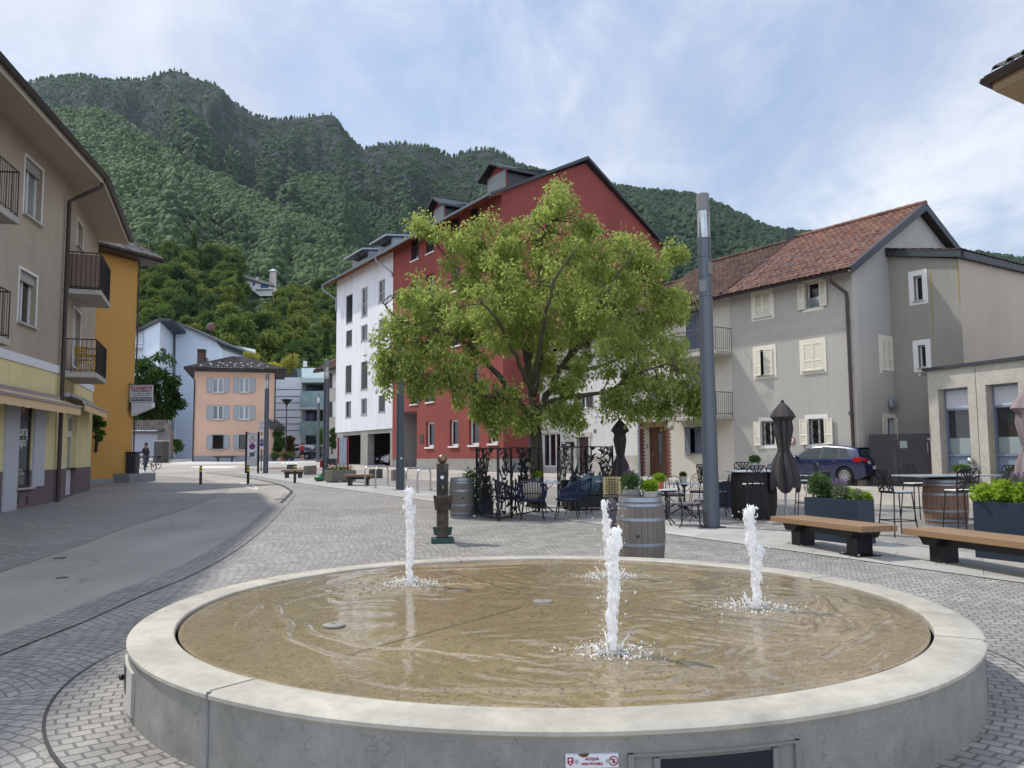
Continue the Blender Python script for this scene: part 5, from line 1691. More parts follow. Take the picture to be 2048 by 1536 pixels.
mb=MB(WK.M);mb.box(-0.12,-0.12,zK,9,8,zK+0.10);mb.build('roof_edge',m_anth,shopc)
m_bluefr=simple('grey_blue_frame',srgb(118,130,148),0.4,0.2,var=0.06)
m_frost=simple('frosted_film',srgb(134,146,148),0.3,var=0.05)
m_bluepan=simple('blue_panel',srgb(112,126,148),0.45,var=0.06)
for(a,c,b,d)in kw:
 H=d-c
 z1_,z2_,z3_=c+H*0.32,c+H*0.50,c+H*0.78
 mb=MB(WK.M)
 f=0.07
 mb.box(a,0.28,c,a+f,0.40,d);mb.box(b-f,0.28,c,b,0.40,d)
 for z in(c,z1_,z3_,d-f):mb.box(a+f,0.28,z,b-f,0.40,z+f)
 w=mb.build('shop_window',m_bluefr,shopc)
 mb=MB(WK.M);mb.quad((a,.38,z1_),(b,.38,z1_),(b,.38,z3_),(a,.38,z3_));mb.build('pane',m_pane,w)
 mb=MB(WK.M);mb.quad((a+f,.376,z1_+f),(b-f,.376,z1_+f),(b-f,.376,z2_),(a+f,.376,z2_));mb.build('frosted_strip',m_frost,w)
 mb=MB(WK.M);mb.box(a+f,.34,c+f,b-f,.37,z1_);mb.build('lower_panel',m_bluepan,w)
 mb=MB(WK.M);mb.box(a+f,.30,z3_+f,b-f,.37,d-f);mb.build('blind_box',simple('pale_blind_box',srgb(184,188,198),0.5),w)
mb=MB(WK.M);a,z=WK.px(1852,749);mb.tube([(a,0,z),(a,-.3,z-.02)],0.05,12);mb.build('spout',m_steel,shopc)
mb=MB(WK.M)
for(x0,y0,x1,y1)in((1859,846,1863,880),(1854,875,1865,879),(1855,885,1856,904)):
 a0,z0=WK.px(x0,y0);a1,z1=WK.px(x1,y1)
 mb.add([(a0-.025,-.004,z0),(a0+.025,-.004,z0),(a1+.025,-.004,z1-.02),(a1-.025,-.004,z1-.02)]if y1-y0>10 else[(a0,-.005,z0),(a1,-.005,z1),(a1,-.005,z1-.07),(a0,-.005,z0-.07)],[(0,1,2,3)])
mb.build('stain',simple('grey_scar',srgb(138,136,128),0.9),shopc)
mb=MB(WK.M);a,z=WK.px(1946,921);mb.ball((a,-.12,z),0.11,14,10);mb.build('wall_lamp',m_steel,shopc,smooth=60)
# --- dark steel gate between the grey house and the concrete shop
g0_,g1_=G(1742,972),V((15.6,30.75,0))
PG=V((13.15,30.1,0))+dQ*0.3
WT=Wall(PG,PK+V((0.15,0.35,0)))
zT_=WT.px(1795,868)[1]
gate=thing('steel_gate','dark brown sheet steel gate between grey house and concrete shop','gate',PG)
m_gate=simple('gate_steel',srgb(54,47,52),0.42,0.3,var=0.1)
mid=WT.px(1796,900)[0]
mb=MB(WT.M);mb.box(-.25,0,gz(30),mid-0.01,.06,zT_);mb.build('fixed_panel',m_gate,gate)
mb=MB(WT.M);mb.box(mid+.01,0.0,gz(30)+.05,WT.L+0.2,.06,zT_+.01);lf=mb.build('door_leaf',m_gate,gate)
mb=MB(WT.M);a=WT.px(1789,900)[0];mb.box(a-.06,-.03,gz(30)+.2,a+.06,0,zT_-.55);mb.box(a-.09,-.02,zT_-.22,a+.09,0,zT_-.08);mb.build('intercom',m_anth,gate)
mb=MB(WT.M);a,z=WT.px(1807,889);mb.box(a-.12,-.02,z-.13,a+.12,0,z+.13);mb.build('plate',m_frost,gate)
mb=MB(WT.M);a,z=WT.px(1825,885);mb.box(a-.2,-.015,z-.015,a+.22,0,z+.01);mb.build('letter_slot',m_black,gate)
cg=thing('glass_canopy','thin glass canopy on a rod above the steel gate','canopy',PG+V((2,1,4)))
a0,z0=WS.px(1802,822);a1=WS.px(1846,822)[0]
mb=MB(WS.M);s_,zc_=WS.px(1801,823);mb.box(s_,-1.5,zc_,s_+1.6,-.02,zc_+.03);mb.build('pane',m_anth,cg)
mb=MB(WS.M);mb.tube([(s_+.45,-1.1,zc_+.03),(s_+1.3,-.03,zc_+1.5)],0.02,6);mb.build('rod',m_steel,cg)
# --- painted eaves of the house standing out of frame on the right
E0=at(1974,178,18.0)
hz=E0.z
def at_z(px,py,z):
 d=ray(px,py);k=(z-HE)/d.z
 return V((d.x*k,d.y*k,z))
E1=at_z(2048,140,hz);E2=at_z(2048,211,hz)
dEa=(E1-E0).normalized();dEb=(E2-E0).normalized()
vil=thing('painted_house','house with a painted wooden eaves corner at the upper right','house',E0)
def EP(u,v,z):p=E0+dEa*u+dEb*v;return V((p.x,p.y,z))
m_soffw=wood('pale_eaves_boards',srgb(176,152,118),srgb(150,126,96),0,0.6)
mb=MB();mb.slab([EP(.12,.12,hz),EP(9,.12,hz),EP(9,9,hz),EP(.12,9,hz)],V((0,0,1)),0.08);mb.build('soffit',m_soffw,vil)
mb=MB();mb.slab([EP(.10,.10,hz+.2),EP(9,.10,hz+.2),EP(9,.16,hz+.2),EP(.10,.16,hz+.2)],V((0,0,1)),0.24);mb.slab([EP(.10,.16,hz+.2),EP(.16,.16,hz+.2),EP(.16,9,hz+.2),EP(.10,9,hz+.2)],V((0,0,1)),0.24);mb.build('fascia',m_soffw,vil)
for(x,y,r_)in((0.9,0.75,.14),(1.15,0.9,.1),(0.75,1.0,.09),(1.5,0.75,.15),(1.8,.95,.1),(2.2,.75,.14),(2.6,.9,.1)):
 mb=MB()
 for k in range(5):
  an=k*1.26+x*3
  c=EP(x+cos(an)*r_*.8,y+sin(an)*r_*.8,hz-.085)
  T=Matrix.Translation(c)@Matrix.Rotation(an,4,'Z')@Matrix.Diagonal((1,.45,1,1));mb.lathe([(r_*.7,0),(r_*.7,.004)],10,T)
 mb.build('painted_ornament',simple('dark_ornament',srgb(84,62,48),0.8),vil)
gutter(vil,EP(-.05,-.03,hz+.22),EP(9,-.03,hz+.22),0.12,m_gutter);gutter(vil,EP(-.03,9,hz+.22),EP(-.03,-.05,hz+.22),0.12,m_gutter)
mb=MB();mb.add([EP(-.05,-.05,hz+.3),EP(9,-.05,hz+.3),EP(5,5,hz+2.9),EP(-.05,9,hz+.3)],[(0,1,2),(3,0,2)]);mb.build('roof_deck',m_anth,vil)
tiles('roof',EP(.15,.0,hz+.33),EP(9,.0,hz+.33),EP(9,4,hz+2.4),EP(4.2,4,hz+2.4),tilemat('grey_tiles',srgb(112,112,108),srgb(80,80,78),0.3),vil,tw=.36,th=.4,wave=.08)
mb=MB();mb.slab([EP(1.3,1.3,hz-.05),EP(9,1.3,hz-.05),EP(9,9,hz-.05),EP(1.3,9,hz-.05)],V((0,0,1)),hz-.05);mb.build('wall',m_beigew,vil)
# ------------------------------------------------------------------ things beyond the square, left to middle
m_pink=plaster('pink_render',srgb(206,170,148),stain=0.08,streak=0.2)
YP=88.0
a0,a1=at(385,917,YP-1.0),at(546,917,YP+1.4)
WP=Wall(a0,a1);LP=WP.L
zg0=gz(YP)
pink=thing('pink_house','pink three storey house with grey shutters and hipped tiled roof','house',(a0.x,a0.y,zg0))
zp1=WP.px(460,744)[1]
pw=[]
for(x0,x1)in((425,447),(478,499)):
 for(y0,y1)in((756,785),(811,839),(870,898)):
  pw.append(WP.rect(x0,y0,x1,y1))
mb=MB(WP.M);wall_holes(mb,0,LP,0,zp1,pw,0.15)
mb.quad((LP,0,0),(LP,9,0),(LP,9,zp1),(LP,0,zp1));mb.quad((0,9,0),(0,0,0),(0,0,zp1),(0,9,zp1));mb.build('wall',m_pink,pink)
mb=MB(WP.M);z=WP.px(470,911)[1];mb.box(-.02,-.03,0,LP+.02,9,z);mb.build('plinth',_M['grey_plinth'],pink)
m_shg=simple('pale_grey_shutter',srgb(146,150,154),0.55)
for k,r in enumerate(pw):
 dk=k%3==2
 window(WP,pink,r,frame=m_whitepaint if not dk else m_black,pane=m_pane_l if not dk else m_pane_d,mull=1 if not dk else 0,shut=m_shg,mode='open',surround=m_greyframe,sw=0.09,depth=0.13,fw=0.09,sill=m_sill,sill_out=0.15,sill_h=0.1,slats=False)
m_dt2=tilemat('grey_hip_tiles',srgb(96,90,86),srgb(60,56,54),0.3)
ovp=1.0
zt=WP.px(460,738)[1]
A,B=WP.M@V((-ovp,-ovp,zt)),WP.M@V((LP+ovp+0.3,-ovp,zt));E_,F_=WP.M@V((-ovp,9+ovp,zt)),WP.M@V((LP+ovp+.3,9+ovp,zt))
apx=WP.M@V((LP*0.52,4.2,WP.px(462,722,-4)[1]+0.5));C_,D=apx+WP.d*0.6,apx-WP.d*0.6
tiles('roof',A,B,C_,D,m_dt2,pink,tw=.32,th=.45,wave=.07);tiles('roof',B,F_,C_+V((0,.05,0)),C_,m_dt2,pink,tw=.32,th=.45,wave=.07);tiles('roof',E_,A,D,D+V((0,.05,0)),m_dt2,pink,tw=.32,th=.45,wave=.07)
mb=MB();mb.slab([A,B,F_,E_],V((0,0,1)),0.14);mb.build('soffit',m_darkwood,pink)
mb=MB()
for k in range(9):
 for(q,w)in((-.03,0),):
  p=A.lerp(B,0.14+k*.085).lerp(D.lerp(C_,.5),0.28+0.10*(k%2))+V((0,0,.12));mb.cbox(p,(.2,.12,.09))
  p=A.lerp(B,0.12+k*.09).lerp(D.lerp(C_,.5),0.10+0.05*(k%2))+V((0,0,.12));mb.cbox(p,(.18,.12,.09))
o=mb.build('snow_guard',m_plate,pink);o['kind']='stuff'
gutter(pink,A-V((0,.1,0)),B-V((0,.1,0)),.09,m_gutter)
for s in(0.02,LP+.1):q=WP.pt(s,0,.08);pipe(pink,[V((A.x if s<1 else B.x,A.y,zt-.1)),V((q.x,q.y,zt-1.3)),V((q.x,q.y,zg0))],.07)
m_bchim=tilemat('chimney_brick',srgb(96,72,66),srgb(70,54,50),.3)
for(x0,x1,y0,y1,yy)in((396,409,699,735,93),(409,414,716,735,95)):
 p=at((x0+x1)/2,y1+6,yy);t_=at((x0+x1)/2,y0,yy);w=(x1-x0)/F*yy
 mb=MB();mb.box(p.x-w/2,yy-w/2,p.z,p.x+w/2,yy+w/2,t_.z-.4)
 for k in range(3):mb.box(p.x-w/2-.04,yy-w/2-.04,t_.z-.36+k*.14,p.x+w/2+.04,yy+w/2+.04,t_.z-.28+k*.14)
 mb.build('chimney',m_bchim,pink)
def town_bench(name,label,px0,px1,py_top,py_bot,Y,wood_m,depth=0.55,group='timber benches of the square'):
 c0,c1=at(px0,py_bot,Y),at(px1,py_bot,Y)
 cx,L=(c0.x+c1.x)/2,c1.x-c0.x
 zb=gz(Y);H=max(0.4,at(px0,py_top,Y).z-zb)
 r=thing(name,label,'bench',(cx,Y,zb),0,group)
 mb=MB(Matrix.Translation((cx,Y,zb)))
 n=5
 for k in range(n):mb.box(-L/2,-depth/2+depth*k/n+.005,H-.09,L/2,-depth/2+depth*(k+1)/n-.005,H)
 mb.build('seat',wood_m,r)
 for s in(-1,1):
  mb=MB(Matrix.Translation((cx,Y,zb)));mb.box(s*L*.3-.07,-.16,0,s*L*.3+.07,.16,H-.1);mb.build('leg',m_anth,r)
 mb=MB(Matrix.Translation((cx,Y,zb)));mb.box(-L*.42,-.05,H-.2,L*.42,.05,H-.1);mb.build('beam',m_anth,r)
 return r
m_bwood=wood('bench_wood',srgb(154,124,92),srgb(120,94,68),0)
m_bwood_d=wood('bench_wood_dark',srgb(98,70,56),srgb(74,52,42),0)
town_bench('bench','dark bench against the foot of the pink house',426,473,912,924,85.5,m_bwood_d)
m_blue=plaster('blue_render',srgb(202,212,224),stain=0.05,streak=0.2)
YB=108.0
def flat_poly(name,mat,root,pts,Y,th):
 mb=MB();P=[at(px,py,Y)for px,py in pts]
 mb.prism_xz([(p.x,p.z)for p in P],Y,Y+th)
 return mb.build(name,mat,root)
blue=thing('blue_house','tall light blue house with a sloping roof behind the pink house','house',at(390,905,YB))
flat_poly('wall',m_blue,blue,[(351,925),(351,646),(430,680),(445,700),(445,925)],YB,12)
A,B=at(346,640,YB-.8),at(452,688,YB-.8)
mb=MB();mb.slab([A,B,B+V((0,13,0)),A+V((0,13,0))],V((0,0,1)),.2);mb.build('roof',m_anth,blue)
for(x,y0,y1)in((346,713,752),(345,820,862)):
 p0,p1=at(x,y1,YB-1.5),at(x+3,y0,YB-1.5);
d0,d1=at(422,668,YB+2),at(422,654,YB+2)
dish=thing('satellite_dish','rusty satellite dish on the blue house roof','satellite dish',d0)
mb=MB();mb.lathe([(0.02,.25),(.45,.2),(.62,.06),(.66,0)],20,Matrix.Translation(d1+V((0,0,.0)))@Matrix.Rotation(radians(75),4,'X'));mb.build('dish',simple('rusty_dish',srgb(92,66,60),.7),dish)
mb=MB();mb.tube([d0-V((0,0,.5)),d1],.06,6);mb.build('mast',m_anth,dish)
blue2=thing('blue_house','narrow light blue house with a grey eaves overhang left of the tall blue one','house',at(310,905,YB-6))
Y2=YB-6
c=at(314,640,Y2);
Wl=Wall(at(262,900,Y2+5),at(313,900,Y2));Wr=Wall(at(313,900,Y2),at(352,900,Y2+9))
for W_q,t0,t1 in((Wl,(262,668),(313,641)),(Wr,(313,641),(352,669))):
 z0,z1=W_q.px(t0[0]+.5,t0[1])[1],W_q.px(t1[0]-.5,t1[1])[1]
 mb=MB(W_q.M);mb.quad((0,0,0),(W_q.L,0,0),(W_q.L,0,z1),(0,0,z0));mb.build('wall',m_blue,blue2)
zc=Wl.px(312.5,639)[1];zl=Wl.px(262.5,665)[1];zr2=Wr.px(351.5,667)[1]
pL,pC,pR=Wl.pt(0,zl,.5),Wl.pt(Wl.L,zc,.3),Wr.pt(Wr.L,zr2-.4,.3)
ov3=Wr.n*1.6
mb=MB();bk=V((0,10,0));mb.slab([pL,pC,pC+bk,pL+bk],V((0,0,1)),.4);mb.slab([pC,pC+ov3,pR+ov3+Wr.d*1.2,pR],V((0,0,1)),.35);mb.build('roof',m_anth,blue2)
for(x,y0,y1)in((324,697,722),):
 r=Wr.rect(x,y0,x+7,y1);window(Wr,blue2,r,frame=m_anth,pane=m_pane_d,mull=0,depth=-.02,sill=None)
for(x,y0,y1)in((346.5,713,752),(344.5,820,860)):
 r=Wr.rect(x,y0,x+3,y1);window(Wr,blue2,r,frame=m_anth,pane=m_pane_d,mull=0,depth=-.02,sill=None,fw=.03)
mb=MB(Wl.M);s1=Wl.px(287,690)[0];zb_=Wl.px(278,693)[1];mb.box(-3,-1.2,zb_-.35,s1,0,zb_);bb_=mb.build('balcony',m_band,blue2)
railing(Wl,bb_,-3,s1,zb_,Wl.px(278,652)[1],1.1,True,.22,m_black,r=.02,rail=.03)
YG=88.0
gar=thing('garage','low grey garage with a dark tiled roof beside the orange house','garage',at(300,912,YG))
flat_poly('wall',simple('garage_wall',srgb(120,116,112),.85,var=.15),gar,[(255,918),(255,862),(320,862),(333,846),(340,865),(340,914),(318,914)],YG,.8)
flat_poly('door',simple('garage_door',srgb(146,150,158),.5),gar,[(262,913),(262,868),(315,868),(315,913)],YG-.06,.05)
A,B=at(252,861,YG-.8),at(326,861,YG-.8)
tiles('roof',A,B,at(334,841,YG+3),at(252,841,YG+3),m_dt2,gar,tw=.32,th=.4,wave=.07)
mb=MB();mb.slab([at(325,862,YG-.8),at(334,841,YG+3),at(341,864,YG+6)],V((0,-1,0)),.2);mb.build('roof_side',m_anth,gar)
pil=thing('wall_pillar','short dark stone wall end in front of the garage','wall',at(315,918,80))
mb=MB();p0,p1=at(307,921,82),at(326,883,82);mb.box(p0.x,82,gz(82),p1.x,83.5,p1.z);mb.build('block',simple('dark_stone',srgb(74,72,70),.9,var=.3,bump=.4),pil,bevel=.03)
mb=MB();mb.box(p0.x-.08,81.92,p1.z+.003,p1.x+.08,83.6,p1.z+.12);mb.build('coping',m_sill,pil)
YM=104.0
m_panel=simple('white_panel',srgb(198,200,206),.5,var=.05,scale=.5)
mod=thing('modern_block','white panelled apartment block with glass balconies behind the pink house','building',at(600,900,YM))
pA,pB=at(535,872,YM),at(602,870,YM)
zT=at(570,755,YM).z;zB=at(570,889,YM).z
mb=MB();mb.box(pA.x,YM,zB,pB.x,YM+12,zT);mb.build('wall',m_panel,mod)
mb=MB()
for y in(779,793,806,820,835,848,861):z=at(570,y,YM).z;mb.box(pA.x,YM-.03,z-.05,pB.x+.02,YM,z+.05)
mb.build('panel_joint',m_shgrey,mod)
pC=at(690,870,YM);zroof=at(640,760,YM).z
flr=[at(640,y,YM).z for y in(890,815,768)]
mb=MB();mb.box(pB.x+.3,YM+2.4,zB,pC.x,YM+12,zroof);mb.build('recess_wall',simple('dark_recess',srgb(58,60,66),.6),mod)
mb=MB()
for(y0,y1)in((889,893),(815,819),(757,766)):za,zb2=at(640,y1,YM).z,at(640,y0,YM).z;mb.box(pB.x+.005,YM-.9,za,pC.x,YM+12,zb2)
mb.build('floor_slab',simple('slab_edge',srgb(170,184,180),.5),mod)
m_bglass=glass('teal_glass',srgb(132,158,160),.06,.6)
for(y0,y1)in((843,871),(783,815)):
 mb=MB();mb.box(pB.x+.05,YM-.92,at(640,y1,YM).z,pC.x,YM-.88,at(640,y0,YM).z);mb.build('balcony_glass',m_bglass,mod)
m_bluewin=glass('sky_pane',srgb(70,98,150),.03,.9)
for(x0,x1,y0,y1)in((603,629,775,792),(603,627,826,842)):
 q0,q1=at(x0,y1,YM+2.3),at(x1,y0,YM+2.3);mb=MB();mb.box(q0.x,YM+2.28,q0.z,q1.x,YM+2.39,q1.z);mb.build('window',m_bluewin,mod)
for x in(581,595,622):q=at(x,900,YM+.5);mb=MB();mb.box(q.x-.25,YM+.3,1,q.x+.25,YM+.8,zB);mb.build('pillar',m_anth,mod)
mb=MB();mb.box(pA.x,YM+7,1,pC.x,YM+7.3,zB);mb.build('undercroft_wall',m_pink,mod)
mb=MB();q0,q1=at(603,758,YM-.5),at(650,736,YM-.5);mb.box(q0.x,YM-.5,q0.z,q1.x+2,YM-.44,q1.z);mb.build('balustrade',clear_glass('pale_glass',(.8,.93,.93),.8),mod)
mb=MB();q0,q1=at(550,757,YM+3),at(604,737,YM+3);mb.box(q0.x,YM+3,q0.z,q1.x,YM+3.06,q1.z);mb.build('balustrade',m_bglass,mod)
up=thing('terrace_block','upper white storey with a long glass balustrade above the pink house roof','building',at(470,740,YM+18))
YU=YM+18
q0,q1=at(432,790,YU),at(512,722,YU)
mb=MB();mb.box(q0.x,YU+3,q0.z-10,q1.x,YU+14,at(470,722,YU).z);mb.build('wall',m_panel,up)
mb=MB();mb.box(q0.x,YU,q0.z-10,q1.x,YU+14,at(470,739,YU).z-.0);mb.build('lower_storey',simple('dark_storey',srgb(74,78,86),.6),up)
za,zb2=at(470,721,YU).z,at(470,713,YU).z
Pq=[at(432,684,YU-1),at(511,699,YU-1),at(511,721,YU-1),at(432,713,YU-1)]
mb=MB();mb.slab(Pq,V((0,-1,0)),.06);mb.build('balustrade',clear_glass('pale_glass',),up)
mb=MB();Pq=[at(432,713,YU-1.05),at(511,721,YU-1.05),at(511,728,YU-1.05),at(432,724,YU-1.05)];mb.slab(Pq,V((0,-1,0)),1.2);mb.build('floor_slab',m_band,up)
for(x0,x1)in((433,442),(447,464),(467,489)):
 q0,q1=at(x0,738,YU-.1),at(x1,727,YU-.1);mb=MB();mb.box(q0.x,YU-.12,q0.z,q1.x,YU-.02,q1.z);mb.build('window',m_plate if x0==433 else m_pane_l,up)
rgp=np.random.default_rng(21)
m_lf_y=leaf('yellow_leaf',srgb(150,150,40),srgb(196,190,60),.35)
m_lf_b=leaf('bamboo_leaf',srgb(128,132,62),srgb(170,164,84),.35)
m_lf_d=leaf('dark_leaf',srgb(44,66,34),srgb(74,100,48),.25)
m_lf_m=leaf('mid_leaf',srgb(62,88,40),srgb(104,130,60),.3)
for(px,py,w,h,mt,lbl)in((546,737,15,11,m_lf_y,'round bright yellow shrub in a tub on the modern block roof'),(579,728,14,17,m_lf_b,'feathery bamboo in a dark tub on the modern block roof'),(503,722,14,16,m_lf_b,'thin yellowish bamboo behind the pink house roof')):
 yy=YM+1.5 if px>520 else YM-2
 c=at(px,py,yy);k=yy/F
 r=thing('terrace_plant',lbl,'plant',c-V((0,0,h*k)),group='tub plants on the roof terrace')
 if px!=546:
  cs,rd=[],[]
  for q in range(26):
   x=rgp.uniform(-w,w)*k;top=rgp.uniform(.3,1.0)
   for u in(0.2,.5,.8,1.0):cs.append((c.x+x*(0.5+.5*u),c.y+rgp.normal()*.3,c.z-h*k+2*h*k*top*u));rd.append((.25,.25,.35))
  leaf_obj('foliage',rgp,cs,rd,26,.32,mt,r,droop=.2,aspect=.25)
 else:
  leaf_obj('foliage',rgp,[c],[(w*k,.9,h*k)],1400,.28,mt,r,droop=-.2)
 mb=MB();t_=at(px,py+(10 if px==546 else 16),yy);mb.box(t_.x-.9,yy-.4,t_.z-.8,t_.x+.9,yy+.4,t_.z+.3);mb.build('tub',m_anth,r)
fl=thing('banner','white vertical banner on the roof terrace','banner',at(610,735,YM))
mb=MB();p=at(606,734,YM);q=at(613,723,YM);mb.add([(p.x,YM,p.z),(p.x+.5,YM,p.z),(q.x+.1,YM,q.z),(q.x-.35,YM,q.z+.1),(p.x,YM+.04,p.z),(p.x+.5,YM+.04,p.z),(q.x+.1,YM+.04,q.z),(q.x-.35,YM+.04,q.z+.1)],[(0,1,2,3),(7,6,5,4),(0,3,7,4),(1,5,6,2),(3,2,6,7),(0,4,5,1)]);mb.build('cloth',m_whitepaint,fl)
mb=MB();mb.tube([(p.x+.0,YM+.02,p.z-1.5),(p.x,YM+.02,q.z+.2)],.04,6);mb.build('pole',m_greyframe,fl)
YH2=92.0
bei=thing('beige_house','beige house with brown shutters half hidden behind the white block','house',at(668,905,YH2))
q0=at(657,900,YH2)
flat_poly('wall',m_beigew,bei,[(657,922),(657,742),(700,730),(700,922)],YH2,8)
for(y0,y1)in((747,776),(803,834)):
 q0,q1=at(665,y1,YH2-.05),at(677,y0,YH2-.05)
 mb=MB();mb.box(q0.x,YH2-.06,q0.z,q1.x,YH2-.02,q1.z);w=mb.build('window',m_whitepaint,bei)
 mb=MB();q2=at(659,y0,YH2);mb.box(q2.x,YH2-.08,q0.z,q0.x-.05,YH2-.02,q1.z);mb.build('shutter',m_shbrown,w)
A,B=at(626,741,YH2-1),at(690,733,YH2-3)
tiles('roof',A,B,at(690,705,YH2+2),at(672,715,YH2+2),m_btile,bei,tw=.3,th=.4,wave=.06)
mb=MB();mb.slab([A-V((0,0,.05)),B-V((0,0,.05)),at(690,705,YH2+2)-V((0,0,.05)),at(672,715,YH2+2)-V((0,0,.05))],V((0,0,1)),.25);mb.build('roof_deck',m_darkwood,bei)
prc=thing('tiled_porch','small dark tiled porch roof at the side of the pink house','porch',at(550,860,YP+2))
mb=MB();A,B,C_=at(540,862,YP+1),at(556,846,YP+1),at(540,838,YP+1);mb.slab([at(538,838,YP+1),at(556,852,YP+1),at(553,861,YP+1),at(538,857,YP+1)],V((0,-1,0)),3);mb.build('roof',m_dt2,prc)
mb=MB();q=at(552,900,YP+1);mb.box(q.x-.1,YP+1,gz(YP),q.x+.1,YP+1.2,at(552,856,YP+1).z);mb.build('post',m_darkwood,prc)
def bush(name,label,cat,px,py0,py1,w,Y,mat,n=900,sz=.16,grp=None,stems=True,seed=5,depth=None):
 """a shrub from its foot pixel row py1 to its top row py0"""
 rg_=np.random.default_rng(seed)
 k=Y/F
 b,t_=at(px,py1,Y),at(px,py0,Y)
 H=t_.z-b.z
 r=thing(name,label,cat,b,group=grp)
 cs,rd=[],[]
 for q in range(14):
  u=rg_.random()
  cs.append((b.x+rg_.uniform(-.6,.6)*w*k,Y+rg_.uniform(-.5,.5)*(depth or w*k),b.z+H*(.25+.6*u)));s_=(.22+.2*rg_.random())*w*k*1.6
  rd.append((s_,s_,s_*.8))
 leaf_obj('foliage',rg_,cs,rd,n//14,sz,mat,r,droop=.2)
 if stems:
  mb=MB()
  for q in range(5):mb.tube([b+V((rg_.uniform(-.1,.1),0,0)),b+V((rg_.uniform(-.3,.3)*w*k,rg_.uniform(-.2,.2),H*.6))],[.03,.012],5)
  mb.build('stem',simple('bark_brown',srgb(70,58,48),.9,var=.3),r)
 return r
bush('shrub','low round shrub in front of the blue house','shrub',352,874,908,12,96,m_lf_m,900,.22)
bush('shrub','dark evergreen shrub at the corner of the pink house','shrub',557,855,918,13,89,m_lf_d,1600,.26,seed=8)
bush('shrub','reddish low shrub beside the flower pots near the pink house','shrub',577,868,916,11,91,leaf('ruddy_leaf',srgb(74,64,36),srgb(98,84,46)),1000,.24,seed=9)
bush('shrub','flowering climber on the wall by the white block','shrub',640,852,902,9,90,m_lf_m,900,.22,seed=10)
bush('shrub','tall green shrub between two lamp posts and the white block','shrub',664,848,908,8,89,m_lf_d,900,.22,seed=12)
bush('hedge_bush','leafy bush growing between the shop house and the orange house','bush',192,806,905,10,36.0,m_lf_m,1800,.13,seed=13,depth=.5)
m_flw=leaf('flower_mix',srgb(170,70,60),srgb(210,150,130),.2)
for k,(px,lbl)in enumerate(((549,'leftmost dark flower pot by the pink house shrubs'),(566,'second flower pot from the left by the pink house shrubs'),(583,'large flower pot with red blooms near the jogger'),(571,'tiny pot standing in front of the reddish shrub'))):
 b=at(px,919-k%2,87)
 b.z=gz(87)
 r=thing('flower_pot',lbl,'flower pot',b,group='flower pots by the pink house')
 mb=MB();mb.lathe([(.22,0),(.34,.42),(.36,.45),(.3,.45),(.28,.38)],14,Matrix.Translation(b));mb.build('pot',m_anth if k!=1 else simple('terracotta',srgb(150,88,62),.8),r,smooth=40)
 leaf_obj('plant',np.random.default_rng(30+k),[b+V((0,0,.65))],[(.42,.42,.3)],220,.18,m_lf_m,r,droop=-.2)
 leaf_obj('blossom',np.random.default_rng(40+k),[b+V((0,0,.78))],[(.42,.42,.22)],60,.12,m_flw,r,droop=-.2)
def broad_tree(name,label,base,H,trunk_h,lobes,mat,n,sz,rg_,tr=.22,grp=None):
 r=thing(name,label,'tree',base,group=grp)
 mb=MB();b=V(base)
 mb.tube([b-V((0,0,.3)),b+V((.05,0,trunk_h*.5)),b+V((0,0,trunk_h))],[tr*1.25,tr,tr*.85],10)
 for(c,rad)in lobes:mb.tube([b+V((0,0,trunk_h*.95)),b.lerp(V(c),.6)+V((0,0,trunk_h*.3)),V(c)],[tr*.55,tr*.32,tr*.1],6)
 mb.build('trunk',_M.get('bark_brown')or simple('bark_brown',srgb(70,58,48),.9,var=.3),r,smooth=60)
 cs,rd=[],[]
 for(c,rad)in lobes:
  for q in range(18):
   d=V(rg_.normal(size=3)).normalized()*rg_.random()**.4
   cs.append((c[0]+d.x*rad[0],c[1]+d.y*rad[1],c[2]+d.z*rad[2]));s_=.28+.16*rg_.random();rd.append((rad[0]*s_,rad[1]*s_,rad[2]*s_*.8))
 leaf_obj('crown',rg_,cs,rd,max(1,n//len(cs)),sz,mat,r,droop=.35)
 return r
YC=96.0
kc=YC/F
lob=[]
for(px,py,w,h)in((285,760,34,42),(320,752,32,40),(345,790,24,36),(300,805,34,34),(270,810,24,34),(330,822,28,22),(290,838,30,14)):
 c=at(px,py,YC+(py-780)*.02);lob.append(((c.x,c.y,c.z),(w*kc,w*kc,h*kc)))
bt=at(319,915,YC);bt.z=gz(YC)
broad_tree('chestnut_tree','dark green chestnut tree beside the letting sign',bt,8,4.2,lob,leaf('chestnut_leaf',srgb(40,62,32),srgb(70,96,44),.3),9000,.46,np.random.default_rng(77),.25)
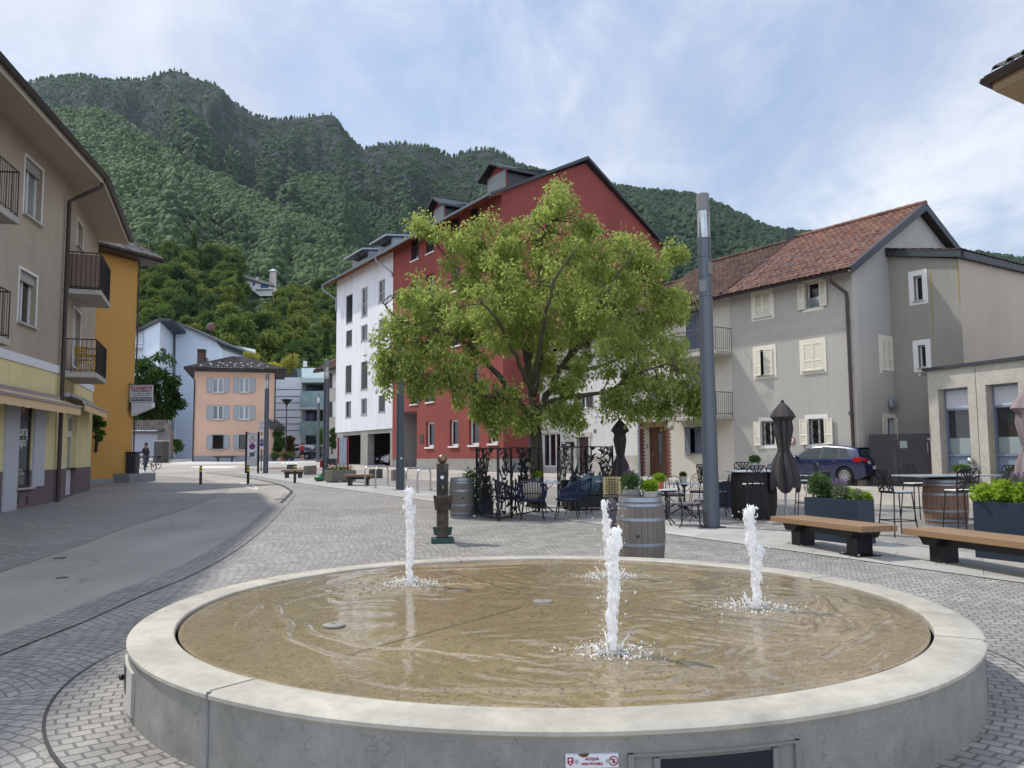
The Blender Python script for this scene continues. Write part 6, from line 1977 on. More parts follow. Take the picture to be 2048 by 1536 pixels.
# ------------------------------------------------------------------ mountains and woods
def interp(pts,x):
 if x<=pts[0][0]:return pts[0][1]
 for(a,b)in zip(pts[:-1],pts[1:]):
  if x<=b[0]:return a[1]+(b[1]-a[1])*(x-a[0])/(b[0]-a[0])
 return pts[-1][1]
def fbm(p,oct=5,H=0.9,lac=2.1):return noise.fractal(p,H,lac,oct)
class Slope:
 """a hillside: a crest line seen at given pixels and distance, falling towards the valley; rows run down the line of sight plan"""
 def __init__(s,crest,Dc,Db,zb,x0,x1,nx,nt,shape=1.25,gul=0.05,gscale=7.0,seed=0.0,crest_n=0.0,foot=None):
  s.nx,s.nt=nx,nt
  s.P=np.zeros((nx,nt,3))
  for i in range(nx):
   px=x0+(x1-x0)*i/(nx-1)
   py=interp(crest,px)
   D=Dc(px)if callable(Dc)else Dc
   B=Db(px)if callable(Db)else Db
   c=at(px,py,D)
   a=c.x/c.y
   H=c.z-zb
   c_n=crest_n*fbm(V((px*0.035,seed,3.3)),5)*H
   for j in range(nt):
    u=j/(nt-1)
    t_=u/0.88
    Y=B+(D-B)*t_
    if t_<=1:
     z=zb+H*(t_**shape)
     env=(t_*(1-t_))*4
    else:
     z=zb+H*(1-(t_-1)*2.2)
     env=0
    if gul:
     g=noise.ridged_multi_fractal(V((px*gscale/1000.0+seed,t_*0.9+0.3*fbm(V((px*0.004,t_*2,seed)),3),seed)),0.9,2.1,5,1.0,2.0)
     g2=fbm(V((px*0.012+seed*3,t_*6,seed+4)),5)
     z+=env*H*(gul*(g-1.2)+gul*0.5*g2)
    z+=c_n*max(0,t_-0.75)*4 if t_<=1 else c_n
    s.P[i,j]=(a*Y,Y,z)
  d1=np.gradient(s.P,axis=0);d2=np.gradient(s.P,axis=1)
  n=np.cross(d1,d2);s.N=n/(np.linalg.norm(n,axis=2)[:,:,None]+1e-9)
 def build(s,name,mat):
  nx,nt=s.nx,s.nt
  i,j=np.meshgrid(np.arange(nx-1),np.arange(nt-1),indexing='ij')
  f=np.stack([i*nt+j,(i+1)*nt+j,(i+1)*nt+j+1,i*nt+j+1],-1).reshape(-1,4)
  o=np_mesh(name,s.P.reshape(-1,3),f,mat,smooth=True)
  o['kind']='structure'
  return o
 def sample(s,rng_,n,tmin=0.0,tmax=1.0):
  """points spread evenly over the surface, with the local steepness"""
  A=np.linalg.norm(np.cross(s.P[1:,:-1]-s.P[:-1,:-1],s.P[:-1,1:]-s.P[:-1,:-1]),axis=2)
  tt=(np.arange(s.nt-1)+.5)/(s.nt-1)/0.88
  A=A*((tt>=tmin)&(tt<=tmax))[None,:]
  p=(A/A.sum()).ravel()
  k=rng_.choice(len(p),size=n,p=p)
  i,j=k//(s.nt-1),k%(s.nt-1)
  u,v=rng_.random(n)[:,None],rng_.random(n)[:,None]
  P=(s.P[i,j]*(1-u)+s.P[i+1,j]*u)*(1-v)+(s.P[i,j+1]*(1-u)+s.P[i+1,j+1]*u)*v
  return P,s.N[i,j],tt[j]
def rockmat(key,c,g,scale=0.01):
 if key in _M:return _M[key]
 m,t=newmat(key)
 wc=t.coords('World',(1,1,0.35))
 n=t.noise(wc,scale*2.2,10,0.68,0.6)
 st=t.noise(t.coords('World',(1,1,2.6)),scale*3.5,8,0.7,0.3)
 a=t.mix(t.ramp(st,[(0.3,0),(0.72,1)]),mul(c,0.55),mul(c,1.35))
 a=t.mix(t.ramp(n,[(0.42,0),(0.52,1)]),a,g)
 p=t.n('BsdfPrincipled',Base__Color=a,Roughness=0.95)
 p.inputs['Specular IOR Level'].default_value=0.1
 b=t.n('Bump',Strength=0.9,Distance=18.0,Height=t.math('ADD',st,n))
 t.link(b.outputs[0],p.inputs['Normal'])
 t.out(p.outputs[0])
 return m
def woodmat(key,c,c2,trans=0.18,scale=0.02,fine=0.9,spr=0.0):
 if key in _M:return _M[key]
 m,t=newmat(key)
 rnd=t.n('NewGeometry').outputs['Random Per Island']
 wc=t.coords('World')
 big=t.ramp(t.noise(wc,scale,4,0.6),[(0.35,0),(0.65,1)])
 f=t.math('ADD',t.math('MULTIPLY',rnd,0.62),t.math('MULTIPLY',big,0.38))
 a=t.mix(f,c,c2)
 a=t.mix(1.0,a,t.ramp(t.noise(wc,fine,4,0.7),[(0.3,0.62),(0.7,1.3)]),'MULTIPLY')
 p=t.n('BsdfPrincipled',Base__Color=a,Roughness=0.8)
 p.inputs['Specular IOR Level'].default_value=0.2
 b=t.n('Bump',Strength=0.9,Distance=1.2 if fine<2 else 0.5,Height=t.noise(wc,fine*0.8,5,0.7))
 t.link(b.outputs[0],p.inputs['Normal'])
 t.out(p.outputs[0])
 return m
def canopy(name,P,R,Hs,mat,rng_,sub=1,cone=None,jit=0.18,sink=0.25):
 """lumpy crowns (or spires where cone is set) standing on points P"""
 n=len(P)
 bv,bf=(I1v,I1f)if sub==1 else(I2v,I2f)
 v=np.repeat(bv[None],n,0)*(1+jit*rng_.normal(size=(n,len(bv),1)))
 if cone is not None:
  cz=(v[:,:,2:3]+1)/2
  k=np.where(cone[:,None,None],np.clip(1.15-cz*1.05,0.05,1)*0.9,1.0)
  v[:,:,:2]*=k
 ang=rng_.random(n)*2*pi
 ca,sa=np.cos(ang)[:,None],np.sin(ang)[:,None]
 x=v[:,:,0]*ca-v[:,:,1]*sa;y=v[:,:,0]*sa+v[:,:,1]*ca
 out=np.stack([x*R[:,None],y*R[:,None],v[:,:,2]*Hs[:,None]],-1)
 out[:,:,2]+=Hs[:,None]*(1-sink)
 out+=P[:,None,:]
 f=bf[None]+(np.arange(n)*len(bv))[:,None,None]
 o=np_mesh(name,out.reshape(-1,3),f.reshape(-1,3),mat,None,smooth=True)
 return o
rngm=np.random.default_rng(2024)
ridge=[(-400,300),(-150,200),(45,170),(75,160),(100,155),(135,151),(165,150),(195,156),(222,161),(250,160),(285,158),(305,153),(325,144),(345,139),(360,141),(378,150),(395,158),(415,161),(432,168),(446,180),(458,192),(472,206),(490,220),(510,231),(528,236),(548,240),(575,238),(600,235),(625,232),(640,228),(655,227),(668,229),(676,238),(684,252),(700,275),(716,292),(728,298),(742,292),(762,288),(790,287),(815,288),(845,291),(872,299),(892,309),(906,314),(922,307),(945,300),(968,297),(985,299),(1005,307),(1030,324),(1060,337),(1100,348),(1160,352),(1230,371),(1300,400),(1500,520),(1700,640)]
m_rock=rockmat('mountain_rock',srgb(68,72,76),srgb(32,50,28))
S1=Slope(ridge,lambda x:2700 if x<700 else 2700-(min(x,1250)-700)*0.5,700,60,-420,1750,330,130,shape=1.35,gul=0.13,gscale=9.0,seed=1.7,crest_n=0.0)
S1.build('mountain',m_rock)
m_far=woodmat('far_wood',srgb(24,47,24),srgb(56,86,36),scale=0.004,fine=0.12)
P,N,T=S1.sample(rngm,62000,0.03,1.0)
rk=np.array([fbm(V((p[0]*0.0042,p[1]*0.0042,p[2]*0.009)),5)for p in P])
dens=1.05-np.clip((rk-.20)*3.0,0,.92)*np.clip((T-.42)*3,0,1)-.12*np.clip((T-.6)*2,0,1)
ok=rngm.random(len(P))<dens
P,T=P[ok],T[ok]
cone=rngm.random(len(P))<np.clip(0.25+(T-.45)*1.4,.12,.85)
R=np.where(cone,3.4,5.4)*(1.15-.4*T)*np.exp(.25*rngm.normal(size=len(P)));Hh=np.where(cone,R*1.5,R*.95)
o=canopy('far_forest',P,R,Hh,m_far,rngm,1,cone,0.24,0.2);o['kind']='stuff'
cP=[]
for q in range(900):
 px=rngm.uniform(-300,1240);py=interp(ridge,px)
 k=fbm(V((px*0.02,5,1)),3)
 rocky=(310<px<470)or(636<px<690)
 if rocky and rngm.random()<.85:continue
 D=2700 if px<700 else 2700-(min(px,1250)-700)*.5
 c=at(px,py,D-6);cP.append((c.x,c.y,c.z-3))
cP=np.array(cP);n=len(cP);R=2.4+2.6*rngm.random(n)
o=canopy('ridge_trees',cP,R,R*(1.0+1.2*rngm.random(n)),m_far,rngm,1,rngm.random(n)<.6,.15,.2);o['kind']='stuff'
spur=[(-300,200),(40,212),(90,222),(140,224),(190,218),(230,232),(275,262),(320,292),(362,318),(400,338),(440,356),(480,380),(520,402),(560,420),(600,438),(640,456),(690,486),(740,520),(800,560),(880,600),(960,640)]
S2=Slope(spur,lambda x:1750-max(0,x-100)*0.62,lambda x:480,40,-300,960,200,110,shape=1.12,gul=0.05,gscale=8.0,seed=5.1,crest_n=0.012)
m_slopeg=rockmat('wooded_slope',srgb(40,52,30),srgb(34,48,26))
S2.build('hillside',m_slopeg)
m_mid=woodmat('mid_wood',srgb(30,52,28),srgb(68,92,42),scale=0.008,fine=0.22)
P,N,T=S2.sample(rngm,52000,0.05,1.02)
ck=np.array([fbm(V((p[0]*.011,p[1]*.011,2.0)),4)for p in P])
kp=rngm.random(len(P))<np.clip(.72+ck*1.2,.3,1)
P,ck=P[kp],ck[kp]
n=len(P);cone=rngm.random(n)<.06
R=np.where(cone,3.2,3.9)*np.exp(np.clip(.26*rngm.normal(size=n)+.25*ck,-.6,.5));Hh=np.where(cone,R*1.9,R*(.85+.5*rngm.random(n)))
o=canopy('hillside_forest',P,R,Hh,m_mid,rngm,1,cone,.24,.2);o['kind']='stuff'
spur2=[(520,470),(560,380),(600,350),(640,345),(680,365),(720,400),(760,420),(800,440),(850,465),(900,480),(980,500),(1100,540)]
S3=Slope(spur2,1900,620,50,505,1150,110,90,shape=1.2,gul=0.07,gscale=11.0,seed=8.3,crest_n=0.015)
S3.build('hillside',m_slopeg)
P,N,T=S3.sample(rngm,14000,0.1,1.02)
n=len(P);cone=rngm.random(n)<.2
R=np.where(cone,3.6,4.8)*(0.65+.6*rngm.random(n));Hh=np.where(cone,R*1.7,R)
o=canopy('hillside_forest',P,R,Hh,m_far,rngm,1,cone,.15,.2);o['kind']='stuff'
ridge_r=[(1000,330),(1100,345),(1180,356),(1225,371),(1265,377),(1300,382),(1345,385),(1390,392),(1430,408),(1480,430),(1530,452),(1570,462),(1600,464),(1640,466),(1700,474),(1800,486),(1900,500),(1990,512),(2048,519),(2300,540),(2700,600)]
S4=Slope(ridge_r,2100,560,50,960,2750,200,90,shape=1.15,gul=0.06,gscale=7.0,seed=12.2,crest_n=0.006)
S4.build('mountain',m_slopeg)
m_right=woodmat('right_wood',srgb(28,48,32),srgb(50,74,42),scale=0.006,fine=0.14)
P,N,T=S4.sample(rngm,26000,0.2,1.02)
n=len(P);cone=rngm.random(n)<.25
R=np.where(cone,4.0,5.6)*(0.65+.6*rngm.random(n));Hh=np.where(cone,R*1.7,R)
o=canopy('ridge_forest',P,R,Hh,m_right,rngm,1,cone,.15,.2);o['kind']='stuff'
hill=[(-200,470),(150,490),(250,505),(330,520),(400,520),(470,515),(500,560),(560,600),(620,600),(680,590),(760,600),(900,640),(1100,680)]
S5=Slope(hill,lambda x:470,150,1.5,-250,1150,90,60,shape=0.95,gul=0.03,gscale=9.0,seed=3.3)
S5.build('hill',m_slopeg)
m_hillleaf=[leaf('hill_leaf_a',srgb(54,74,40),srgb(106,124,62),.25,.08),leaf('hill_leaf_b',srgb(44,64,38),srgb(82,104,56),.25,.08),leaf('hill_leaf_c',srgb(68,86,42),srgb(128,138,68),.25,.08)]
m_bark=simple('bark_brown',srgb(70,58,48),.9,var=.3)
protos=[]
for v_ in range(7):
 rg_=np.random.default_rng(300+v_)
 conif=v_==6
 r=thing('hill_tree','dark pointed conifer among the broadleaf trees on the lower hill' if conif else 'leafy green broadleaf tree in the wood on the lower hill','tree',(0,0,0),0,'conifers on the wooded hill behind the square' if conif else 'trees on the wooded hill behind the square')
 mb=MB();mb.tube([(0,0,-1),(0,0,3),(0,0,7 if not conif else 13)],[.35,.28,.1],6);mb.build('trunk',m_bark,r,smooth=60)
 cs,rd=[],[]
 if conif:
  for q in range(60):
   u=q/60;a=q*2.4;w=3.2*(1-u)+.2
   cs.append((cos(a)*w*.6,sin(a)*w*.6,2.5+12.5*u));rd.append((w*.55,w*.55,.7))
 else:
  nl=13
  for q in range(nl):
   d=V(rg_.normal(size=3)).normalized()
   cc=(d.x*2.7,d.y*2.7,6.2+d.z*2.6)
   for w in range(7):
    e=V(rg_.normal(size=3)).normalized()
    cs.append((cc[0]+e.x*1.35,cc[1]+e.y*1.35,cc[2]+e.z*1.1));s_=.75+.45*rg_.random();rd.append((s_,s_,s_*.7))
 leaf_obj('crown',rg_,cs,rd,44 if not conif else 40,.6 if not conif else .6,m_hillleaf[v_%3]if not conif else m_lf_d,r,droop=.15,aspect=.75)
 protos.append(r)
P,N,T=S5.sample(rngm,5000,0.06,1.0)
keep=[]
for p in P:
 px=1024+p[0]/p[1]*F
 if not(225<px<700):continue
 if 474<px<560 and p[1]<480:
  ty=910-(p[2]+12.5-HE)/p[1]*F
  if ty<588:continue
 if all((p[0]-q[0])**2+(p[1]-q[1])**2>6.3**2 for q in keep):keep.append(p)
keep.sort(key=lambda p:p[1])
keep=keep[:297]
used=set()
for k,p in enumerate(keep):
 v_=int(rngm.integers(0,6))if rngm.random()>.05 else 6
 o=protos[v_]if v_ not in used else dup(protos[v_])
 used.add(v_)
 o.location=(p[0],p[1],p[2]-1.2);o.rotation_euler=(0,0,rngm.random()*6.28)
 s_=.75+.55*rngm.random();o.scale=(s_,s_,s_*(.85+.35*rngm.random()))
for v_ in range(7):
 if v_ not in used:
  for c in list(protos[v_].children):bpy.data.objects.remove(c)
  bpy.data.objects.remove(protos[v_])
P,N,T=S5.sample(rngm,5200,0.05,1.0)
n=len(P);R=2.4+2.2*rngm.random(n)
px_=1024+P[:,0]/P[:,1]*F
inside=(px_>215)&(px_<710)
R=np.where(inside,R*.72,R*1.2)
clear=~((px_>472)&(px_<562)&(P[:,1]<482)&(910-(P[:,2]+R*1.9-HE)/P[:,1]*F<586))
P,R=P[clear],R[clear]
m_under=woodmat('hill_undergrowth',srgb(32,50,26),srgb(64,86,38),scale=0.05,fine=0.8)
o=canopy('undergrowth',P,R,R*.9,m_under,rngm,2,None,.16,.25);o['kind']='stuff'
YV=415.0
vl=thing('hill_villa','white villa with a low dark roof high on the wooded hill','house',at(515,580,YV))
m_vw=plaster('villa_white',srgb(226,224,220),stain=.06)
flat_poly('wall',m_vw,vl,[(484,592),(484,554),(488,556.5),(546,572.5),(546,592)],YV,11)
A,B,C_,D=at(483,551.5,YV-1),at(552,568.5,YV-1),at(540,562,YV+9),at(486,549,YV+9)
mb=MB();mb.slab([at(488,556,YV-.8),at(551,573,YV-.8),at(545,566,YV+11),at(486,549,YV+11)],V((0,0,1)),.4);mb.build('roof',m_darkwood,vl)
mb=MB();p0,p1=at(484,588,YV-.5),at(488,550,YV-.5);mb.box(p0.x,YV-.5,p0.z,p1.x,YV+3,p1.z);mb.build('gable_wall',m_vw,vl)
for(x0,x1,y0,y1)in((505,510,565,571),(521,537,569,576)):
 q0,q1=at(x0,y1,YV-.1),at(x1,y0,YV-.1);mb=MB();mb.box(q0.x,YV-.15,q0.z,q1.x,YV-.02,q1.z);mb.build('window',m_bluewin,vl)
mb=MB();q0,q1=at(512,579,YV-1),at(546,577.5,YV-1);mb.box(q0.x,YV-1,q0.z,q1.x,YV,q1.z);mb.build('balcony',m_balc,vl)
mb=MB();q0,q1=at(511,562,YV+4),at(514.5,555,YV+4);mb.box(q0.x,YV+4,q0.z,q1.x,YV+5,q1.z);mb.build('chimney',m_vw,vl)
YT=470.0
tr_=at(546,556,YT);tp=at(546,543.5,YT);ta=at(545,537.5,YT);rw=8.0/F*YT
tw_=thing('round_turret','small round turret with a pale pointed roof above the hill villa','tower',tr_)
mb=MB();mb.lathe([(rw*.85,-12),(rw*.85,tp.z-tr_.z)],20,Matrix.Translation(tr_));mb.build('wall',m_beigew,tw_,smooth=40)
mb=MB();mb.lathe([(rw*1.15,tp.z-tr_.z),(rw*1.1,tp.z-tr_.z+.3),(0.05,ta.z-tr_.z)],20,Matrix.Translation(tr_));mb.build('roof',simple('pale_metal_roof',srgb(206,208,212),.4,.2),tw_,smooth=30)
# ------------------------------------------------------------------ the air
m,t=newmat('haze')
pvn=t.n('VolumePrincipled',Color=(0.72,0.84,1.0,1),Density=0.000023,Anisotropy=0.25)
o_=t.n('OutputMaterial');t.link(pvn.outputs[0],o_.inputs['Volume'])
mb=MB();mb.box(-3400,-160,-1.5,3400,6200,1750)
hz_=mb.build('haze',m);hz_['kind']='stuff'
# ------------------------------------------------------------------ the big tree on the terrace
YT_=21.5
tb=at(1073,1008,YT_);tb.z=gz(YT_)
big=thing('hackberry_tree','big yellow green tree with drooping leaves in the middle of the square','tree',tb)
rgt=np.random.default_rng(99)
kT=YT_/F
def TP(px,py,dy):return at(px,py,YT_+dy)
limbs=[([(1073,1012,0),(1072,930,0),(1070,870,0),(1069,838,0)],(.20,.165)),([(1069,845,0),(1035,800,-.3),(985,738,-.7),(935,690,-1.0),(875,660,-1.3),(800,640,-1.4),(765,605,-1.3)],(.10,.02)),([(1069,845,0),(1058,760,.1),(1050,690,.2),(1035,640,.3),(1010,585,.5),(985,530,.6),(960,470,.5)],(.12,.02)),([(1056,750,.1),(1063,650,0),(1075,565,-.1),(1087,480,-.1),(1108,395,0)],(.10,.02)),([(1070,845,0),(1095,790,.2),(1130,725,.4),(1175,675,.6),(1235,605,.9),(1280,545,1.0),(1300,480,.9)],(.12,.02)),([(1090,805,.1),(1150,792,-.4),(1215,782,-.9),(1275,745,-1.2),(1345,728,-1.4)],(.08,.018)),([(1050,700,.2),(1000,640,.6),(935,570,1.0),(885,505,1.2),(850,450,1.1)],(.07,.015)),([(1045,812,-.2),(1000,795,-.9),(930,780,-1.5),(870,755,-1.9),(800,742,-2.1)],(.07,.015)),([(1064,780,0),(1075,720,-1.0),(1090,640,-1.9),(1110,560,-2.3),(1150,500,-2.2)],(.09,.02)),([(1066,790,0),(1040,730,-1.0),(1000,650,-2.0),(960,600,-2.5)],(.08,.02)),([(1068,790,0),(1085,700,1.2),(1110,600,2.2),(1130,520,2.6)],(.09,.02)),([(1120,735,.4),(1190,735,1.2),(1270,700,1.8),(1340,640,2.0)],(.07,.015)),([(1130,720,.4),(1180,640,-1.0),(1230,560,-1.6),(1270,500,-1.5)],(.07,.015)),]
mb=MB()
skel=[]
for(pts,(r0,r1))in limbs:
 P=[TP(*p)for p in pts]
 Q=[]
 for i in range(len(P)-1):
  a,b,c,d=P[max(i-1,0)],P[i],P[i+1],P[min(i+2,len(P)-1)]
  for j in range(5):
   u=j/5
   q=0.5*((2*b)+(c-a)*u+(2*a-5*b+4*c-d)*u*u+(3*b-a-3*c+d)*u**3)
   q+=V((rgt.normal(),rgt.normal(),rgt.normal()*.6))*(.02 if r0<.15 else .006)
   Q.append(q)
 Q.append(P[-1])
 n=len(Q)
 rs=[r0+(r1-r0)*(k/(n-1))**.8 for k in range(n)]
 if r0>.15:rs[0]*=1.3;rs[1]*=1.1
 mb.tube(Q,rs,9)
 skel+=[(q,rs[k])for k,q in enumerate(Q)if r0<.15]
m,t=newmat('tree_bark')
co=t.coords('World',(6,6,1.6))
n_=t.noise(co,2.2,6,.7,.5)
a=t.mix(n_,srgb(38,33,28),srgb(92,82,66));a=t.mix(t.math('MULTIPLY',t.ramp(t.noise(t.coords('World'),1.1,4),[(.45,0),(.7,1)]),.5),a,srgb(96,92,52))
p=t.n('BsdfPrincipled',Base__Color=a,Roughness=.9);b=t.n('Bump',Strength=.8,Distance=.02,Height=n_);t.link(b.outputs[0],p.inputs['Normal']);t.out(p.outputs[0])
trunk=mb.build('trunk',m,big,smooth=70)
lobes_=[(1112,400,42,48,0),(1100,470,95,75,0),(1010,500,85,72,.3),(930,520,75,75,.4),(1075,570,150,110,-.5),(905,600,85,70,.2),(835,590,65,60,-.6),(800,640,55,50,-1.2),(870,690,85,55,-1.2),(960,660,100,80,-1.2),(1190,500,80,65,-.6),(1270,500,58,52,.4),(1240,580,105,85,.2),(1315,590,58,90,.6),(1360,600,28,50,1.0),(1170,660,115,80,-1.2),(1280,680,90,65,.8),(1345,725,55,55,-.8),(1230,740,80,45,-.8),(1290,775,60,38,-1.2),(800,715,55,40,-1.8),(870,740,60,42,-1.8),(940,770,60,42,-1.3),(1000,800,45,40,-.9),(960,815,30,28,-.9),(1130,740,90,50,1.2),(1110,830,26,22,-.6),(1225,800,42,28,-1.0),(850,450,34,40,1.0),(1080,640,160,90,1.6),(1180,580,120,95,2.0),(1375,780,25,28,-.9),(1130,775,25,20,-.3),(770,700,25,28,-1.6),(1350,510,18,26,.8),(1005,842,22,26,-.9),(1048,835,24,20,-.5),(1150,830,22,26,-.9),(1270,815,34,22,-1.2),(1335,805,40,26,-1.0),(1385,815,16,26,-.9),(770,745,22,30,-1.8),(835,780,26,26,-1.8)]
cs,rd=[],[]
twm=MB()
for(px,py,rx,ry,dy)in lobes_:
 c=TP(px,py,dy)
 vol=rx*ry
 n=max(6,int(vol/270))
 for q in range(n):
  d=V(rgt.normal(size=3)).normalized()*rgt.random()**.42
  p_=V((c.x+d.x*rx*kT,c.y+d.y*(rx+ry)/2*kT*1.05,c.z+d.z*ry*kT))
  cs.append(tuple(p_));s_=.17+.22*rgt.random();rd.append((s_,s_,s_*1.15))
  if q%2==0:
   b_,r_=min(skel,key=lambda s:(s[0]-p_).length)
   if(b_-p_).length<2.6:
    mid_=b_.lerp(p_,.55)+V((rgt.normal()*.08,rgt.normal()*.08,.12))
    twm.tube([b_,mid_,p_,p_+V((d.x,d.y,-.35))*.25],[min(.022,r_*.7),.012,.007,.003],5,cap=False)
twm.build('twig_mass',m,trunk)['kind']='stuff'
m_tree=leaf('hackberry_leaf',srgb(104,124,58),srgb(168,180,100),.5,.9,.5)
ct=max(1,int(94000/len(cs)))
leaf_obj('crown',rgt,cs,rd,ct,.098,m_tree,big,droop=.75,aspect=.5)
# ------------------------------------------------------------------ lamps, bollards, signs on the square
m_lamp=simple('lamp_grey',srgb(86,92,100),.4,.35,var=.08,scale=1.2)
m_lglass=clear_glass('lamp_glass',(.95,.97,1.0),.8)
m_lcap=simple('lamp_cap',srgb(120,120,120),.5,.3,var=.06)
def lamp(px,yb,yt,label,r0=.155,Y=None,plates=False):
 p=G(px,yb)if Y is None else lift(at(px,900,Y))
 Y=p.y
 ztop=at(px-(8 if px>1300 else 0),yt,Y).z-p.z if yt else 6.5
 r=thing('lamp_post',label,'lamp post',p,0,'round grey lamp posts of the square')
 T=Matrix.Translation(p);h=ztop
 r1=r0*.82
 rad=lambda z:r0+(r1-r0)*z/h
 zl0,zl1=h-.92,h-.36
 mb=MB(T);mb.lathe([(rad(0),0),(rad(zl0-1.2),zl0-1.2),(rad(zl0-1.2)-.008,zl0-1.195),(rad(zl0-1.2)-.008,zl0-1.18),(rad(zl0-1.2),zl0-1.175),(rad(zl0-.8),zl0-.8),(rad(zl0)-.008,zl0-.795),(rad(zl0)-.008,zl0-.785),(rad(zl0-.8),zl0-.78),(rad(zl0-.4),zl0-.4),(rad(zl0)-.008,zl0-.395),(rad(zl0)-.008,zl0-.385),(rad(zl0),zl0-.38),(rad(zl0),zl0-.02),(rad(zl0)-.02,zl0)],32)
 mb.build('pole',m_lamp,r,smooth=30)
 mb=MB(T);mb.lathe([(rad(zl0)-.006,zl0+.004),(rad(zl1)-.006,zl1)],28,close=False);mb.build('lantern_glass',m_lglass,r,smooth=60)
 mb=MB(T);mb.lathe([(.03,zl0),(.03,zl1)],10);mb.lathe([(.09,zl0),(.06,zl0+.12),(.03,zl0+.16)],16);mb.lathe([(.05,zl1-.12),(.10,zl1-.002)],16)
 for k in range(4):a=k*pi/2+.4;mb.tube([(cos(a)*(rad(zl0)-.02),sin(a)*(rad(zl0)-.02),zl0),(cos(a)*(rad(zl0)-.02),sin(a)*(rad(zl0)-.02),zl1)],.007,5)
 mb.build('reflector',m_alu,r,smooth=50)
 mb=MB(T);mb.lathe([(rad(zl1)-.01,zl1),(rad(zl1),zl1+.01),(rad(h),h-.015),(rad(h)-.015,h),(.001,h)],28);mb.build('cap',m_lcap,r,smooth=30)
 mb=MB(T);mb.lathe([(r0+.12,0),(r0+.12,.014)],24);mb.build('base_plate',m_anth,r)
 if plates:
  for(a,z)in((-120,zl0-.98),(-55,zl0-.62)):
   ar=radians(a);mb=MB(T@Matrix.Rotation(ar,4,'Z'));mb.box(rad(z)-.01,-.07,z-.12,rad(z)+.012,.07,z+.12);mb.build('service_plate',m_lcap,r)
 return r,p
L_A,pA_=lamp(1424,1055,388,'tall grey lamp post nearest the camera beside the terrace',plates=True)
mb=MB(Matrix.Translation(pA_))
L_B,pB_=lamp(800,980,None,'grey lamp post by the bicycle hoops with its top in the tree')
L_C,pC_=lamp(651,961,719,'grey lamp post with a litter bin strapped to it')
L_D,pD_=lamp(531,947,747,'grey lamp post beside the speed limit board')
L_E,pE_=lamp(636,923,787,'thin looking lamp post farthest off near the parked cars',Y=80,r0=.15)
mb=MB(Matrix.Translation(pB_));mb.ball((.06,-.15,1.15),.045,10,8);mb.build('cap_nut',m_plate,L_B,smooth=60)
sl_=G(572,914);sl_=lift(at(572,900,88))
st_=thing('street_lamp','slim black street lamp with a flared head before the modern block','street lamp',sl_)
zt=at(572,800,88).z
mb=MB();mb.tube([sl_,V((sl_.x,sl_.y,zt-.6))],[.08,.055],8);mb.build('pole',m_black,st_)
mb=MB();mb.lathe([(.06,-.7),(.12,-.5),(.5,-.06),(.62,0),(.62,.06),(.1,.12)],16,Matrix.Translation((sl_.x,sl_.y,zt)));mb.build('head',m_black,st_,smooth=40)
m_bolly=simple('signal_yellow',srgb(206,206,44),.4)
for k,(px,yb,lbl)in enumerate(((401,968.5,'leftmost black bollard with yellow bands at the pavement tip'),(496,968,'middle black bollard standing in the drop shaped marking'),(589.5,966,'rightmost black bollard with yellow bands before the timber bench'))):
 p=G(px,yb)
 r=thing('bollard',lbl,'bollard',p,0,'black bollards along the lane')
 T=Matrix.Translation(p);h=.80
 mb=MB(T);mb.lathe([(.058,0),(.058,h-.01),(.05,h),(.001,h+.004)],18);mb.build('post',m_black,r,smooth=40)
 for z_ in(.05,.18):mb=MB(T);mb.lathe([(.0595,h-z_-.07),(.0595,h-z_)],18,close=False);mb.build('reflective_band',m_bolly,r,smooth=40)
m_signblue=simple('sign_blue',srgb(44,66,140),.4)
YS_=49.5
x0,x1=at(492.5,900,YS_).x,at(517,900,YS_).x
zb_=gz(YS_);z_t=at(505,865,YS_).z
sb=thing('zone_board','tall white board with 30 zone and no parking symbols on two black posts','sign',((x0+x1)/2,YS_,zb_))
mb=MB()
for x in(x0,x1):mb.box(x-.05,YS_-.05,zb_,x+.05,YS_+.05,z_t+.05)
mb.build('post',m_black,sb)
pb=at(505,933,YS_).z
mb=MB();mb.box(x0+.06,YS_-.03,pb,x1-.06,YS_+.03,z_t);mb.build('board',simple('board_grey',srgb(178,180,182),.5,var=.06),sb)
xm=(x0+x1)/2
mb=MB();mb.box(xm-.24,YS_-.036,at(505,915,YS_).z,xm+.24,YS_-.03,at(505,872,YS_).z);mb.build('white_panel',m_plate,sb)
T=Matrix.Translation((xm,YS_-.04,0))
def ring_sign(root,cx,cz,r,y,w=.22,face=None,txt=None):
 mb=MB();disc_xz(mb,(cx,cz),r,y-.004,y,28);o=mb.build('sign_ring',m_red,root)
 mb=MB();disc_xz(mb,(cx,cz),r*(1-w),y-.007,y-.004,26);mb.build('sign_face',face or m_plate,o)
 if txt:text(txt,m_dark,o,Matrix.Translation((cx,y-.009,cz)),r*.95,bold=.004)
 return o
zc1,zc2=at(505,880,YS_).z,at(505,893,YS_).z
text('ZONA',m_dark,sb,Matrix.Translation((xm,YS_-.038,at(505,873.2,YS_).z-.01)),.1)
ring_sign(sb,xm,zc1,.19,YS_-.036,txt='30')
o=ring_sign(sb,xm,zc2,.19,YS_-.036,face=m_signblue)
mb=MB();mb.prism_xz([(xm-.13,zc2+.09),(xm-.09,zc2+.13),(xm+.13,zc2-.09),(xm+.09,zc2-.13)],YS_-.047,YS_-.044);mb.build('sign_bar',m_red,o)
z3=at(505,909,YS_).z
mb=MB();mb.box(xm-.16,YS_-.04,z3-.13,xm+.16,YS_-.036,z3+.13);mb.build('map_symbol',m_shgrey,sb)
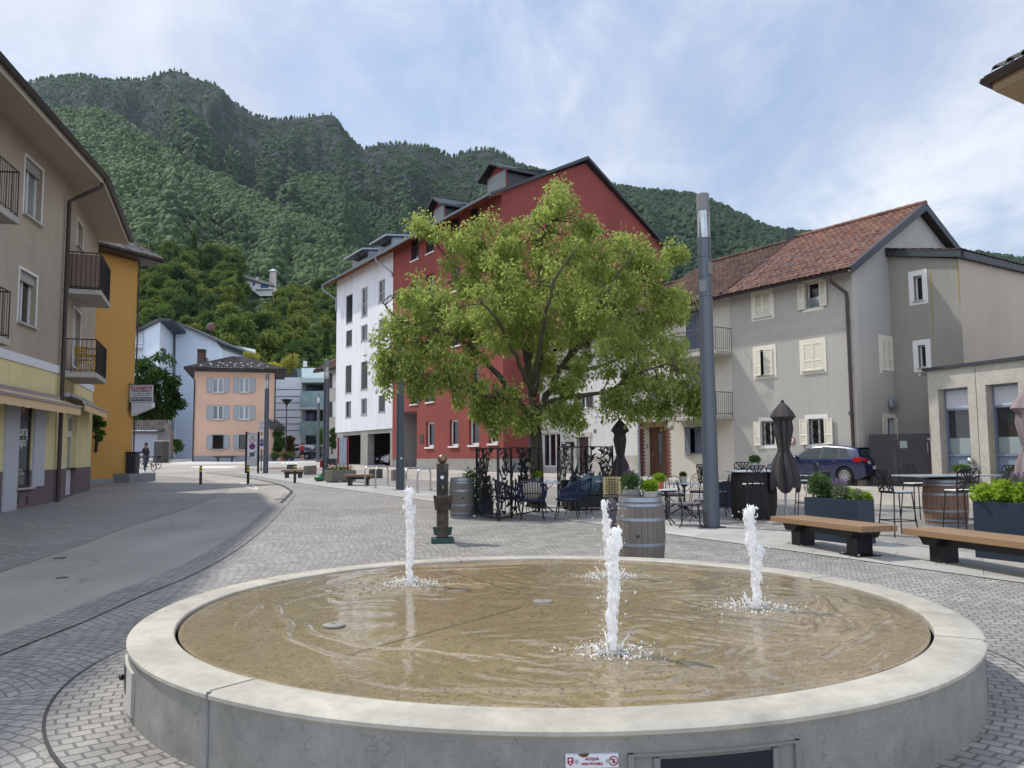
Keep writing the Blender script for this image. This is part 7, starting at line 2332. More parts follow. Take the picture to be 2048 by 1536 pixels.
mb=MB();mb.prism_xz([(xm-.24,z3-.2),(xm-.18,z3-.2),(xm+.24,z3+.2),(xm+.18,z3+.2)],YS_-.046,YS_-.042);mb.build('end_bar',m_dark,sb)
mb=MB();mb.box(x0+.12,YS_-.035,z_t-.1,x0+.2,YS_-.03,z_t-.02);mb.build('coat_of_arms',m_red,sb)
YS2=53.0
p0,p1=at(516.5,863,YS2),at(529,840,YS2)
s2=thing('ban_sign','white plate with two small red ban discs on a pole by the pink house','sign',(p0.x,YS2,gz(YS2)))
mb=MB();mb.box(p0.x,YS2-.02,p0.z,p1.x,YS2,p1.z);mb.build('plate',m_plate,s2)
for f in(.73,.30):
 zc_=p0.z+(p1.z-p0.z)*f;o=ring_sign(s2,(p0.x+p1.x)/2,zc_,.155,YS2-.022,w=.2)
 mb=MB();cx_=(p0.x+p1.x)/2;mb.box(cx_-.08,YS2-.033,zc_-.02,cx_+.08,YS2-.029,zc_+.03);mb.build('lorry_symbol',m_dark,o)
pp=at(523,900,YS2+.04)
mb=MB();mb.tube([V((pp.x,YS2+.04,gz(YS2))),V((pp.x,YS2+.04,p1.z))],.035,8);mb.build('pole',m_anth,s2)
for(y0,y1,mm)in((872,876,m_plate),(879,884,m_shgrey),(886,892,m_signblue),(893,898,m_plate)):
 q0,q1=at(520,y1,YS2),at(527,y0,YS2);mb=MB();mb.box(q0.x,YS2-.02,q0.z,q1.x,YS2,q1.z);mb.build('small_plate',mm,s2)
bn=thing('litter_bin','dark square litter bin strapped to the lamp post','litter bin',pC_+V((.17,-.02,0)))
mb=MB();c=pC_;mb.box(c.x+.16,c.y-.2,c.z+.28,c.x+.50,c.y+.16,c.z+1.02);mb.build('body',m_anth,bn,bevel=.02)
mb=MB();mb.box(c.x+.2,c.y-.205,c.z+.82,c.x+.46,c.y-.199,c.z+.94);mb.build('slot',m_dark,bn)
mb=MB();mb.box(c.x-.24,c.y-.16,c.z+.6,c.x-.15,c.y+.02,c.z+.95);mb.build('bag_dispenser',m_red,bn,bevel=.015)
gb=G(639,963)
g_=thing('rubbish_bag','green rubbish bag lying at the foot of the lamp post with the bin','bag',gb)
mb=MB();mb.ball(gb+V((0,0,.13)),.2,14,10,(1.2,.9,.75));mb.tube([gb+V((.05,0,.22)),gb+V((.09,0,.33)),gb+V((.15,0,.36))],[.06,.03,.05],7)
for i,v in enumerate(mb.v):v+=V((noise.noise(v*9),noise.noise(v*9+V((5,0,0))),noise.noise(v*9+V((0,5,0)))))*.05
mb.build('bag',simple('green_plastic',srgb(28,104,62),.35),g_,smooth=60)
m_cub=conc('cube_concrete',srgb(122,118,110),stain=.3)
p0,p1=G(664,966),G(712,964)
pt_=thing('concrete_planter','long concrete planter with flowers beneath the town map','planter',p0)
WPl=Wall(p0,p1);Lp=WPl.L
mb=MB(WPl.M);z0=p0.z;mb.box(0,0,z0+.06,Lp,.7,z0+.55);mb.build('trough',m_cub,pt_,bevel=.015)
mb=MB(WPl.M);mb.box(.1,.05,z0,.35,.65,z0+.06);mb.box(Lp-.35,.05,z0,Lp-.1,.65,z0+.06);mb.build('foot',m_cub,pt_)
cc=[WPl.pt(Lp*f,z0+.58,-.35)for f in(.1,.25,.4,.55,.7,.85)]
leaf_obj('plant',np.random.default_rng(60),cc,[(.16,.28,.12)]*6,60,.1,m_lf_m,pt_,droop=-.3)
leaf_obj('blossom',np.random.default_rng(61),[c+V((0,0,.08))for c in cc],[(.16,.25,.1)]*6,22,.09,leaf('white_red_bloom',srgb(190,60,60),srgb(230,225,215),.2),pt_,droop=-.4)
mp_=thing('town_map','pale town map panel between two red posts in the planter','sign',WPl.pt(Lp*.5,z0+.5,-.4))
ym=WPl.pt(Lp*.5,0,-.4).y
xa,xb=at(676,900,ym).x,at(697,900,ym).x;za,zb2=at(687,931,ym).z,at(687,875,ym).z
mb=MB();mb.box(xa+.03,ym-.02,za,xb-.03,ym+.02,zb2);mb.build('panel',simple('map_panel',srgb(172,178,192),.35,var=.05),mp_)
mb=MB()
for x in(xa,xb-.05):mb.box(x-.02,ym-.04,z0+.3,x+.05,ym+.04,zb2)
mb.build('post',m_red,mp_)
mb=MB();w_,h_=xb-xa,zb2-za
for pts in([(.1,.9),(.35,.7),(.3,.45),(.6,.3),(.85,.1)],[(.1,.62),(.45,.66),(.9,.95)],[(.15,.1),(.4,.4),(.75,.55),(.95,.6)],[(.65,.1),(.6,.35),(.75,.85)]):
 mb.tube([(xa+.05+(w_-.1)*a,ym-.022,za+h_*b)for a,b in pts],.012,4)
mb.build('map_line',m_plate,mp_)
for k,(px0,px1,y0,y1,lbl)in enumerate(((574,593,929,938.5,'low concrete block behind the left timber bench'),(608,632,931,949,'tall tilted concrete block right of the left timber bench'),(668,688,934,943,'dark concrete block just behind the flower planter'),(739.5,763,938,956,'dark concrete block behind the bicycle hoops'),(784,803,939,961,'scrawled concrete block left of the hoop lamp post'),(807,813,939,958,'narrow visible concrete block right behind the hoop lamp post'))):
 g0b=G((px0+px1)/2,y1);Y=g0b.y;w=(px1-px0)/F*Y;h=(y1-y0)/F*Y
 r=thing('concrete_block',lbl,'concrete block',g0b,.25+.1*k,'concrete seat blocks on the square')
 mb=MB(Matrix.Translation(g0b))
 t_=.06*h if k==1 else .01
 mb.add([(-w/2,-w*.35,0),(w/2,-w*.35,0),(w/2,w*.35,0),(-w/2,w*.35,0),(-w/2,-w*.35,h-t_),(w/2,-w*.35,h),(w/2,w*.35,h),(-w/2,w*.35,h-t_)],[(3,2,1,0),(4,5,6,7),(0,1,5,4),(1,2,6,5),(2,3,7,6),(3,0,4,7)])
 o=mb.build('block',m_cub if k in(1,4)else conc('cube_dark',srgb(92,88,82),stain=.3),r,bevel=.02)
 if k==4:
  mb=MB(Matrix.Translation(g0b));y_=-w*.35-.004
  for pts in([(-.3,.3),(-.2,.7),(-.05,.4),(.1,.75)],[(0,.25),(.2,.6),(.3,.3)],[(-.25,.5),(.25,.55)]):mb.tube([(a*w,y_,b*h)for a,b in pts],.014,4)
  mb.build('scrawl',m_dark,r)
town_bench('timber_bench','short timber bench with concrete blocks behind it near the zone board',565,609,940,956,G(587,956).y,m_bwood)
town_bench('timber_bench','wide timber bench beside the flower planter',689,745,949,971,G(715,971).y,m_bwood,.8)
hps=[((730,974),(776,971),935),((751,977),(797,973),934),((810,985),(861,980),939),((835,985.5),(888,982),941)]
for k,(a,b,yt)in enumerate(hps):
 A,B=G(*a),G(*b)
 r=thing('bicycle_hoop',['leftmost steel bicycle hoop beside the wide timber bench','second steel bicycle hoop, just left of the lamp post','third steel bicycle hoop, just right of the lamp post','rightmost steel bicycle hoop behind the bronze drinking fountain'][k],'bicycle stand',A,0,'steel bicycle hoops')
 h=.82;pts=[A,A+V((0,0,h-.22))]
 u=(B-A);u.z=0;L=u.length;u.normalize()
 for q in range(1,7):an=q/6*pi/2;pts.append(A+u*(.22*(1-cos(an)))+V((0,0,h-.22+.22*sin(an))))
 for q in range(0,7):an=q/6*pi/2;pts.append(A+u*(L-.22+.22*sin(an))+V((0,0,h-.22+.22*cos(an))))
 pts.append(A+u*L)
 mb=MB();mb.tube(pts,.03,10);mb.build('tube',m_steel,r,smooth=60)
 for q in(A,A+u*L):mb=MB();mb.lathe([(.07,0),(.07,.012),(.03,.02)],14,Matrix.Translation(V((q.x,q.y,gz(q.y)+.01))));mb.build('foot_ring',m_steel,r)
m,t=newmat('bronze')
wc=t.coords('World')
zz=t.n('SeparateXYZ',Vector=wc).outputs[2]
pat=t.math('ADD',t.math('MULTIPLY',t.noise(wc,6,5,.7),.7),0.0)
a=t.mix(t.ramp(t.noise(wc,9,5,.65),[(.35,0),(.7,1)]),srgb(46,44,42),srgb(92,80,64))
m_bz=m
p=t.n('BsdfPrincipled',Base__Color=a,Metallic=.55,Roughness=.42);t.out(p.outputs[0])
m_patina=simple('patina',srgb(48,76,66),.7,.2,var=.4,scale=14)
bp=G(885,1085)
df=thing('drinking_fountain','dark bronze drinking fountain post topped by a ball behind the basin','drinking fountain',bp)
kf=bp.y/F
T=Matrix.Translation(bp)@Matrix.Rotation(.12,4,'Z')
H=at(884,927,bp.y).z-bp.z
w=23*kf/2
mb=MB(T);mb.box(-.19,-.17,0,.19,.17,.085);mb.build('plinth',m_patina,df,bevel=.008)
mb=MB(T);mb.box(-w,-w,.086,w,w,H);mb.build('post',m_bz,df,bevel=.006)
mb=MB(T);mb.ball((0,0,H+.075),.083,20,14);mb.build('ball',simple('ball_bronze',srgb(120,100,78),.35,.6,var=.25,scale=12),df,smooth=60)
zb1_,zb2_=at(884,1018,bp.y).z-bp.z,at(884,991,bp.y).z-bp.z
mb=MB(T)
bw0,bw1=.13,.16
vs=[(-bw0,-.26,zb1_),(bw0,-.26,zb1_),(bw0,-w-.001,zb1_),(-bw0,-w-.001,zb1_),(-bw1,-.32,zb2_),(bw1,-.32,zb2_),(bw1,-w-.001,zb2_),(-bw1,-w-.001,zb2_)]
mb.add(vs,[(3,2,1,0),(0,1,5,4),(1,2,6,5),(2,3,7,6),(3,0,4,7)])
mb.add([(-bw1+.02,-.30,zb2_-.02),(bw1-.02,-.30,zb2_-.02),(bw1-.02,-w-.001,zb2_-.02),(-bw1+.02,-w-.001,zb2_-.02)],[(0,1,2,3)])
mb.box(-bw1,-.32,zb2_-.018,bw1,-.29,zb2_+.012);mb.box(-bw1,-.29,zb2_-.018,-bw1+.03,-w,zb2_+.012);mb.box(bw1-.03,-.29,zb2_-.018,bw1,-w,zb2_+.012)
mb.build('bowl',m_bz,df)
mb=MB(T);mb.box(-.10,-w-.012,zb2_+.04,.07,-w,zb2_+.40);pn=mb.build('panel',m_black,df)
mb=MB(T);disc_xz(mb,(-.01,zb2_+.31),.032,-w-.03,-w-.01,18);mb.build('button',m_steel,pn)
mb=MB(T);mb.tube([(0.0,-w-.01,zb2_+.17),(0.0,-w-.07,zb2_+.17),(0.0,-w-.09,zb2_+.12)],.014,8);mb.build('spout',simple('brass',srgb(150,130,84),.35,.8),pn,smooth=50)
for s in(-1,1):
 mb=MB(T);mb.add([(s*w,-.09,.13),(s*.14,-.09,.13),(s*.14,.09,.13),(s*w,.09,.13),(s*w,-.11,.25),(s*.165,-.11,.25),(s*.165,.11,.25),(s*w,.11,.25)],[(0,1,2,3),(0,1,5,4),(1,2,6,5),(2,3,7,6)]);mb.build('dog_bowl',m_patina,df)
# ------------------------------------------------------------------ terrace furniture
m_navy_p=simple('navy_powder',srgb(40,52,68),.45,.2,var=.1)
m_blkf=simple('black_furniture',srgb(24,25,28),.45,.2,var=.15)
m_rope=simple('navy_rope',srgb(24,34,66),.7,var=.2,scale=30)
m_marble=simple('white_tabletop',srgb(208,212,216),.25,var=.06,scale=5)
m_cush=simple('white_cushion',srgb(206,204,200),.9,var=.06)
m_mauve=simple('mauve_cushion',srgb(110,100,108),.9,var=.08)
m_beigec=simple('beige_cushion',srgb(186,174,154),.9,var=.08)
m_teal=simple('teal_cushion',srgb(88,108,118),.9,var=.1)
def hatz(px,py,z):
 """point seen at a pixel at height z above the local ground"""
 d=ray(px,py);k=-(HE-z+SLOPE*FLAT)/(d.z-SLOPE*d.y)
 return V((d.x*k,d.y*k,HE+d.z*k))
def big_bench(label,p1,p2,p3,L=None):
 """seat corners: front left, front right, back right (pixels)"""
 zs=.45
 A,B,C_=hatz(*p1,zs),hatz(*p2,zs),hatz(*p3,zs)
 u=B-A;u.z=0;L=L or u.length;u.normalize()
 w=0.62
 n=V((-u.y,u.x,0))
 c=A+u*L/2+n*w/2;c.z=gz(c.y)+.004
 r=thing('timber_bench',label,'bench',c,atan2(u.y,u.x),'timber benches of the square')
 for k in range(6):
  mb=MB();mb.box(-L/2,-w/2+w*k/6+.004,zs-.085,L/2,-w/2+w*(k+1)/6-.004,zs)
  o=mb.build('slat',m_bwood,None,bevel=.006);o.parent=r
 def part(nm,mb,mat,bev=0):
  o=mb.build(nm,mat,None,bevel=bev);o.parent=r;return o
 mb=MB();mb.box(-L/2+.28,-.10,zs-.20,L/2-.28,.10,zs-.087);part('beam',mb,m_blkf)
 for s in(-1,1):
  x=s*(L/2-.42)
  mb=MB();mb.box(x-.11,-.14,.012,x+.11,.14,zs-.2);lg=part('leg',mb,m_blkf,.008)
  mb=MB();mb.box(x-.2,-.2,0,x+.2,.2,.012);o=mb.build('foot_plate',m_blkf,None);o.parent=lg
  for(a,b)in((-.17,-.16),(.17,-.16),(-.17,.16),(.17,.16)):mb=MB();mb.lathe([(.016,.012),(.016,.035)],8,Matrix.Translation((x+a,b,0)));o=mb.build('bolt',m_steel,None);o.parent=lg
  mb=MB();mb.prism_xz([(x-.18,zs-.09),(x+.18,zs-.09),(x+.11,zs-.2),(x-.11,zs-.2)],-.24,.24);part('bracket',mb,m_blkf)
 return r
big_bench('left timber bench with dark steel legs in front of the navy planter',(1540,1031),(1722,1056),(1783,1044))
big_bench('right timber bench with dark steel legs cut by the edge of the photo',(1803,1054),(2085,1092),(2085,1070),2.6)
def planter(label,C,ax,L,Wd,H,seed):
 """box planter: C near corner, ax long direction"""
 ax=ax.normalized();n=V((-ax.y,ax.x,0))
 r=thing('navy_planter',label,'planter',C,0,'navy box planters of the terrace')
 M=Matrix(((ax.x,n.x,0,C.x),(ax.y,n.y,0,C.y),(0,0,1,C.z),(0,0,0,1)))
 mb=MB(M);t_=.02
 mb.box(0,0,.01,L,t_,H);mb.box(0,Wd-t_,.01,L,Wd,H);mb.box(0,t_,.01,t_,Wd-t_,H);mb.box(L-t_,t_,.01,L,Wd-t_,H)
 mb.build('box',m_navy_p,r,bevel=.004)
 mb=MB(M);mb.box(t_,t_,.02,L-t_,Wd-t_,H-.06);mb.build('soil',simple('soil',srgb(52,42,34),.95,var=.3,scale=20),r)
 return r,M
rga=np.random.default_rng(500)
m_herb=leaf('bright_herb',srgb(84,118,30),srgb(150,176,60),.4)
m_grey=leaf('grey_green_herb',srgb(92,104,78),srgb(124,134,104),.3)
m_lav=leaf('lavender_bloom',srgb(96,78,118),srgb(140,116,150),.2)
m_conif=leaf('dwarf_conifer',srgb(54,78,46),srgb(96,122,72),.25)
def put(name,M,r,spots,n,sz,mat,seed,**kw):
 cs=[tuple(M@V(s[:3]))for s in spots];rd=[(s[3],s[3],s[4])for s in spots]
 return leaf_obj(name,np.random.default_rng(seed),cs,rd,n,sz,mat,r,**kw)
C1=G(1752,1088)
r,M=planter('navy box planter with mixed herbs behind the left timber bench',C1,UDIR,1.05,.42,.72,1)
put('conifer_shrub',M,r,[(.80,.18,.86,.16,.2),(.92,.25,.9,.15,.18),(.68,.2,.84,.13,.14),(.85,.3,1.0,.12,.12)],330,.06,m_conif,1,droop=-.1)
put('lavender',M,r,[(.5,.2,.82,.14,.12),(.42,.28,.82,.12,.12)],320,.07,m_grey,2,droop=-.8,aspect=.18)
put('lavender_flower',M,r,[(.5,.2,.96,.13,.06),(.42,.28,.96,.12,.06)],50,.05,m_lav,3,droop=-.9,aspect=.4)
put('herb',M,r,[(.38,.08,.78,.12,.09),(.25,.14,.76,.11,.08),(.30,.02,.70,.09,.08),(.12,.2,.75,.11,.07),(.05,.1,.74,.06,.06)],300,.05,m_herb,4,droop=-.1,aspect=.7)
put('grey_herb',M,r,[(.18,.12,.79,.1,.07),(.1,.3,.79,.1,.07)],220,.05,m_grey,5,droop=-.5,aspect=.3)
C2=G(1951,1116)
r,M=planter('navy box planter full of bright herbs behind the right timber bench',C2,-UDIR,1.5,.45,.80,2)
put('herb',M,r,[(.1+.14*k,.12+.22*(k%2),.90+.03*(k%3),.17,.13)for k in range(10)],330,.062,m_herb,6,droop=0,aspect=.75)
put('lavender',M,r,[(.5,.25,1.0,.12,.14),(.62,.2,1.0,.11,.12)],260,.08,m_grey,7,droop=-.8,aspect=.2)
put('lavender_flower',M,r,[(.5,.25,1.12,.12,.07)],60,.05,m_lav,8,droop=-.9)
def barrel(label,base,R_,H_,wood_m,hoop_m,hoops,name='wine_barrel',bulge=1.16,bung=None,grp='old wooden barrels on the square',top=True):
 r=thing(name,label,'barrel',base,0,grp)
 T=Matrix.Translation(base)
 prof_r=lambda u:R_*(1+(bulge-1)*(1-(2*u-1)**2))
 n=26
 mb=MB(T)
 m_=12
 for k in range(n):
  a0,a1=2*pi*k/n+.006,2*pi*(k+1)/n-.006
  vs,fs=[],[]
  for q in range(m_+1):
   u=q/m_;rr_=prof_r(u)
   for a in(a0,(a0+a1)/2,a1):vs.append((rr_*cos(a),rr_*sin(a),H_*u))
   vs.append(((rr_-.03)*cos(a1),(rr_-.03)*sin(a1),H_*u));vs.append(((rr_-.03)*cos(a0),(rr_-.03)*sin(a0),H_*u))
  for q in range(m_):
   for j in range(5):fs.append((q*5+j,q*5+(j+1)%5,q*5+5+(j+1)%5,q*5+5+j))
  fs.append(tuple(range(4,-1,-1)));fs.append(tuple(m_*5+j for j in range(5)))
  mb.add(vs,fs)
 mb.build('staves',wood_m,r,smooth=40)
 mb=MB(T)
 mb.lathe([(.001,H_-.035),(prof_r(1)-.025,H_-.035)],26,close=False);mb.build('head',wood_m,r)
 for(u0,u1)in hoops:
  mb=MB(T);pts=[]
  for q in range(4):
   u=u0+(u1-u0)*q/3;pts.append((prof_r(u)+.005,H_*u))
  mb.lathe([(prof_r(u0)-.004,H_*u0)]+pts+[(prof_r(u1)-.004,H_*u1)],40,close=False);mb.build('hoop',hoop_m,r,smooth=40)
 if bung:
  a,z=bung;u=z/H_;rr_=prof_r(u)
  Tb=T@Matrix.Rotation(a,4,'Z')@Matrix.Translation((rr_-.01,0,z))@Matrix.Rotation(pi/2,4,'Y')
  mb=MB(Tb);mb.lathe([(.024,0),(.024,.016),(.001,.016)],14);mb.build('bung_hole',m_dark,r)
 return r
m_oak=wood('grey_oak',srgb(132,124,114),srgb(92,86,78),2,1.0,.8)
m_oakr=wood('red_brown_oak',srgb(142,116,96),srgb(96,70,58),2,1.0,.8)
m_oakb=wood('black_oak',srgb(40,38,38),srgb(26,25,26),2,1.0,.6)
m_hoop=simple('galvanised_hoop',srgb(140,146,156),.45,.6,var=.15,scale=6)
m_hoopy=simple('yellow_hoop',srgb(176,150,56),.5,.2,var=.15)
HP4=[(0.0,.05),(.10,.14),(.30,.345),(.655,.70),(.86,.90),(.925,.985)]
pbC=G(1283,1131)
barrel('grey wine barrel carrying two potted plants right behind the fountain',pbC,.285,.935,m_oak,m_hoop,HP4,bung=(radians(-105),.42))
pbL=G(923,1035)
barrel('grey wine barrel standing alone beside the left lattice screen',pbL,.245,.90,m_oak,m_hoop,HP4,bung=(radians(-80),.45))
pbB=G(1508,1036)
zB=1.0
barrel('large black cask table with a yellow hoop near the blue car',pbB,.44,zB,m_oakb,m_oakb,[(0,.05),(.2,.26),(.86,.9),(.93,.99)],bulge=1.14)
mb=MB(Matrix.Translation(pbB));
rB=[o for o in bpy.data.objects if o.get('label','').startswith('large black cask')][0]
mb.lathe([(.488,zB*.66),(.492,zB*.68),(.486,zB*.70)],40,close=False);mb.build('hoop',m_hoopy,rB)
tt=thing('cask_tabletop','pale round tabletop lying on the black cask','tabletop',pbB+V((0,0,zB+.001)))
mb=MB(Matrix.Translation(pbB));mb.lathe([(.001,zB+.002),(.56,zB+.002),(.575,zB+.012),(.575,zB+.028),(.56,zB+.035),(.001,zB+.035)],40);mb.build('top',m_marble,tt,smooth=30)
pbR=G(1893,1050)
barrel('reddish brown cask table on the right with bar stools around it',pbR,.36,.90,m_oakr,m_hoop,HP4,bulge=1.13)
tt=thing('cask_tabletop','wide grey tabletop resting on the reddish brown cask','tabletop',pbR+V((0,0,.901)))
Tt=Matrix.Translation(pbR)@Matrix.Rotation(.15,4,'Z')
mb=MB(Tt);mb.box(-.82,-.5,.952,.86,.5,.98);mb.build('top',simple('grey_tabletop',srgb(150,156,160),.3,var=.08),tt,bevel=.006)
mb=MB(Tt);mb.box(-.2,-.2,.902,.2,.2,.951);mb.build('mount',m_blkf,tt)
def pot(label,base,R_,H_,mat,plant,kind='round',seed=1,size=.2,flower=None,name='potted_plant',lsz=.04,hgt=None):
 r=thing(name,label,'potted plant',base)
 T=Matrix.Translation(base)
 mb=MB(T)
 if kind=='round':mb.lathe([(R_*.7,0),(R_*.98,H_*.3),(R_,H_*.6),(R_*.8,H_*.96),(R_*.82,H_),(R_*.72,H_),(R_*.7,H_*.85),(.001,H_*.85)],24)
 elif kind=='square':
  mb.box(-R_,-R_,0,R_,R_,H_-.02);mb.box(-R_*1.04,-R_*1.04,H_-.02,R_*1.04,R_*1.04,H_)
 else:mb.lathe([(R_*.75,0),(R_,H_*.85),(R_*1.06,H_*.86),(R_*1.06,H_),(R_*.9,H_),(.001,H_*.9)],20)
 mb.build('pot',mat,r,smooth=40)
 if kind=='round':
  mb=MB(T)
  for u in(.25,.42,.58):mb.lathe([(R_*(1.0 if u>.3 else .95),H_*u-.004),(R_*1.015 if u>.3 else R_*.97,H_*u),(R_*(1.0 if u>.3 else .95),H_*u+.004)],24,close=False)
  mb.build('groove',mat,r)
 hgt=hgt or size
 leaf_obj('foliage',np.random.default_rng(seed),[tuple(base+V((0,0,H_+hgt*.5))),tuple(base+V((size*.3,0,H_+hgt*.45))),tuple(base+V((-size*.3,.02,H_+hgt*.45)))],[(size*.75,size*.75,hgt*.6)]*3,420,lsz,plant,r,droop=-.5,aspect=.35)
 if flower:leaf_obj('blossom',np.random.default_rng(seed+1),[tuple(base+V((0,0,H_+hgt*1.05)))],[(size*.8,size*.8,hgt*.3)],46,.035,flower,r,droop=-.8)
 return r
m_stonepot=simple('grey_stone_pot',srgb(112,110,106),.85,var=.15,bump=.3)
m_palepot=simple('pale_pot',srgb(160,156,146),.85,var=.3,scale=9,bump=.3)
zb=pbC.z+.901
pot('lavender in a grooved grey round pot on the front wine barrel',V((pbC.x-.12,pbC.y-.02,zb)),.13,.13,m_stonepot,m_conif,'round',71,.15,m_lav,hgt=.2)
pot('low green plant in a pale square pot on the front wine barrel',V((pbC.x+.12,pbC.y-.06,zb)),.085,.10,m_palepot,m_herb,'square',72,.12,None,hgt=.13)
m_scr=simple('screen_steel',srgb(30,33,38),.4,.5,var=.15)
def panel(W,root,z0,h,seed,s0=0.0,s1=None):
 L=W.L if s1 is None else s1
 rg=random.Random(seed)
 fr=.028
 mb=MB(W.M)
 mb.box(s0,-.02,z0,s0+fr,.02,z0+h);mb.box(L-fr,-.02,z0,L,.02,z0+h);mb.box(s0+fr,-.02,z0+h-fr,L-fr,.02,z0+h);mb.box(s0+fr,-.02,z0+.02,L-fr,.02,z0+.02+fr)
 p=mb.build('frame',m_scr,root)
 mb=MB(W.M)
 def leaf_(x,z,a,l,w):
  pts=[]
  for u in(0,.25,.5,.75,1):
   ww=w*sin(pi*min(1,u*.95+.03))**.8
   pts.append((u*l,ww/2))
  poly=pts+[(u,-v)for u,v in pts[::-1][1:-1]]
  poly=[(x+u*cos(a)-v*sin(a),z+u*sin(a)+v*cos(a))for u,v in poly]
  poly=[(min(max(q[0],s0+.02),L-.02),min(max(q[1],z0+.05),z0+h-.02))for q in poly]
  mb.prism_xz(poly,-.003,.003)
 ns=max(3,int((L-s0)/.19))
 for k in range(ns):
  x=s0+(L-s0)*(k+.5)/ns;z=z0+.05;a=pi/2+rg.uniform(-.5,.5)
  pts=[(x,0,z)]
  while z<z0+h-.05 and s0+.03<x<L-.03:
   st=rg.uniform(.13,.22);a=pi/2+max(-.9,min(.9,(a-pi/2)*.8+rg.uniform(-.5,.5)))
   x+=st*cos(a);z+=st*sin(a);x=min(max(x,s0+.02),L-.02);z=min(z,z0+h-.03);pts.append((x,0,z))
   for s in(-1,1):
    leaf_(x,z,a+s*rg.uniform(.35,1.4),rg.uniform(.16,.32),rg.uniform(.05,.085))
  mb.tube(pts,.0085,4)
 for k in range(int(ns*3)):
  x0,x1=rg.uniform(s0+.05,L-.05),rg.uniform(s0+.05,L-.05);z=rg.uniform(z0+.1,z0+h-.1)
  x1=x0+max(-.35,min(.35,x1-x0));mb.tube([(x0,0,z),(x1,0,z+rg.uniform(-.2,.2))],.006,4)
 mb.build('leaf_lattice',m_scr,p)
 return p
def screen(label,corners,h,seed,z_off=0.0):
 r=thing('lattice_screen',label,'screen',corners[0],0,'black leaf lattice screens of the terrace')
 for k,(a,b)in enumerate(zip(corners[:-1],corners[1:])):panel(Wall(a,b),r,gz((a.y+b.y)/2)+.02+z_off,h,seed+k)
 mb=MB()
 for c in corners:mb.tube([V((c.x,c.y,gz(c.y))),V((c.x,c.y,gz(c.y)+h+.04+z_off))],.028,4)
 mb.build('post',m_scr,r)
 return r
def gy(px,Y):d=ray(px,905);return lift(V((d.x/d.y*Y,Y,0)))
screen('black leaf lattice screen beside the lone wine barrel',[gy(953,18.9),gy(996,17.7),gy(1022,18.4),gy(1078,20.0)],1.55,31)
screen('black leaf lattice screen behind the lounge corner',[gy(1115,21.6),gy(1144,20.4),gy(1172,21.0),gy(1225,22.2)],1.55,41)
def loc_part(r,name,mb,mat,par=None,**kw):
 o=mb.build(name,mat,None,**kw);o.parent=par or r;return o
def make_rope_chair():
 r=thing('rope_armchair','-','chair')
 mb=MB();mb.lathe([(.001,.40),(.26,.40),(.275,.415),(.27,.435),(.001,.44)],24,Matrix.Diagonal((1,.95,1,1)));loc_part(r,'seat',mb,m_rope,smooth=40)
 rim,low=[],[]
 for k in range(25):
  a=radians(-35+250*k/24)
  b=sin((a-radians(-35))/radians(250)*pi)
  rim.append((.325*cos(a),.31*sin(a),.60+.24*b**1.3));low.append((.27*cos(a),.26*sin(a),.43))
 mb=MB();mb.tube(rim,.017,8);mb.tube([rim[0],(.31,-.17,.5),low[0]],.013,6);mb.tube([rim[-1],(-.31,-.17,.5),low[-1]],.013,6);loc_part(r,'rim',mb,m_rope,smooth=60)
 mb=MB()
 for k in range(1,24):
  q=V(rim[k]).lerp(V(low[k]),.5)*1.0;q.x*=1.05;q.y*=1.05;mb.tube([rim[k],q,low[k]],.0095,5)
 mid=[V(a).lerp(V(b),.62)*1.0 for a,b in zip(rim,low)];mb.tube([V((p.x*1.04,p.y*1.04,p.z))for p in mid],.012,6)
 loc_part(r,'rope_back',mb,m_rope,smooth=60)
 for(x,y)in((-1,-1),(1,-1),(1,1),(-1,1)):
  mb=MB();mb.tube([(x*.19,y*.18,.40),(x*.25,y*.25,0)],[.016,.011],8);loc_part(r,'leg',mb,m_blkf,smooth=60)
 return r
def make_wire_chair():
 r=thing('wire_chair','-','chair')
 mb=MB();mb.lathe([(.001,.435),(.19,.435),(.2,.445),(.19,.455),(.001,.455)],24);loc_part(r,'seat',mb,m_blkf)
 mb=MB();mb.lathe([(.001,.457),(.185,.457),(.195,.475),(.18,.492),(.001,.497)],24);loc_part(r,'cushion',mb,m_mauve,smooth=50)
 for(x,y)in((-1,-1),(1,-1),(1,1),(-1,1)):
  mb=MB();mb.tube([(x*.14,y*.14,.435),(x*.17,y*.17,.25),(x*.165,y*.165,.12),(x*.21,y*.21,0)],.0085,6);loc_part(r,'leg',mb,m_blkf)
 mb=MB()
 arch=[(-.17,.16,.44)]+[(-.19*cos(pi*k/12)if True else 0,.2+.05*sin(pi*k/12),.68+.22*sin(pi*k/12))for k in range(13)]+[(.17,.16,.44)]
 mb.tube(arch,.009,6);loc_part(r,'back_frame',mb,m_blkf)
 mb=MB()
 for s in(-1,1):
  sp=[]
  for k in range(22):
   u=k/21;a=u*3.6*pi;rr_=.075*(1-u*.8)
   sp.append((s*(.085-rr_*cos(a)),.22,.74+rr_*sin(a)))
  mb.tube([(s*.02,.18,.45),(s*.012,.21,.62)]+sp,.006,5)
  sp=[]
  for k in range(16):
   u=k/15;a=u*2.6*pi;rr_=.055*(1-u*.7);sp.append((s*(.10-rr_*cos(a)),.2,.55-rr_*sin(a)))
  mb.tube(sp,.0055,5)
 loc_part(r,'scroll',mb,m_blkf)
 mb=MB()
 for k in range(4):
  a=k*pi/2;mb.tube([(.15*cos(a+.78)*1.1,.15*sin(a+.78)*1.1,.18),(.06*cos(a+1.5),.06*sin(a+1.5),.26),(.15*cos(a+2.35)*1.1,.15*sin(a+2.35)*1.1,.18)],.006,5)
 loc_part(r,'stretcher',mb,m_blkf)
 return r
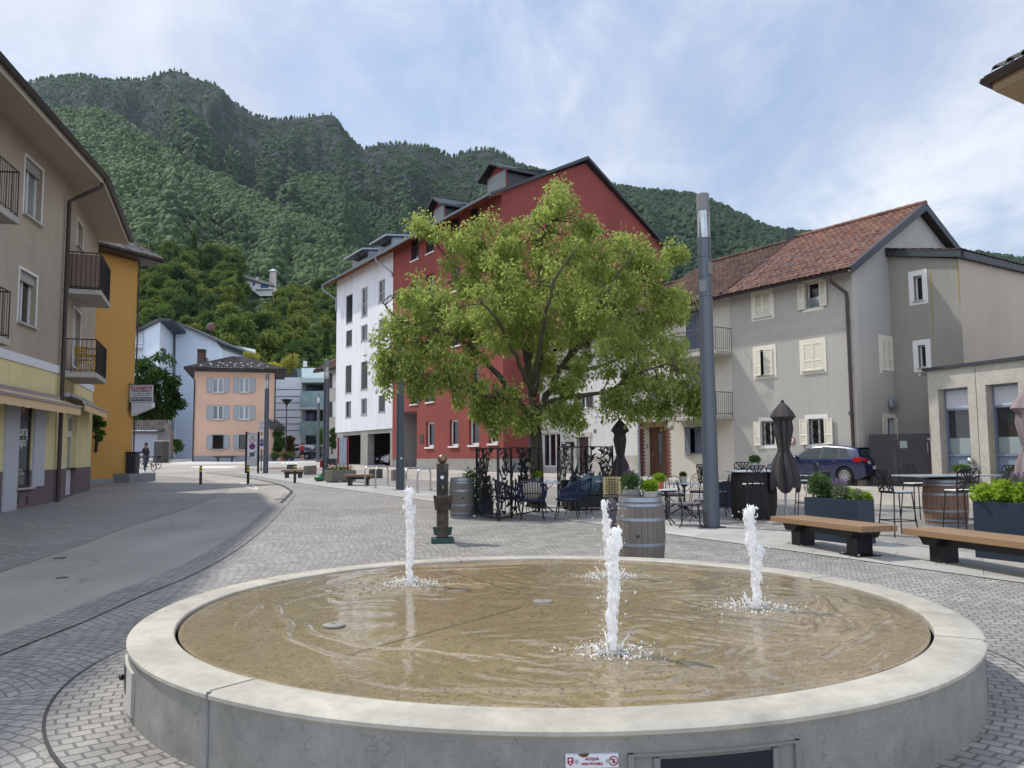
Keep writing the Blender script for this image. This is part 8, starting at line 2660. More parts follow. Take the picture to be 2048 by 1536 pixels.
def make_stool():
 r=thing('bar_stool','-','bar stool')
 mb=MB();mb.box(-.2,-.2,.74,.2,.19,.755);loc_part(r,'seat',mb,m_blkf,bevel=.01)
 mb=MB();mb.box(-.19,-.19,.757,.19,.15,.785);loc_part(r,'cushion',mb,m_cush,bevel=.012)
 for(x,y)in((-1,-1),(1,-1),(1,1),(-1,1)):
  mb=MB();mb.tube([(x*.175,y*.17,.745),(x*.23,y*.23,0)],.0115,7);loc_part(r,'leg',mb,m_blkf)
 mb=MB();q=[(-.212,-.212,.27),(.212,-.212,.27),(.212,.212,.27),(-.212,.212,.27)];mb.tube(q,.0085,6,closed=True);loc_part(r,'footrest',mb,m_blkf)
 M=Matrix.Translation((0,.19,.76))@Matrix.Rotation(radians(-9),4,'X')
 mb=MB(M)
 W2,H2=.2,.40
 mb.tube([(-W2,0,0),(-W2,0,H2-.05),(-W2+.05,0,H2),(W2-.05,0,H2),(W2,0,H2-.05),(W2,0,0)],.012,6)
 mb.box(-W2,-.006,-.01,W2,.006,.025)
 fr_=loc_part(r,'backrest',mb,m_blkf)
 mb=MB(M)
 c=(0.0,.19)
 ends=[(-W2,.02),(-W2*.45,.02),(W2*.45,.02),(W2,.02),(W2,.14),(W2,.27),(W2*.75,H2),(W2*.25,H2),(-W2*.25,H2),(-W2*.75,H2),(-W2,.27),(-W2,.14)]
 for k,e in enumerate(ends):
  dx,dz=e[0]-c[0],e[1]-c[1];l=math.hypot(dx,dz);nx_,nz_=-dz/l,dx/l
  mb.prism_xz([(c[0]+nx_*.018,c[1]+nz_*.018),(c[0]-nx_*.018,c[1]-nz_*.018),(e[0]-nx_*.011,e[1]-nz_*.011),(e[0]+nx_*.011,e[1]+nz_*.011)],-.003,.003)
  e2=ends[(k+1)%len(ends)]
  a=(c[0]+dx*.55,c[1]+dz*.55);b=(e2[0]*.92,c[1]+(e2[1]-c[1])*.92)
  mb.tube([(a[0],0,a[1]),(b[0],0,b[1])],.008,4)
 mb.prism_xz([(c[0]+.035*cos(k*pi/4),c[1]+.05*sin(k*pi/4))for k in range(8)],-.0035,.0035)
 loc_part(r,'back_pattern',mb,m_blkf,par=fr_)
 return r
def make_table(R_=.34,H_=.72,rect=False):
 r=thing('bistro_table','-','table')
 mb=MB()
 if rect:mb.box(-.36,-.36,H_-.022,.36,.36,H_)
 else:mb.lathe([(.001,H_-.022),(R_-.006,H_-.022),(R_,H_-.014),(R_,H_-.006),(R_-.006,H_),(.001,H_)],36)
 loc_part(r,'top',mb,m_marble,bevel=.003 if rect else 0)
 mb=MB();mb.lathe([(.02,.1),(.03,.16),(.018,.22),(.018,.5),(.03,.56),(.018,.62),(.12,H_-.024)],14);loc_part(r,'pedestal',mb,m_blkf,smooth=50)
 for k in range(3):
  a=k*2*pi/3+.5;mb=MB();mb.tube([(.02*cos(a),.02*sin(a),.3),(.1*cos(a),.1*sin(a),.14),(.22*cos(a),.22*sin(a),.07),(.30*cos(a),.30*sin(a),.02)],[.016,.015,.014,.018],7);loc_part(r,'foot',mb,m_blkf,smooth=50)
 for k in range(3):
  a=k*2*pi/3;mb=MB();mb.tube([(.02*cos(a),.02*sin(a),.5),(.14*cos(a),.14*sin(a),.6),(.24*cos(a),.24*sin(a),H_-.03)],.008,5);loc_part(r,'brace',mb,m_blkf)
 return r
def place_all(proto,items,grp):
 for k,(px,py,rz,lbl)in enumerate(items):
  p=G(px,py);p.z+=.002
  o=proto if k==0 else dup(proto)
  o.location=p;o.rotation_euler=(0,0,rz);o['label']=lbl;o['group']=grp
R_=radians
place_all(make_rope_chair(),[(1065,1040,R_(180),'navy rope armchair with a beige cushion, its back to the fountain'),(1017,1034,R_(100),'navy rope armchair half hidden by the left lattice screen'),(1135,1037,R_(-100),'navy rope armchair in profile at the right of the coffee table'),(1158,1029,R_(-110),'second navy rope armchair right behind the one in profile'),(1062,1016,R_(10),'navy rope armchair on the far side of the round table')],'navy rope armchairs')
cu=G(1065,1040)
ch=thing('beige_cushion','beige cushion leaning in the navy armchair nearest the fountain','cushion',cu+V((0,0,.6)))
mb=MB(Matrix.Translation(cu+V((0,-.17,.64)))@Matrix.Rotation(R_(14),4,'X'));mb.ball((0,0,0),.2,18,12,(1.05,.42,1.05));mb.build('cover',m_beigec,ch,smooth=60)
mb=MB(Matrix.Translation(cu+V((0,-.17,.64)))@Matrix.Rotation(R_(14),4,'X'));mb.tube([(.2*cos(a*pi/10),0,.2*sin(a*pi/10))for a in range(20)],.007,5,closed=True);mb.build('piping',m_beigec,ch)
tb1=make_table(.40,.72)
place_all(tb1,[(1088,1026,0.2,'round white coffee table between the navy rope armchairs')],'white bistro tables')
t2_=dup(tb1);t2_.location=lift(G(1333,1050),.002);t2_.scale=(.85,.85,1);t2_['label']='small round white bistro table just right of the front wine barrel'
t3_=dup(tb1);t3_.location=lift(G(1370,1029),.002);t3_['label']='round white bistro table with a small red potted plant, behind the lamp post'
t4_=dup(tb1);t4_.location=lift(gy(1222,20.3),.002);t4_['label']='white lounge table in front of the teal cushions'
place_all(make_wire_chair(),[(1382,1056,R_(75),'black scrolled wire chair nearest the tall lamp post'),(1408,1046,R_(-60),'black scrolled wire chair partly hidden behind the tall lamp post'),(1352,1031,R_(160),'black scrolled wire chair between the two bistro tables'),(1318,1030,R_(20),'black scrolled wire chair behind the front wine barrel'),(1396,1022,R_(-20),'black scrolled wire chair at the far side of the red plant table'),(1338,1020,R_(30),'black scrolled wire chair farthest back before the brick door'),(1440,1024,R_(-100),'black scrolled wire chair left of the black cask')],'black scrolled wire chairs')
place_all(make_stool(),[(1510,1043,R_(180),'black bar stool with its cut out back to us at the black cask'),(1424,1033,R_(105),'black bar stool in profile between tall lamp post and black cask'),(1614,1030,R_(-100),'black bar stool behind the closed umbrella at the blue car'),(1490,1021,R_(-10),'black bar stool on the far side of the black cask'),(1797,1072,R_(100),'black bar stool left of the reddish cask, white seat in profile'),(1836,1042,R_(10),'black bar stool on the far side of the reddish cask'),(1926,1069,R_(185),'black bar stool with its patterned back to us at the reddish cask'),(2010,1050,R_(-70),'black bar stool right of the reddish cask beside the grey umbrella')],'black bar stools with cut out backs')
wa=make_wire_chair();wa.location=lift(G(1632,1021),.002);wa.rotation_euler=(0,0,R_(100));wa['label']='black wire armchair alone between closed umbrella and navy planter';wa['group']='black scrolled wire chairs'
mb=MB()
for s in(-1,1):mb.tube([(s*.19,.18,.62),(s*.24,.0,.66),(s*.23,-.15,.62),(s*.17,-.17,.46)],.009,6)
loc_part(wa,'armrest',mb,m_blkf)
pt3=lift(G(1370,1029));pot('red flowering plant in a grey cube pot on the bistro table',V((pt3.x-.02,pt3.y,pt3.z+.724)),.07,.15,m_palepot,m_lf_m,'square',81,.07,m_flw,hgt=.07)
pot('green plant in a zinc pot on the black cask tabletop',V((pbB.x+.0,pbB.y-.2,pbB.z+zB+.037)),.10,.17,simple('zinc_pot',srgb(142,146,150),.5,.3),m_conif,'round',82,.12,None,hgt=.13)
pot('terracotta pot with a green plant on the bistro table by the barrel',V((t2_.location.x-.12,t2_.location.y,t2_.location.z+.722)),.09,.15,simple('terracotta_r',srgb(158,80,56),.8),m_herb,'cone',83,.13,None,hgt=.14)
tc=lift(G(1088,1026));pot('small green plant in a stone pot on the coffee table',V((tc.x-.16,tc.y+.02,tc.z+.724)),.075,.14,m_stonepot,m_herb,'cone',84,.10,None,hgt=.10)
for k,(dx,lbl)in enumerate(((.08,'white coffee cup nearer the plant on the round table'),(.27,'white coffee cup towards the right of the round table'))):
 r=thing('coffee_cup',lbl,'cup',V((tc.x+dx,tc.y-.12,tc.z+.724)))
 mb=MB(Matrix.Translation(r.location));mb.lathe([(.028,0),(.042,.035),(.045,.06),(.04,.06),(.03,.02),(.001,.012)],16);mb.build('cup',m_plate,r,smooth=50)
 mb=MB(Matrix.Translation(r.location));mb.tube([(.043,0,.05),(.066,0,.045),(.064,0,.022),(.038,0,.018)],.005,5);mb.build('handle',m_plate,r)
def umbrella(label,base,H_,wid,mat,seed,tw=0.8):
 rg=random.Random(seed)
 r=thing('closed_umbrella',label,'umbrella',base,0,'closed umbrellas of the terrace')
 T=Matrix.Translation(base)
 mb=MB(T);mb.tube([(0,0,.05),(0,0,H_-.06)],.024,10);mb.build('pole',m_alu,r,smooth=60)
 mb=MB(T);mb.box(-.26,-.26,0.0,.26,.26,.05);mb.lathe([(.045,.05),(.045,.3)],12);mb.build('base',simple('base_stone',srgb(150,150,146),.8),r,bevel=.01)
 mb=MB(T);mb.lathe([(.03,H_-.09),(.04,H_-.03),(.02,H_),(.001,H_+.01)],12);mb.build('finial',m_blkf,r,smooth=50)
 n=64;prof=[(1.0,.03),(.965,.10),(.90,.20),(.845,.255),(.838,.235),(.80,.15),(.72,.17),(.62,.14),(.54,.115),(.50,.10),(.46,.13),(.38,.20),(.28,.25),(.18,.27),(.12,.25)]
 z_lo=.30;vs,fs=[],[]
 for j,(u,rad)in enumerate(prof):
  z=H_*(z_lo+(1-z_lo)*((u-.12)/.88))-.05
  for k in range(n):
   a=2*pi*k/n
   f=1+.20*sin(8*a+tw*u*6)+.10*sin(13*a+seed+u*9)*(1 if j>4 else .4)
   if j<5:f=1+.24*abs(cos(2*a))-.12+.06*sin(8*a)
   hang=0
   if j>=12:hang=-.17*(abs(cos(2*a+.6))**1.5)*H_*.35*(j-11)/3
   vs.append((rad*wid*f*cos(a),rad*wid*f*sin(a),z+hang))
 for j in range(len(prof)-1):
  for k in range(n):fs.append((j*n+k,j*n+(k+1)%n,(j+1)*n+(k+1)%n,(j+1)*n+k))
 mb=MB(T);mb.add(vs,fs);mb.build('canopy',mat,r,smooth=50)
 z=H_*(z_lo+(1-z_lo)*(.38/.88))-.05
 mb=MB(T);mb.tube([(.115*wid*cos(2*pi*k/24),.115*wid*sin(2*pi*k/24),z)for k in range(24)],.014,5,closed=True);mb.build('strap',mat,r)
 return r
m_umb=simple('umbrella_brown',srgb(60,54,54),.85,var=.1,scale=8)
m_umb2=simple('umbrella_mauve',srgb(132,118,118),.85,var=.1,scale=8)
uA=G(1573,1040);umbrella('dark brown closed umbrella in front of the blue car',uA,at(1571,800,uA.y).z-uA.z,1.0,m_umb,3)
uB=gy(1241,21.0);umbrella('dark closed umbrella under the tree before the white house',uB,at(1241,836,21.0).z-uB.z,.82,simple('umbrella_dark',srgb(52,44,44),.85,var=.1),7)
uC=gy(2060,14.6);umbrella('mauve grey closed umbrella cut by the right edge of the photo',uC,at(2060,775,14.6).z-uC.z,1.0,m_umb2,9)
for(px,py,lbl)in((1558,1048,'flat pale stone slab on the ground behind the left bench end'),(1637,1068,'round pale umbrella foot under the left timber bench')):
 p=G(px,py);r=thing('umbrella_foot',lbl,'umbrella base',p)
 mb=MB(Matrix.Translation(p))
 if px==1558:mb.box(-.2,-.18,0,.2,.18,.05)
 else:mb.lathe([(.26,0),(.26,.04),(.2,.06),(.001,.06)],24)
 mb.build('slab',_M['base_stone'],r,bevel=.008)
 mb=MB(Matrix.Translation(p));mb.tube([(-.1,0,.05),(0,0,.10),(.1,0,.05)],.008,6);mb.build('grip',m_blkf,r)
so_=gy(1178,20.6)
sf=thing('lounge_sofa','low black lounge sofa in front of the rear lattice screen','sofa',so_)
M=Matrix.Translation(so_)@Matrix.Rotation(.25,4,'Z')
mb=MB(M);mb.box(-.62,-.35,.08,.62,.4,.36);mb.build('base',m_blkf,sf,bevel=.02)
mb=MB(M);mb.box(-.6,-.34,.363,.6,.3,.46);mb.build('seat_cushion',simple('charcoal_cloth',srgb(52,56,60),.9),sf,bevel=.03)
mb=MB(M);mb.box(-.62,.30,.363,.62,.42,.74);mb.build('backrest',m_blkf,sf,bevel=.02)
mb=MB(M)
for(x,y)in((-.55,-.28),(.55,-.28),(.55,.33),(-.55,.33)):mb.box(x-.03,y-.03,0,x+.03,y+.03,.08)
mb.build('feet',m_blkf,sf)
for k,(x,rz,lbl)in enumerate(((-.28,.5,'grey teal cushion tilted at the left end of the lounge sofa'),(.26,-.2,'grey teal cushion sitting upright at the right end of the lounge sofa'),(-.02,.9,'third grey teal cushion between the two on the lounge sofa'))):
 c=M@V((x,.16-.05*k,.64))
 r=thing('teal_cushion',lbl,'cushion',c)
 Mk=Matrix.Translation(c)@Matrix.Rotation(.25,4,'Z')@Matrix.Rotation(-.35,4,'X')@Matrix.Rotation(rz,4,'Y')
 mb=MB(Mk);n=10;vs,fs=[],[]
 for sgn_ in(-1,1):
  for i in range(n+1):
   for j in range(n+1):
    u,v=i/n*2-1,j/n*2-1
    vs.append((u*.21*(1-.1*(1-v*v)*0),sgn_*.085*(1-u*u)**.5*(1-v*v)**.5,v*.21))
 for s in range(2):
  for i in range(n):
   for j in range(n):o_=s*(n+1)**2;fs.append((o_+i*(n+1)+j,o_+(i+1)*(n+1)+j,o_+(i+1)*(n+1)+j+1,o_+i*(n+1)+j+1))
 mb.add(vs,fs);mb.build('cover',m_teal,r,smooth=80)
 mb=MB(Mk);mb.tube([(-.21,0,-.21),(.21,0,-.21),(.21,0,.21),(-.21,0,.21)],.007,5,closed=True);mb.build('piping',m_teal,r)
wc_=gy(1222,18.6)
wk=thing('wicker_chair','dark wicker chair with a pale cushion behind the front wine barrel','chair',wc_,R_(175))
wk.location=wc_
T0=Matrix.Identity(4)
mb=MB();mb.lathe([(.001,.38),(.25,.38),(.27,.40),(.25,.43),(.001,.43)],22);loc_part(wk,'seat',mb,m_blkf)
mb=MB();mb.box(-.2,-.2,.432,.2,.2,.50);loc_part(wk,'seat_cushion',mb,m_beigec,bevel=.03)
mb=MB();mb.box(-.2,.17,.5,.2,.24,.90);loc_part(wk,'back_cushion',mb,simple('straw_cushion',srgb(176,158,112),.9),bevel=.03)
mb=MB()
for j in range(9):
 z=.46+j*.055;rr_=.26+.02*sin(j*.5);pts=[(rr_*cos(R_(-20+220*k/16)),rr_*sin(R_(-20+220*k/16)),z+(.0 if j<8 else .03*sin(pi*k/16)))for k in range(17)];mb.tube(pts if j<4 else pts[3:-3],.007,4)
for k in range(17):
 a=R_(-20+220*k/16);top=.62 if k<3 or k>13 else .93;mb.tube([(.26*cos(a),.26*sin(a),.42),(.275*cos(a),.275*sin(a),top)],.007,4)
loc_part(wk,'wicker_back',mb,m_blkf)
for k in range(4):
 a=k*pi/2+.78;mb=MB();mb.tube([(.2*cos(a),.2*sin(a),.38),(.26*cos(a),.26*sin(a),0)],.012,6);loc_part(wk,'leg',mb,m_blkf)
fc=gy(1228,15.6)
fcv=thing('folded_cover','folded mauve umbrella cover leaning behind the front wine barrel','cover',fc)
mb=MB(Matrix.Translation(fc));vs=[];prof=[(0,.17,.0),(.02,.2,.12),(.0,.19,.3),(-.04,.15,.48),(-.10,.06,.62)]
n=16;fs=[]
for j,(x,w,z)in enumerate(prof):
 for k in range(n):a=2*pi*k/n;f=1+.25*sin(5*a+j);vs.append((x+w*f*cos(a),w*.45*f*sin(a),z))
for j in range(len(prof)-1):
 for k in range(n):fs.append((j*n+k,j*n+(k+1)%n,(j+1)*n+(k+1)%n,(j+1)*n+k))
fs.append(tuple(4*n+k for k in range(n)));mb.add(vs,fs);mb.build('cloth',simple('mauve_cloth',srgb(84,74,80),.9),fcv,smooth=70)
mb=MB(Matrix.Translation(fc));mb.tube([(.13*cos(a*pi/8),.08*sin(a*pi/8),.40)for a in range(16)],.012,5,closed=True);mb.build('strap',m_blkf,fcv)
r_=gy(944,19.6)
cl_=thing('leafy_plant','green plant with white blooms behind the left lattice screen','plant',r_)
leaf_obj('foliage',np.random.default_rng(90),[tuple(r_+V((0,0,.25+.16*k)))for k in range(5)]+[tuple(r_+V((.3,.2,.3+.2*k)))for k in range(3)],[(.2,.2,.2)]*8,160,.09,m_lf_d,cl_,droop=.2)
leaf_obj('blossom',np.random.default_rng(91),[tuple(r_+V((.25,-.05,.45)))],[(.35,.2,.35)],30,.06,simple('white_bloom',srgb(214,212,200),.6),cl_)
mb=MB(Matrix.Translation(r_));mb.box(-.16,-.16,0,.5,.3,.3);mb.build('box',m_navy_p,cl_)
fb_=gy(1226,23.0)
pot('orange flowers in a pale box on the terrace behind the rear screen',V((fb_.x,fb_.y,fb_.z+.0)),.24,.62,m_palepot,m_lf_m,'square',95,.22,leaf('orange_bloom',srgb(190,100,40),srgb(214,140,60),.2),hgt=.14)
for k,(px,py,lbl,mt)in enumerate(((1918,930,'small plant in a brown box at the left shop window',m_lf_m),(2030,934,'flowering plant with a red lantern at the right shop window',m_lf_m))):
 a,z=WK.px(px,945,.45)
 b=WK.pt(a,gz(28)+.02,.32)
 r=pot(lbl,b,.26,.55 if k==0 else .5,simple('brown_planter',srgb(104,90,82),.8)if k==0 else m_anth,mt,'square',110+k,.28,m_flw if k else None,hgt=.22,lsz=.08)
 if k:
  mb=MB(Matrix.Translation(b));mb.lathe([(.05,.72),(.06,.80),(.05,.88)],12);mb.tube([(0,0,.5),(.02,0,1.15)],.012,6);mb.build('lantern',m_red,r)
for(pa,pb,yb,h,lbl,nm,mt)in((1412,1470,1015,.62,'dark low counter behind the bar stool left of the black cask','low_counter',m_navy_p),(1648,1664,1012,.85,'dark upright post box at the left end of the navy planter','post_box',m_blkf)):
 A,B=G(pa,yb),G(pb,yb)
 r=thing(nm,lbl,'counter' if h<.7 else 'post',A);mb=MB(Wall(A,B).M);L_=(B-A).length
 mb.box(0,0,gz(A.y),L_,.4,gz(A.y)+h);mb.build('body',mt,r,bevel=.01)
 mb=MB(Wall(A,B).M);mb.box(-.02,-.02,gz(A.y)+h+.001,L_+.02,.42,gz(A.y)+h+.04);mb.build('top',m_anth,r)
# ------------------------------------------------------------------ cars
m_tyre=simple('tyre',srgb(30,30,31),.85,var=.15)
m_rim_=simple('alloy',srgb(190,192,196),.3,.85,var=.06)
m_cglass=glass('car_glass',(.03,.04,.045),.03,.4)
m_plast=simple('black_plastic',srgb(28,28,30),.6)
m_tail=simple('tail_light',srgb(170,18,24),.15,coat=1.0,var=.15)
m_head=simple('head_light',srgb(196,202,210),.12,.3,coat=1.0)
def carpaint(key,c):
 return simple(key,c,.28,.25,var=.05,scale=.8,coat=1.0,spec=.6)
def car(name,label,loc,rz,paint,L=4.26,Wd=1.79,H=1.46,top=None,wheels=(.85,3.48),wr=.315,rear_plate=None,sticker=False,dlo=None,grp=None,detail=True):
 """nose at x=0, tail at x=L, y across; top = outline of hood and roof along x"""
 r=thing(name,label,'car',(0,0,0),0,grp)
 top=top or[(0,.46),(.03,.62),(.12,.72),(.35,.80),(.9,.92),(1.22,.98),(1.45,1.10),(1.95,1.37),(2.25,1.44),(2.7,H),(3.2,H-.02),(3.62,H-.07),(3.92,H-.13),(3.97,1.25),(4.08,1.02),(4.17,.93),(4.235,.80),(4.26,.55),(4.2,.34)]
 s=L/4.26
 top=[(x*s,z)for x,z in top]
 wheels=[w*s for w in wheels]
 belt=.93
 hw=Wd/2
 def zt(x):return interp(top,x)
 def zb(x):
  z=.20+.06*max(0,1-x/.25)+.10*max(0,1-(L-x)/.3)
  for w in wheels:
   d=abs(x-w)
   if d<wr+.055:z=max(z,wr+sqrt(max(0,(wr+.055)**2-d*d)))
  return z
 def plan(x):
  f=x/L
  return 1-.17*max(0,1-x/.55)**2-.10*max(0,1-(L-x)/.55)**2
 def yy(x,z):
  w=hw*plan(x)
  if z>belt:w-=(z-belt)*.46*min(1,1.0)
  else:w*=1-.05*((belt-z)/.7)**2
  if .50<z<.62:w*=1.0
  return w
 xs=sorted(set([round(L*k/70,4)for k in range(71)]+[round(w+sgn_*(wr+.055)*f,4)for w in wheels for sgn_ in(-1,1)for f in(1.0,.995,.96,.88,.75)]+[round(t[0],4)for t in top[:-1]]))
 xs=[x for x in xs if 0<=x<=L]
 rings=[]
 for x in xs:
  t_,b_=zt(min(x,L-.002)),zb(x)
  t_=max(t_,b_+.03)
  ring=[]
  for k in range(9):
   z=b_+(t_-.035-b_)*k/8;ring.append((x,yy(x,z),z))
  e=yy(x,t_-.035);ring+=[(x,e*.955,t_-.012),(x,e*.80,t_),(x,e*.4,t_+.012),(x,0,t_+.016)]
  rings.append(ring)
 n=len(rings[0])
 vs,fs=[],[]
 for rg_ in rings:
  vs+=rg_+[(x,-y,z)for(x,y,z)in rg_[:-1][::-1]]
 m_=2*n-1
 for i in range(len(rings)-1):
  for k in range(m_-1):fs.append((i*m_+k,i*m_+k+1,(i+1)*m_+k+1,(i+1)*m_+k))
 fs.append(tuple(range(m_)));fs.append(tuple((len(rings)-1)*m_+k for k in range(m_-1,-1,-1)))
 mb=MB();mb.add(vs,fs);body=loc_part(r,'body',mb,paint,smooth=38)
 mb=MB();mb.box(.2,-hw*.84,.18,L-.2,hw*.84,.62);loc_part(r,'underbody',mb,m_plast)
 def side_patch(nm,poly,mat,off=.006,par=None):
  cx=sum(p[0]for p in poly)/len(poly);cz=sum(p[1]for p in poly)/len(poly)
  for sgn_ in(1,-1):
   mb=MB()
   pts=[]
   for a,b in zip(poly,poly[1:]+poly[:1]):
    for u in(0,.5):pts.append((a[0]+(b[0]-a[0])*u,a[1]+(b[1]-a[1])*u))
   P=[(x,sgn_*(yy(x,z)+off),z)for x,z in pts]
   c=(cx,sgn_*(yy(cx,cz)+off),cz)
   k=len(P);mb.add([c]+P,[(0,i+1,(i+1)%k+1)for i in range(k)])
   loc_part(r,nm,mb,mat,par=par,smooth=60)
 dlo=dlo or[[(1.42,.975),(1.98,1.315),(2.50,1.375),(2.47,.975)],[(2.58,.975),(2.61,1.378),(3.18,1.34),(3.24,.985)],[(3.32,.99),(3.27,1.33),(3.50,1.295),(3.66,1.06)]]
 dlo=[[(x*s,z)for x,z in poly]for poly in dlo]
 frame=[(dlo[0][0][0]-.07,.955),(dlo[0][1][0]-.03,dlo[0][1][1]+.03),(dlo[1][1][0],dlo[1][1][1]+.028),(dlo[-1][2][0]+.02,dlo[-1][2][1]+.025),(dlo[-1][3][0]+.05,dlo[-1][3][1]-.02),(dlo[-1][0][0],.955)]
 trim=side_patch('window_trim',frame,m_plast,.004)
 for poly in dlo:side_patch('side_window',poly,m_cglass,.010)
 def deck_patch(nm,x0,x1,f0,f1,mat,off=.008,n_=8):
  mb=MB();vs,fs=[],[]
  for i in range(n_+1):
   x=x0+(x1-x0)*i/n_;f=f0+(f1-f0)*i/n_
   sl=(zt(x+.01)-zt(x-.01))/.02;ln=sqrt(1+sl*sl)
   for j in range(9):
    y=(j/4-1)*f*(yy(x,zt(x)-.035))
    c=abs(j/4-1)*f
    zc_=zt(x)+.016*(1-c*c)
    vs.append((x-sl/ln*off,y,zc_+off/ln))
  for i in range(n_):
   for j in range(8):fs.append((i*9+j,i*9+j+1,i*9+10+j,i*9+9+j))
  mb.add(vs,fs);return loc_part(r,nm,mb,mat,smooth=60)
 xs0=1.26*s;deck_patch('windscreen',xs0,1.93*s,.86,.84,m_cglass)
 deck_patch('rear_window',3.955*s,4.075*s,.84,.82,m_cglass,.012)
 for w in wheels:
  for sgn_ in(1,-1):
   T=Matrix.Translation((w,sgn_*(hw-.115),wr))@Matrix.Rotation(-sgn_*pi/2,4,'X')
   mb=MB(T);mb.lathe([(wr*.62,-.09),(wr*.9,-.095),(wr,-.07),(wr,.07),(wr*.9,.095),(wr*.64,.09)],30,close=False);mb.lathe([(wr*.62,.02),(.001,.02)],24,close=False)
   wh=loc_part(r,'wheel',mb,m_tyre,smooth=40)
   mb=MB(T);mb.lathe([(wr*.66,.09),(wr*.62,.095),(wr*.56,.06),(wr*.62,.02)],30,close=False)
   for k in range(9):
    a=2*pi*k/9;c_,s_=cos(a),sin(a)
    pts=[(wr*.10,-.035),(wr*.6,-.028),(wr*.6,.028),(wr*.10,.035)]
    mb.prism([(x*c_-y*s_,x*s_+y*c_)for x,y in pts],.045,.078)
   mb.lathe([(.001,.085),(wr*.16,.083),(wr*.18,.05)],16,close=False)
   loc_part(r,'rim',mb,m_rim_,par=wh,smooth=40)
   mb=MB(T);mb.lathe([(wr*.56,.024),(.001,.024)],20,close=False);loc_part(r,'brake_disc',mb,m_anth,par=wh)
 if detail:
  mb=MB()
  for sgn_ in(1,-1):
   for line in([(1.40,.955),(1.36,.60),(1.42,.30)],[(2.53,.955),(2.55,.60),(2.53,.28)],[(3.28,.955),(3.34,.72),(3.13,.62)],[(1.42,.30),(2.53,.28),(3.05,.29)]):
    mb.tube([(x*s,sgn_*(yy(x*s,z)+.001),z)for x,z in line],.0045,4)
  loc_part(r,'door_gap',mb,m_plast)
  mb=MB()
  for sgn_ in(1,-1):
   mb.tube([(x*s,sgn_*(yy(x*s,.31)+.008),.31)for x in(1.35,2.1,2.9)],.009,5)
  loc_part(r,'sill_trim',mb,m_steel)
  for x in(2.32,3.12):
   for sgn_ in(1,-1):
    mb=MB();y=yy(x*s,.84);mb.tube([(x*s-.09,sgn_*(y+.004),.845),(x*s-.06,sgn_*(y+.03),.85),(x*s+.08,sgn_*(y+.03),.855),(x*s+.1,sgn_*(y+.004),.853)],.012,6);loc_part(r,'door_handle',mb,paint,smooth=60)
  for sgn_ in(1,-1):
   mb=MB();mb.ball((1.52*s,sgn_*(yy(1.5*s,1.0)+.10),1.02),.1,12,8,(.75,1.0,.75));loc_part(r,'mirror',mb,paint,smooth=60)
   xt=L-.06
   mb=MB()
   pts=[]
   for(x,z0,z1)in((L-.42,.86,.99),(L-.26,.83,1.0),(L-.12,.82,.99)):
    pts.append(((x,sgn_*(yy(x,.9)+.008),z0),(x,sgn_*(yy(x,.9)+.008),z1)))
   xr=L-.045;yr=yy(L-.06,.9);pts.append(((xr+.0,sgn_*yr*.92,.82),(xr-.045,sgn_*yr*.92,.975)));pts.append(((xr+.022,sgn_*yr*.62,.83),(xr-.03,sgn_*yr*.62,.955)))
   for a,b in zip(pts[:-1],pts[1:]):mb.quad(a[0],b[0],b[1],a[1])
   loc_part(r,'tail_light',mb,m_tail,smooth=60)
   mb=MB();pts=[]
   for(x,f,z0,z1)in((.10,.55,.60,.68),(.13,.80,.60,.71),(.26,.99,.62,.76),(.52,1.0,.68,.80)):
    y=yy(x,.68)*f+.008;pts.append(((x*s-.012,sgn_*y,z0),(x*s+.02,sgn_*y,z1)))
   for a,b in zip(pts[:-1],pts[1:]):mb.quad(a[0],b[0],b[1],a[1])
   loc_part(r,'head_light',mb,m_head,smooth=60)
  mb=MB();mb.box(L+.005,-.27,.56,L+.018,.27,.68);pl_=loc_part(r,'licence_plate',mb,m_plate)
  if rear_plate:
   o=text(rear_plate,m_dark,None,Matrix.Translation((L+.0195,0,.62))@Matrix.Rotation(pi/2,4,'Z'),.09,bold=.002);o.parent=pl_
  mb=MB();mb.box(-.012,-.26,.40,.0,.26,.51);loc_part(r,'licence_plate',mb,m_plate)
  mb=MB();mb.box(L-.06,-hw*.78,.30,L+.008,hw*.78,.42);loc_part(r,'bumper_insert',mb,m_plast,bevel=.01)
  mb=MB();mb.box(.0,-hw*.6,.26,.02,hw*.6,.40);loc_part(r,'grille',mb,m_plast)
  mb=MB();mb.ball((L-.035,0,.90),.055,14,8,(.35,1,1));loc_part(r,'badge',mb,m_steel,smooth=60)
  mb=MB();mb.tube([(3.97*s+.0,.02,1.20),(4.05*s,.28,1.10)],.011,5);loc_part(r,'rear_wiper',mb,m_plast)
  mb=MB();mb.box(3.80*s,-hw*.62,H-.125,4.0*s,hw*.62,H-.105);loc_part(r,'roof_spoiler',mb,m_plast,bevel=.008)
  if sticker:
   mb=MB(Matrix.Translation((L+.0,sticker*.48,.80))@Matrix.Rotation(pi/2,4,'Z')@Matrix.Rotation(radians(-14),4,'X'));disc_xz(mb,(0,0),.06,-.012,.02,20);st=loc_part(r,'round_sticker',mb,m_plate)
   mb=MB(Matrix.Translation((L+.0,sticker*.48,.80))@Matrix.Rotation(pi/2,4,'Z')@Matrix.Rotation(radians(-14),4,'X'));disc_xz(mb,(0,0),.04,-.016,-.012,18,.026);mb.box(-.012,-.016,-.012,.012,-.012,.012);loc_part(r,'sticker_print',mb,m_dark,par=st)
 r.location=loc;r.rotation_euler=(0,0,rz)
 return r
m_blue_p=carpaint('blue_car_paint',srgb(20,34,74))
m_white_p=carpaint('white_car_paint',srgb(206,208,210))
m_blk_p=carpaint('black_car_paint',srgb(20,21,24))
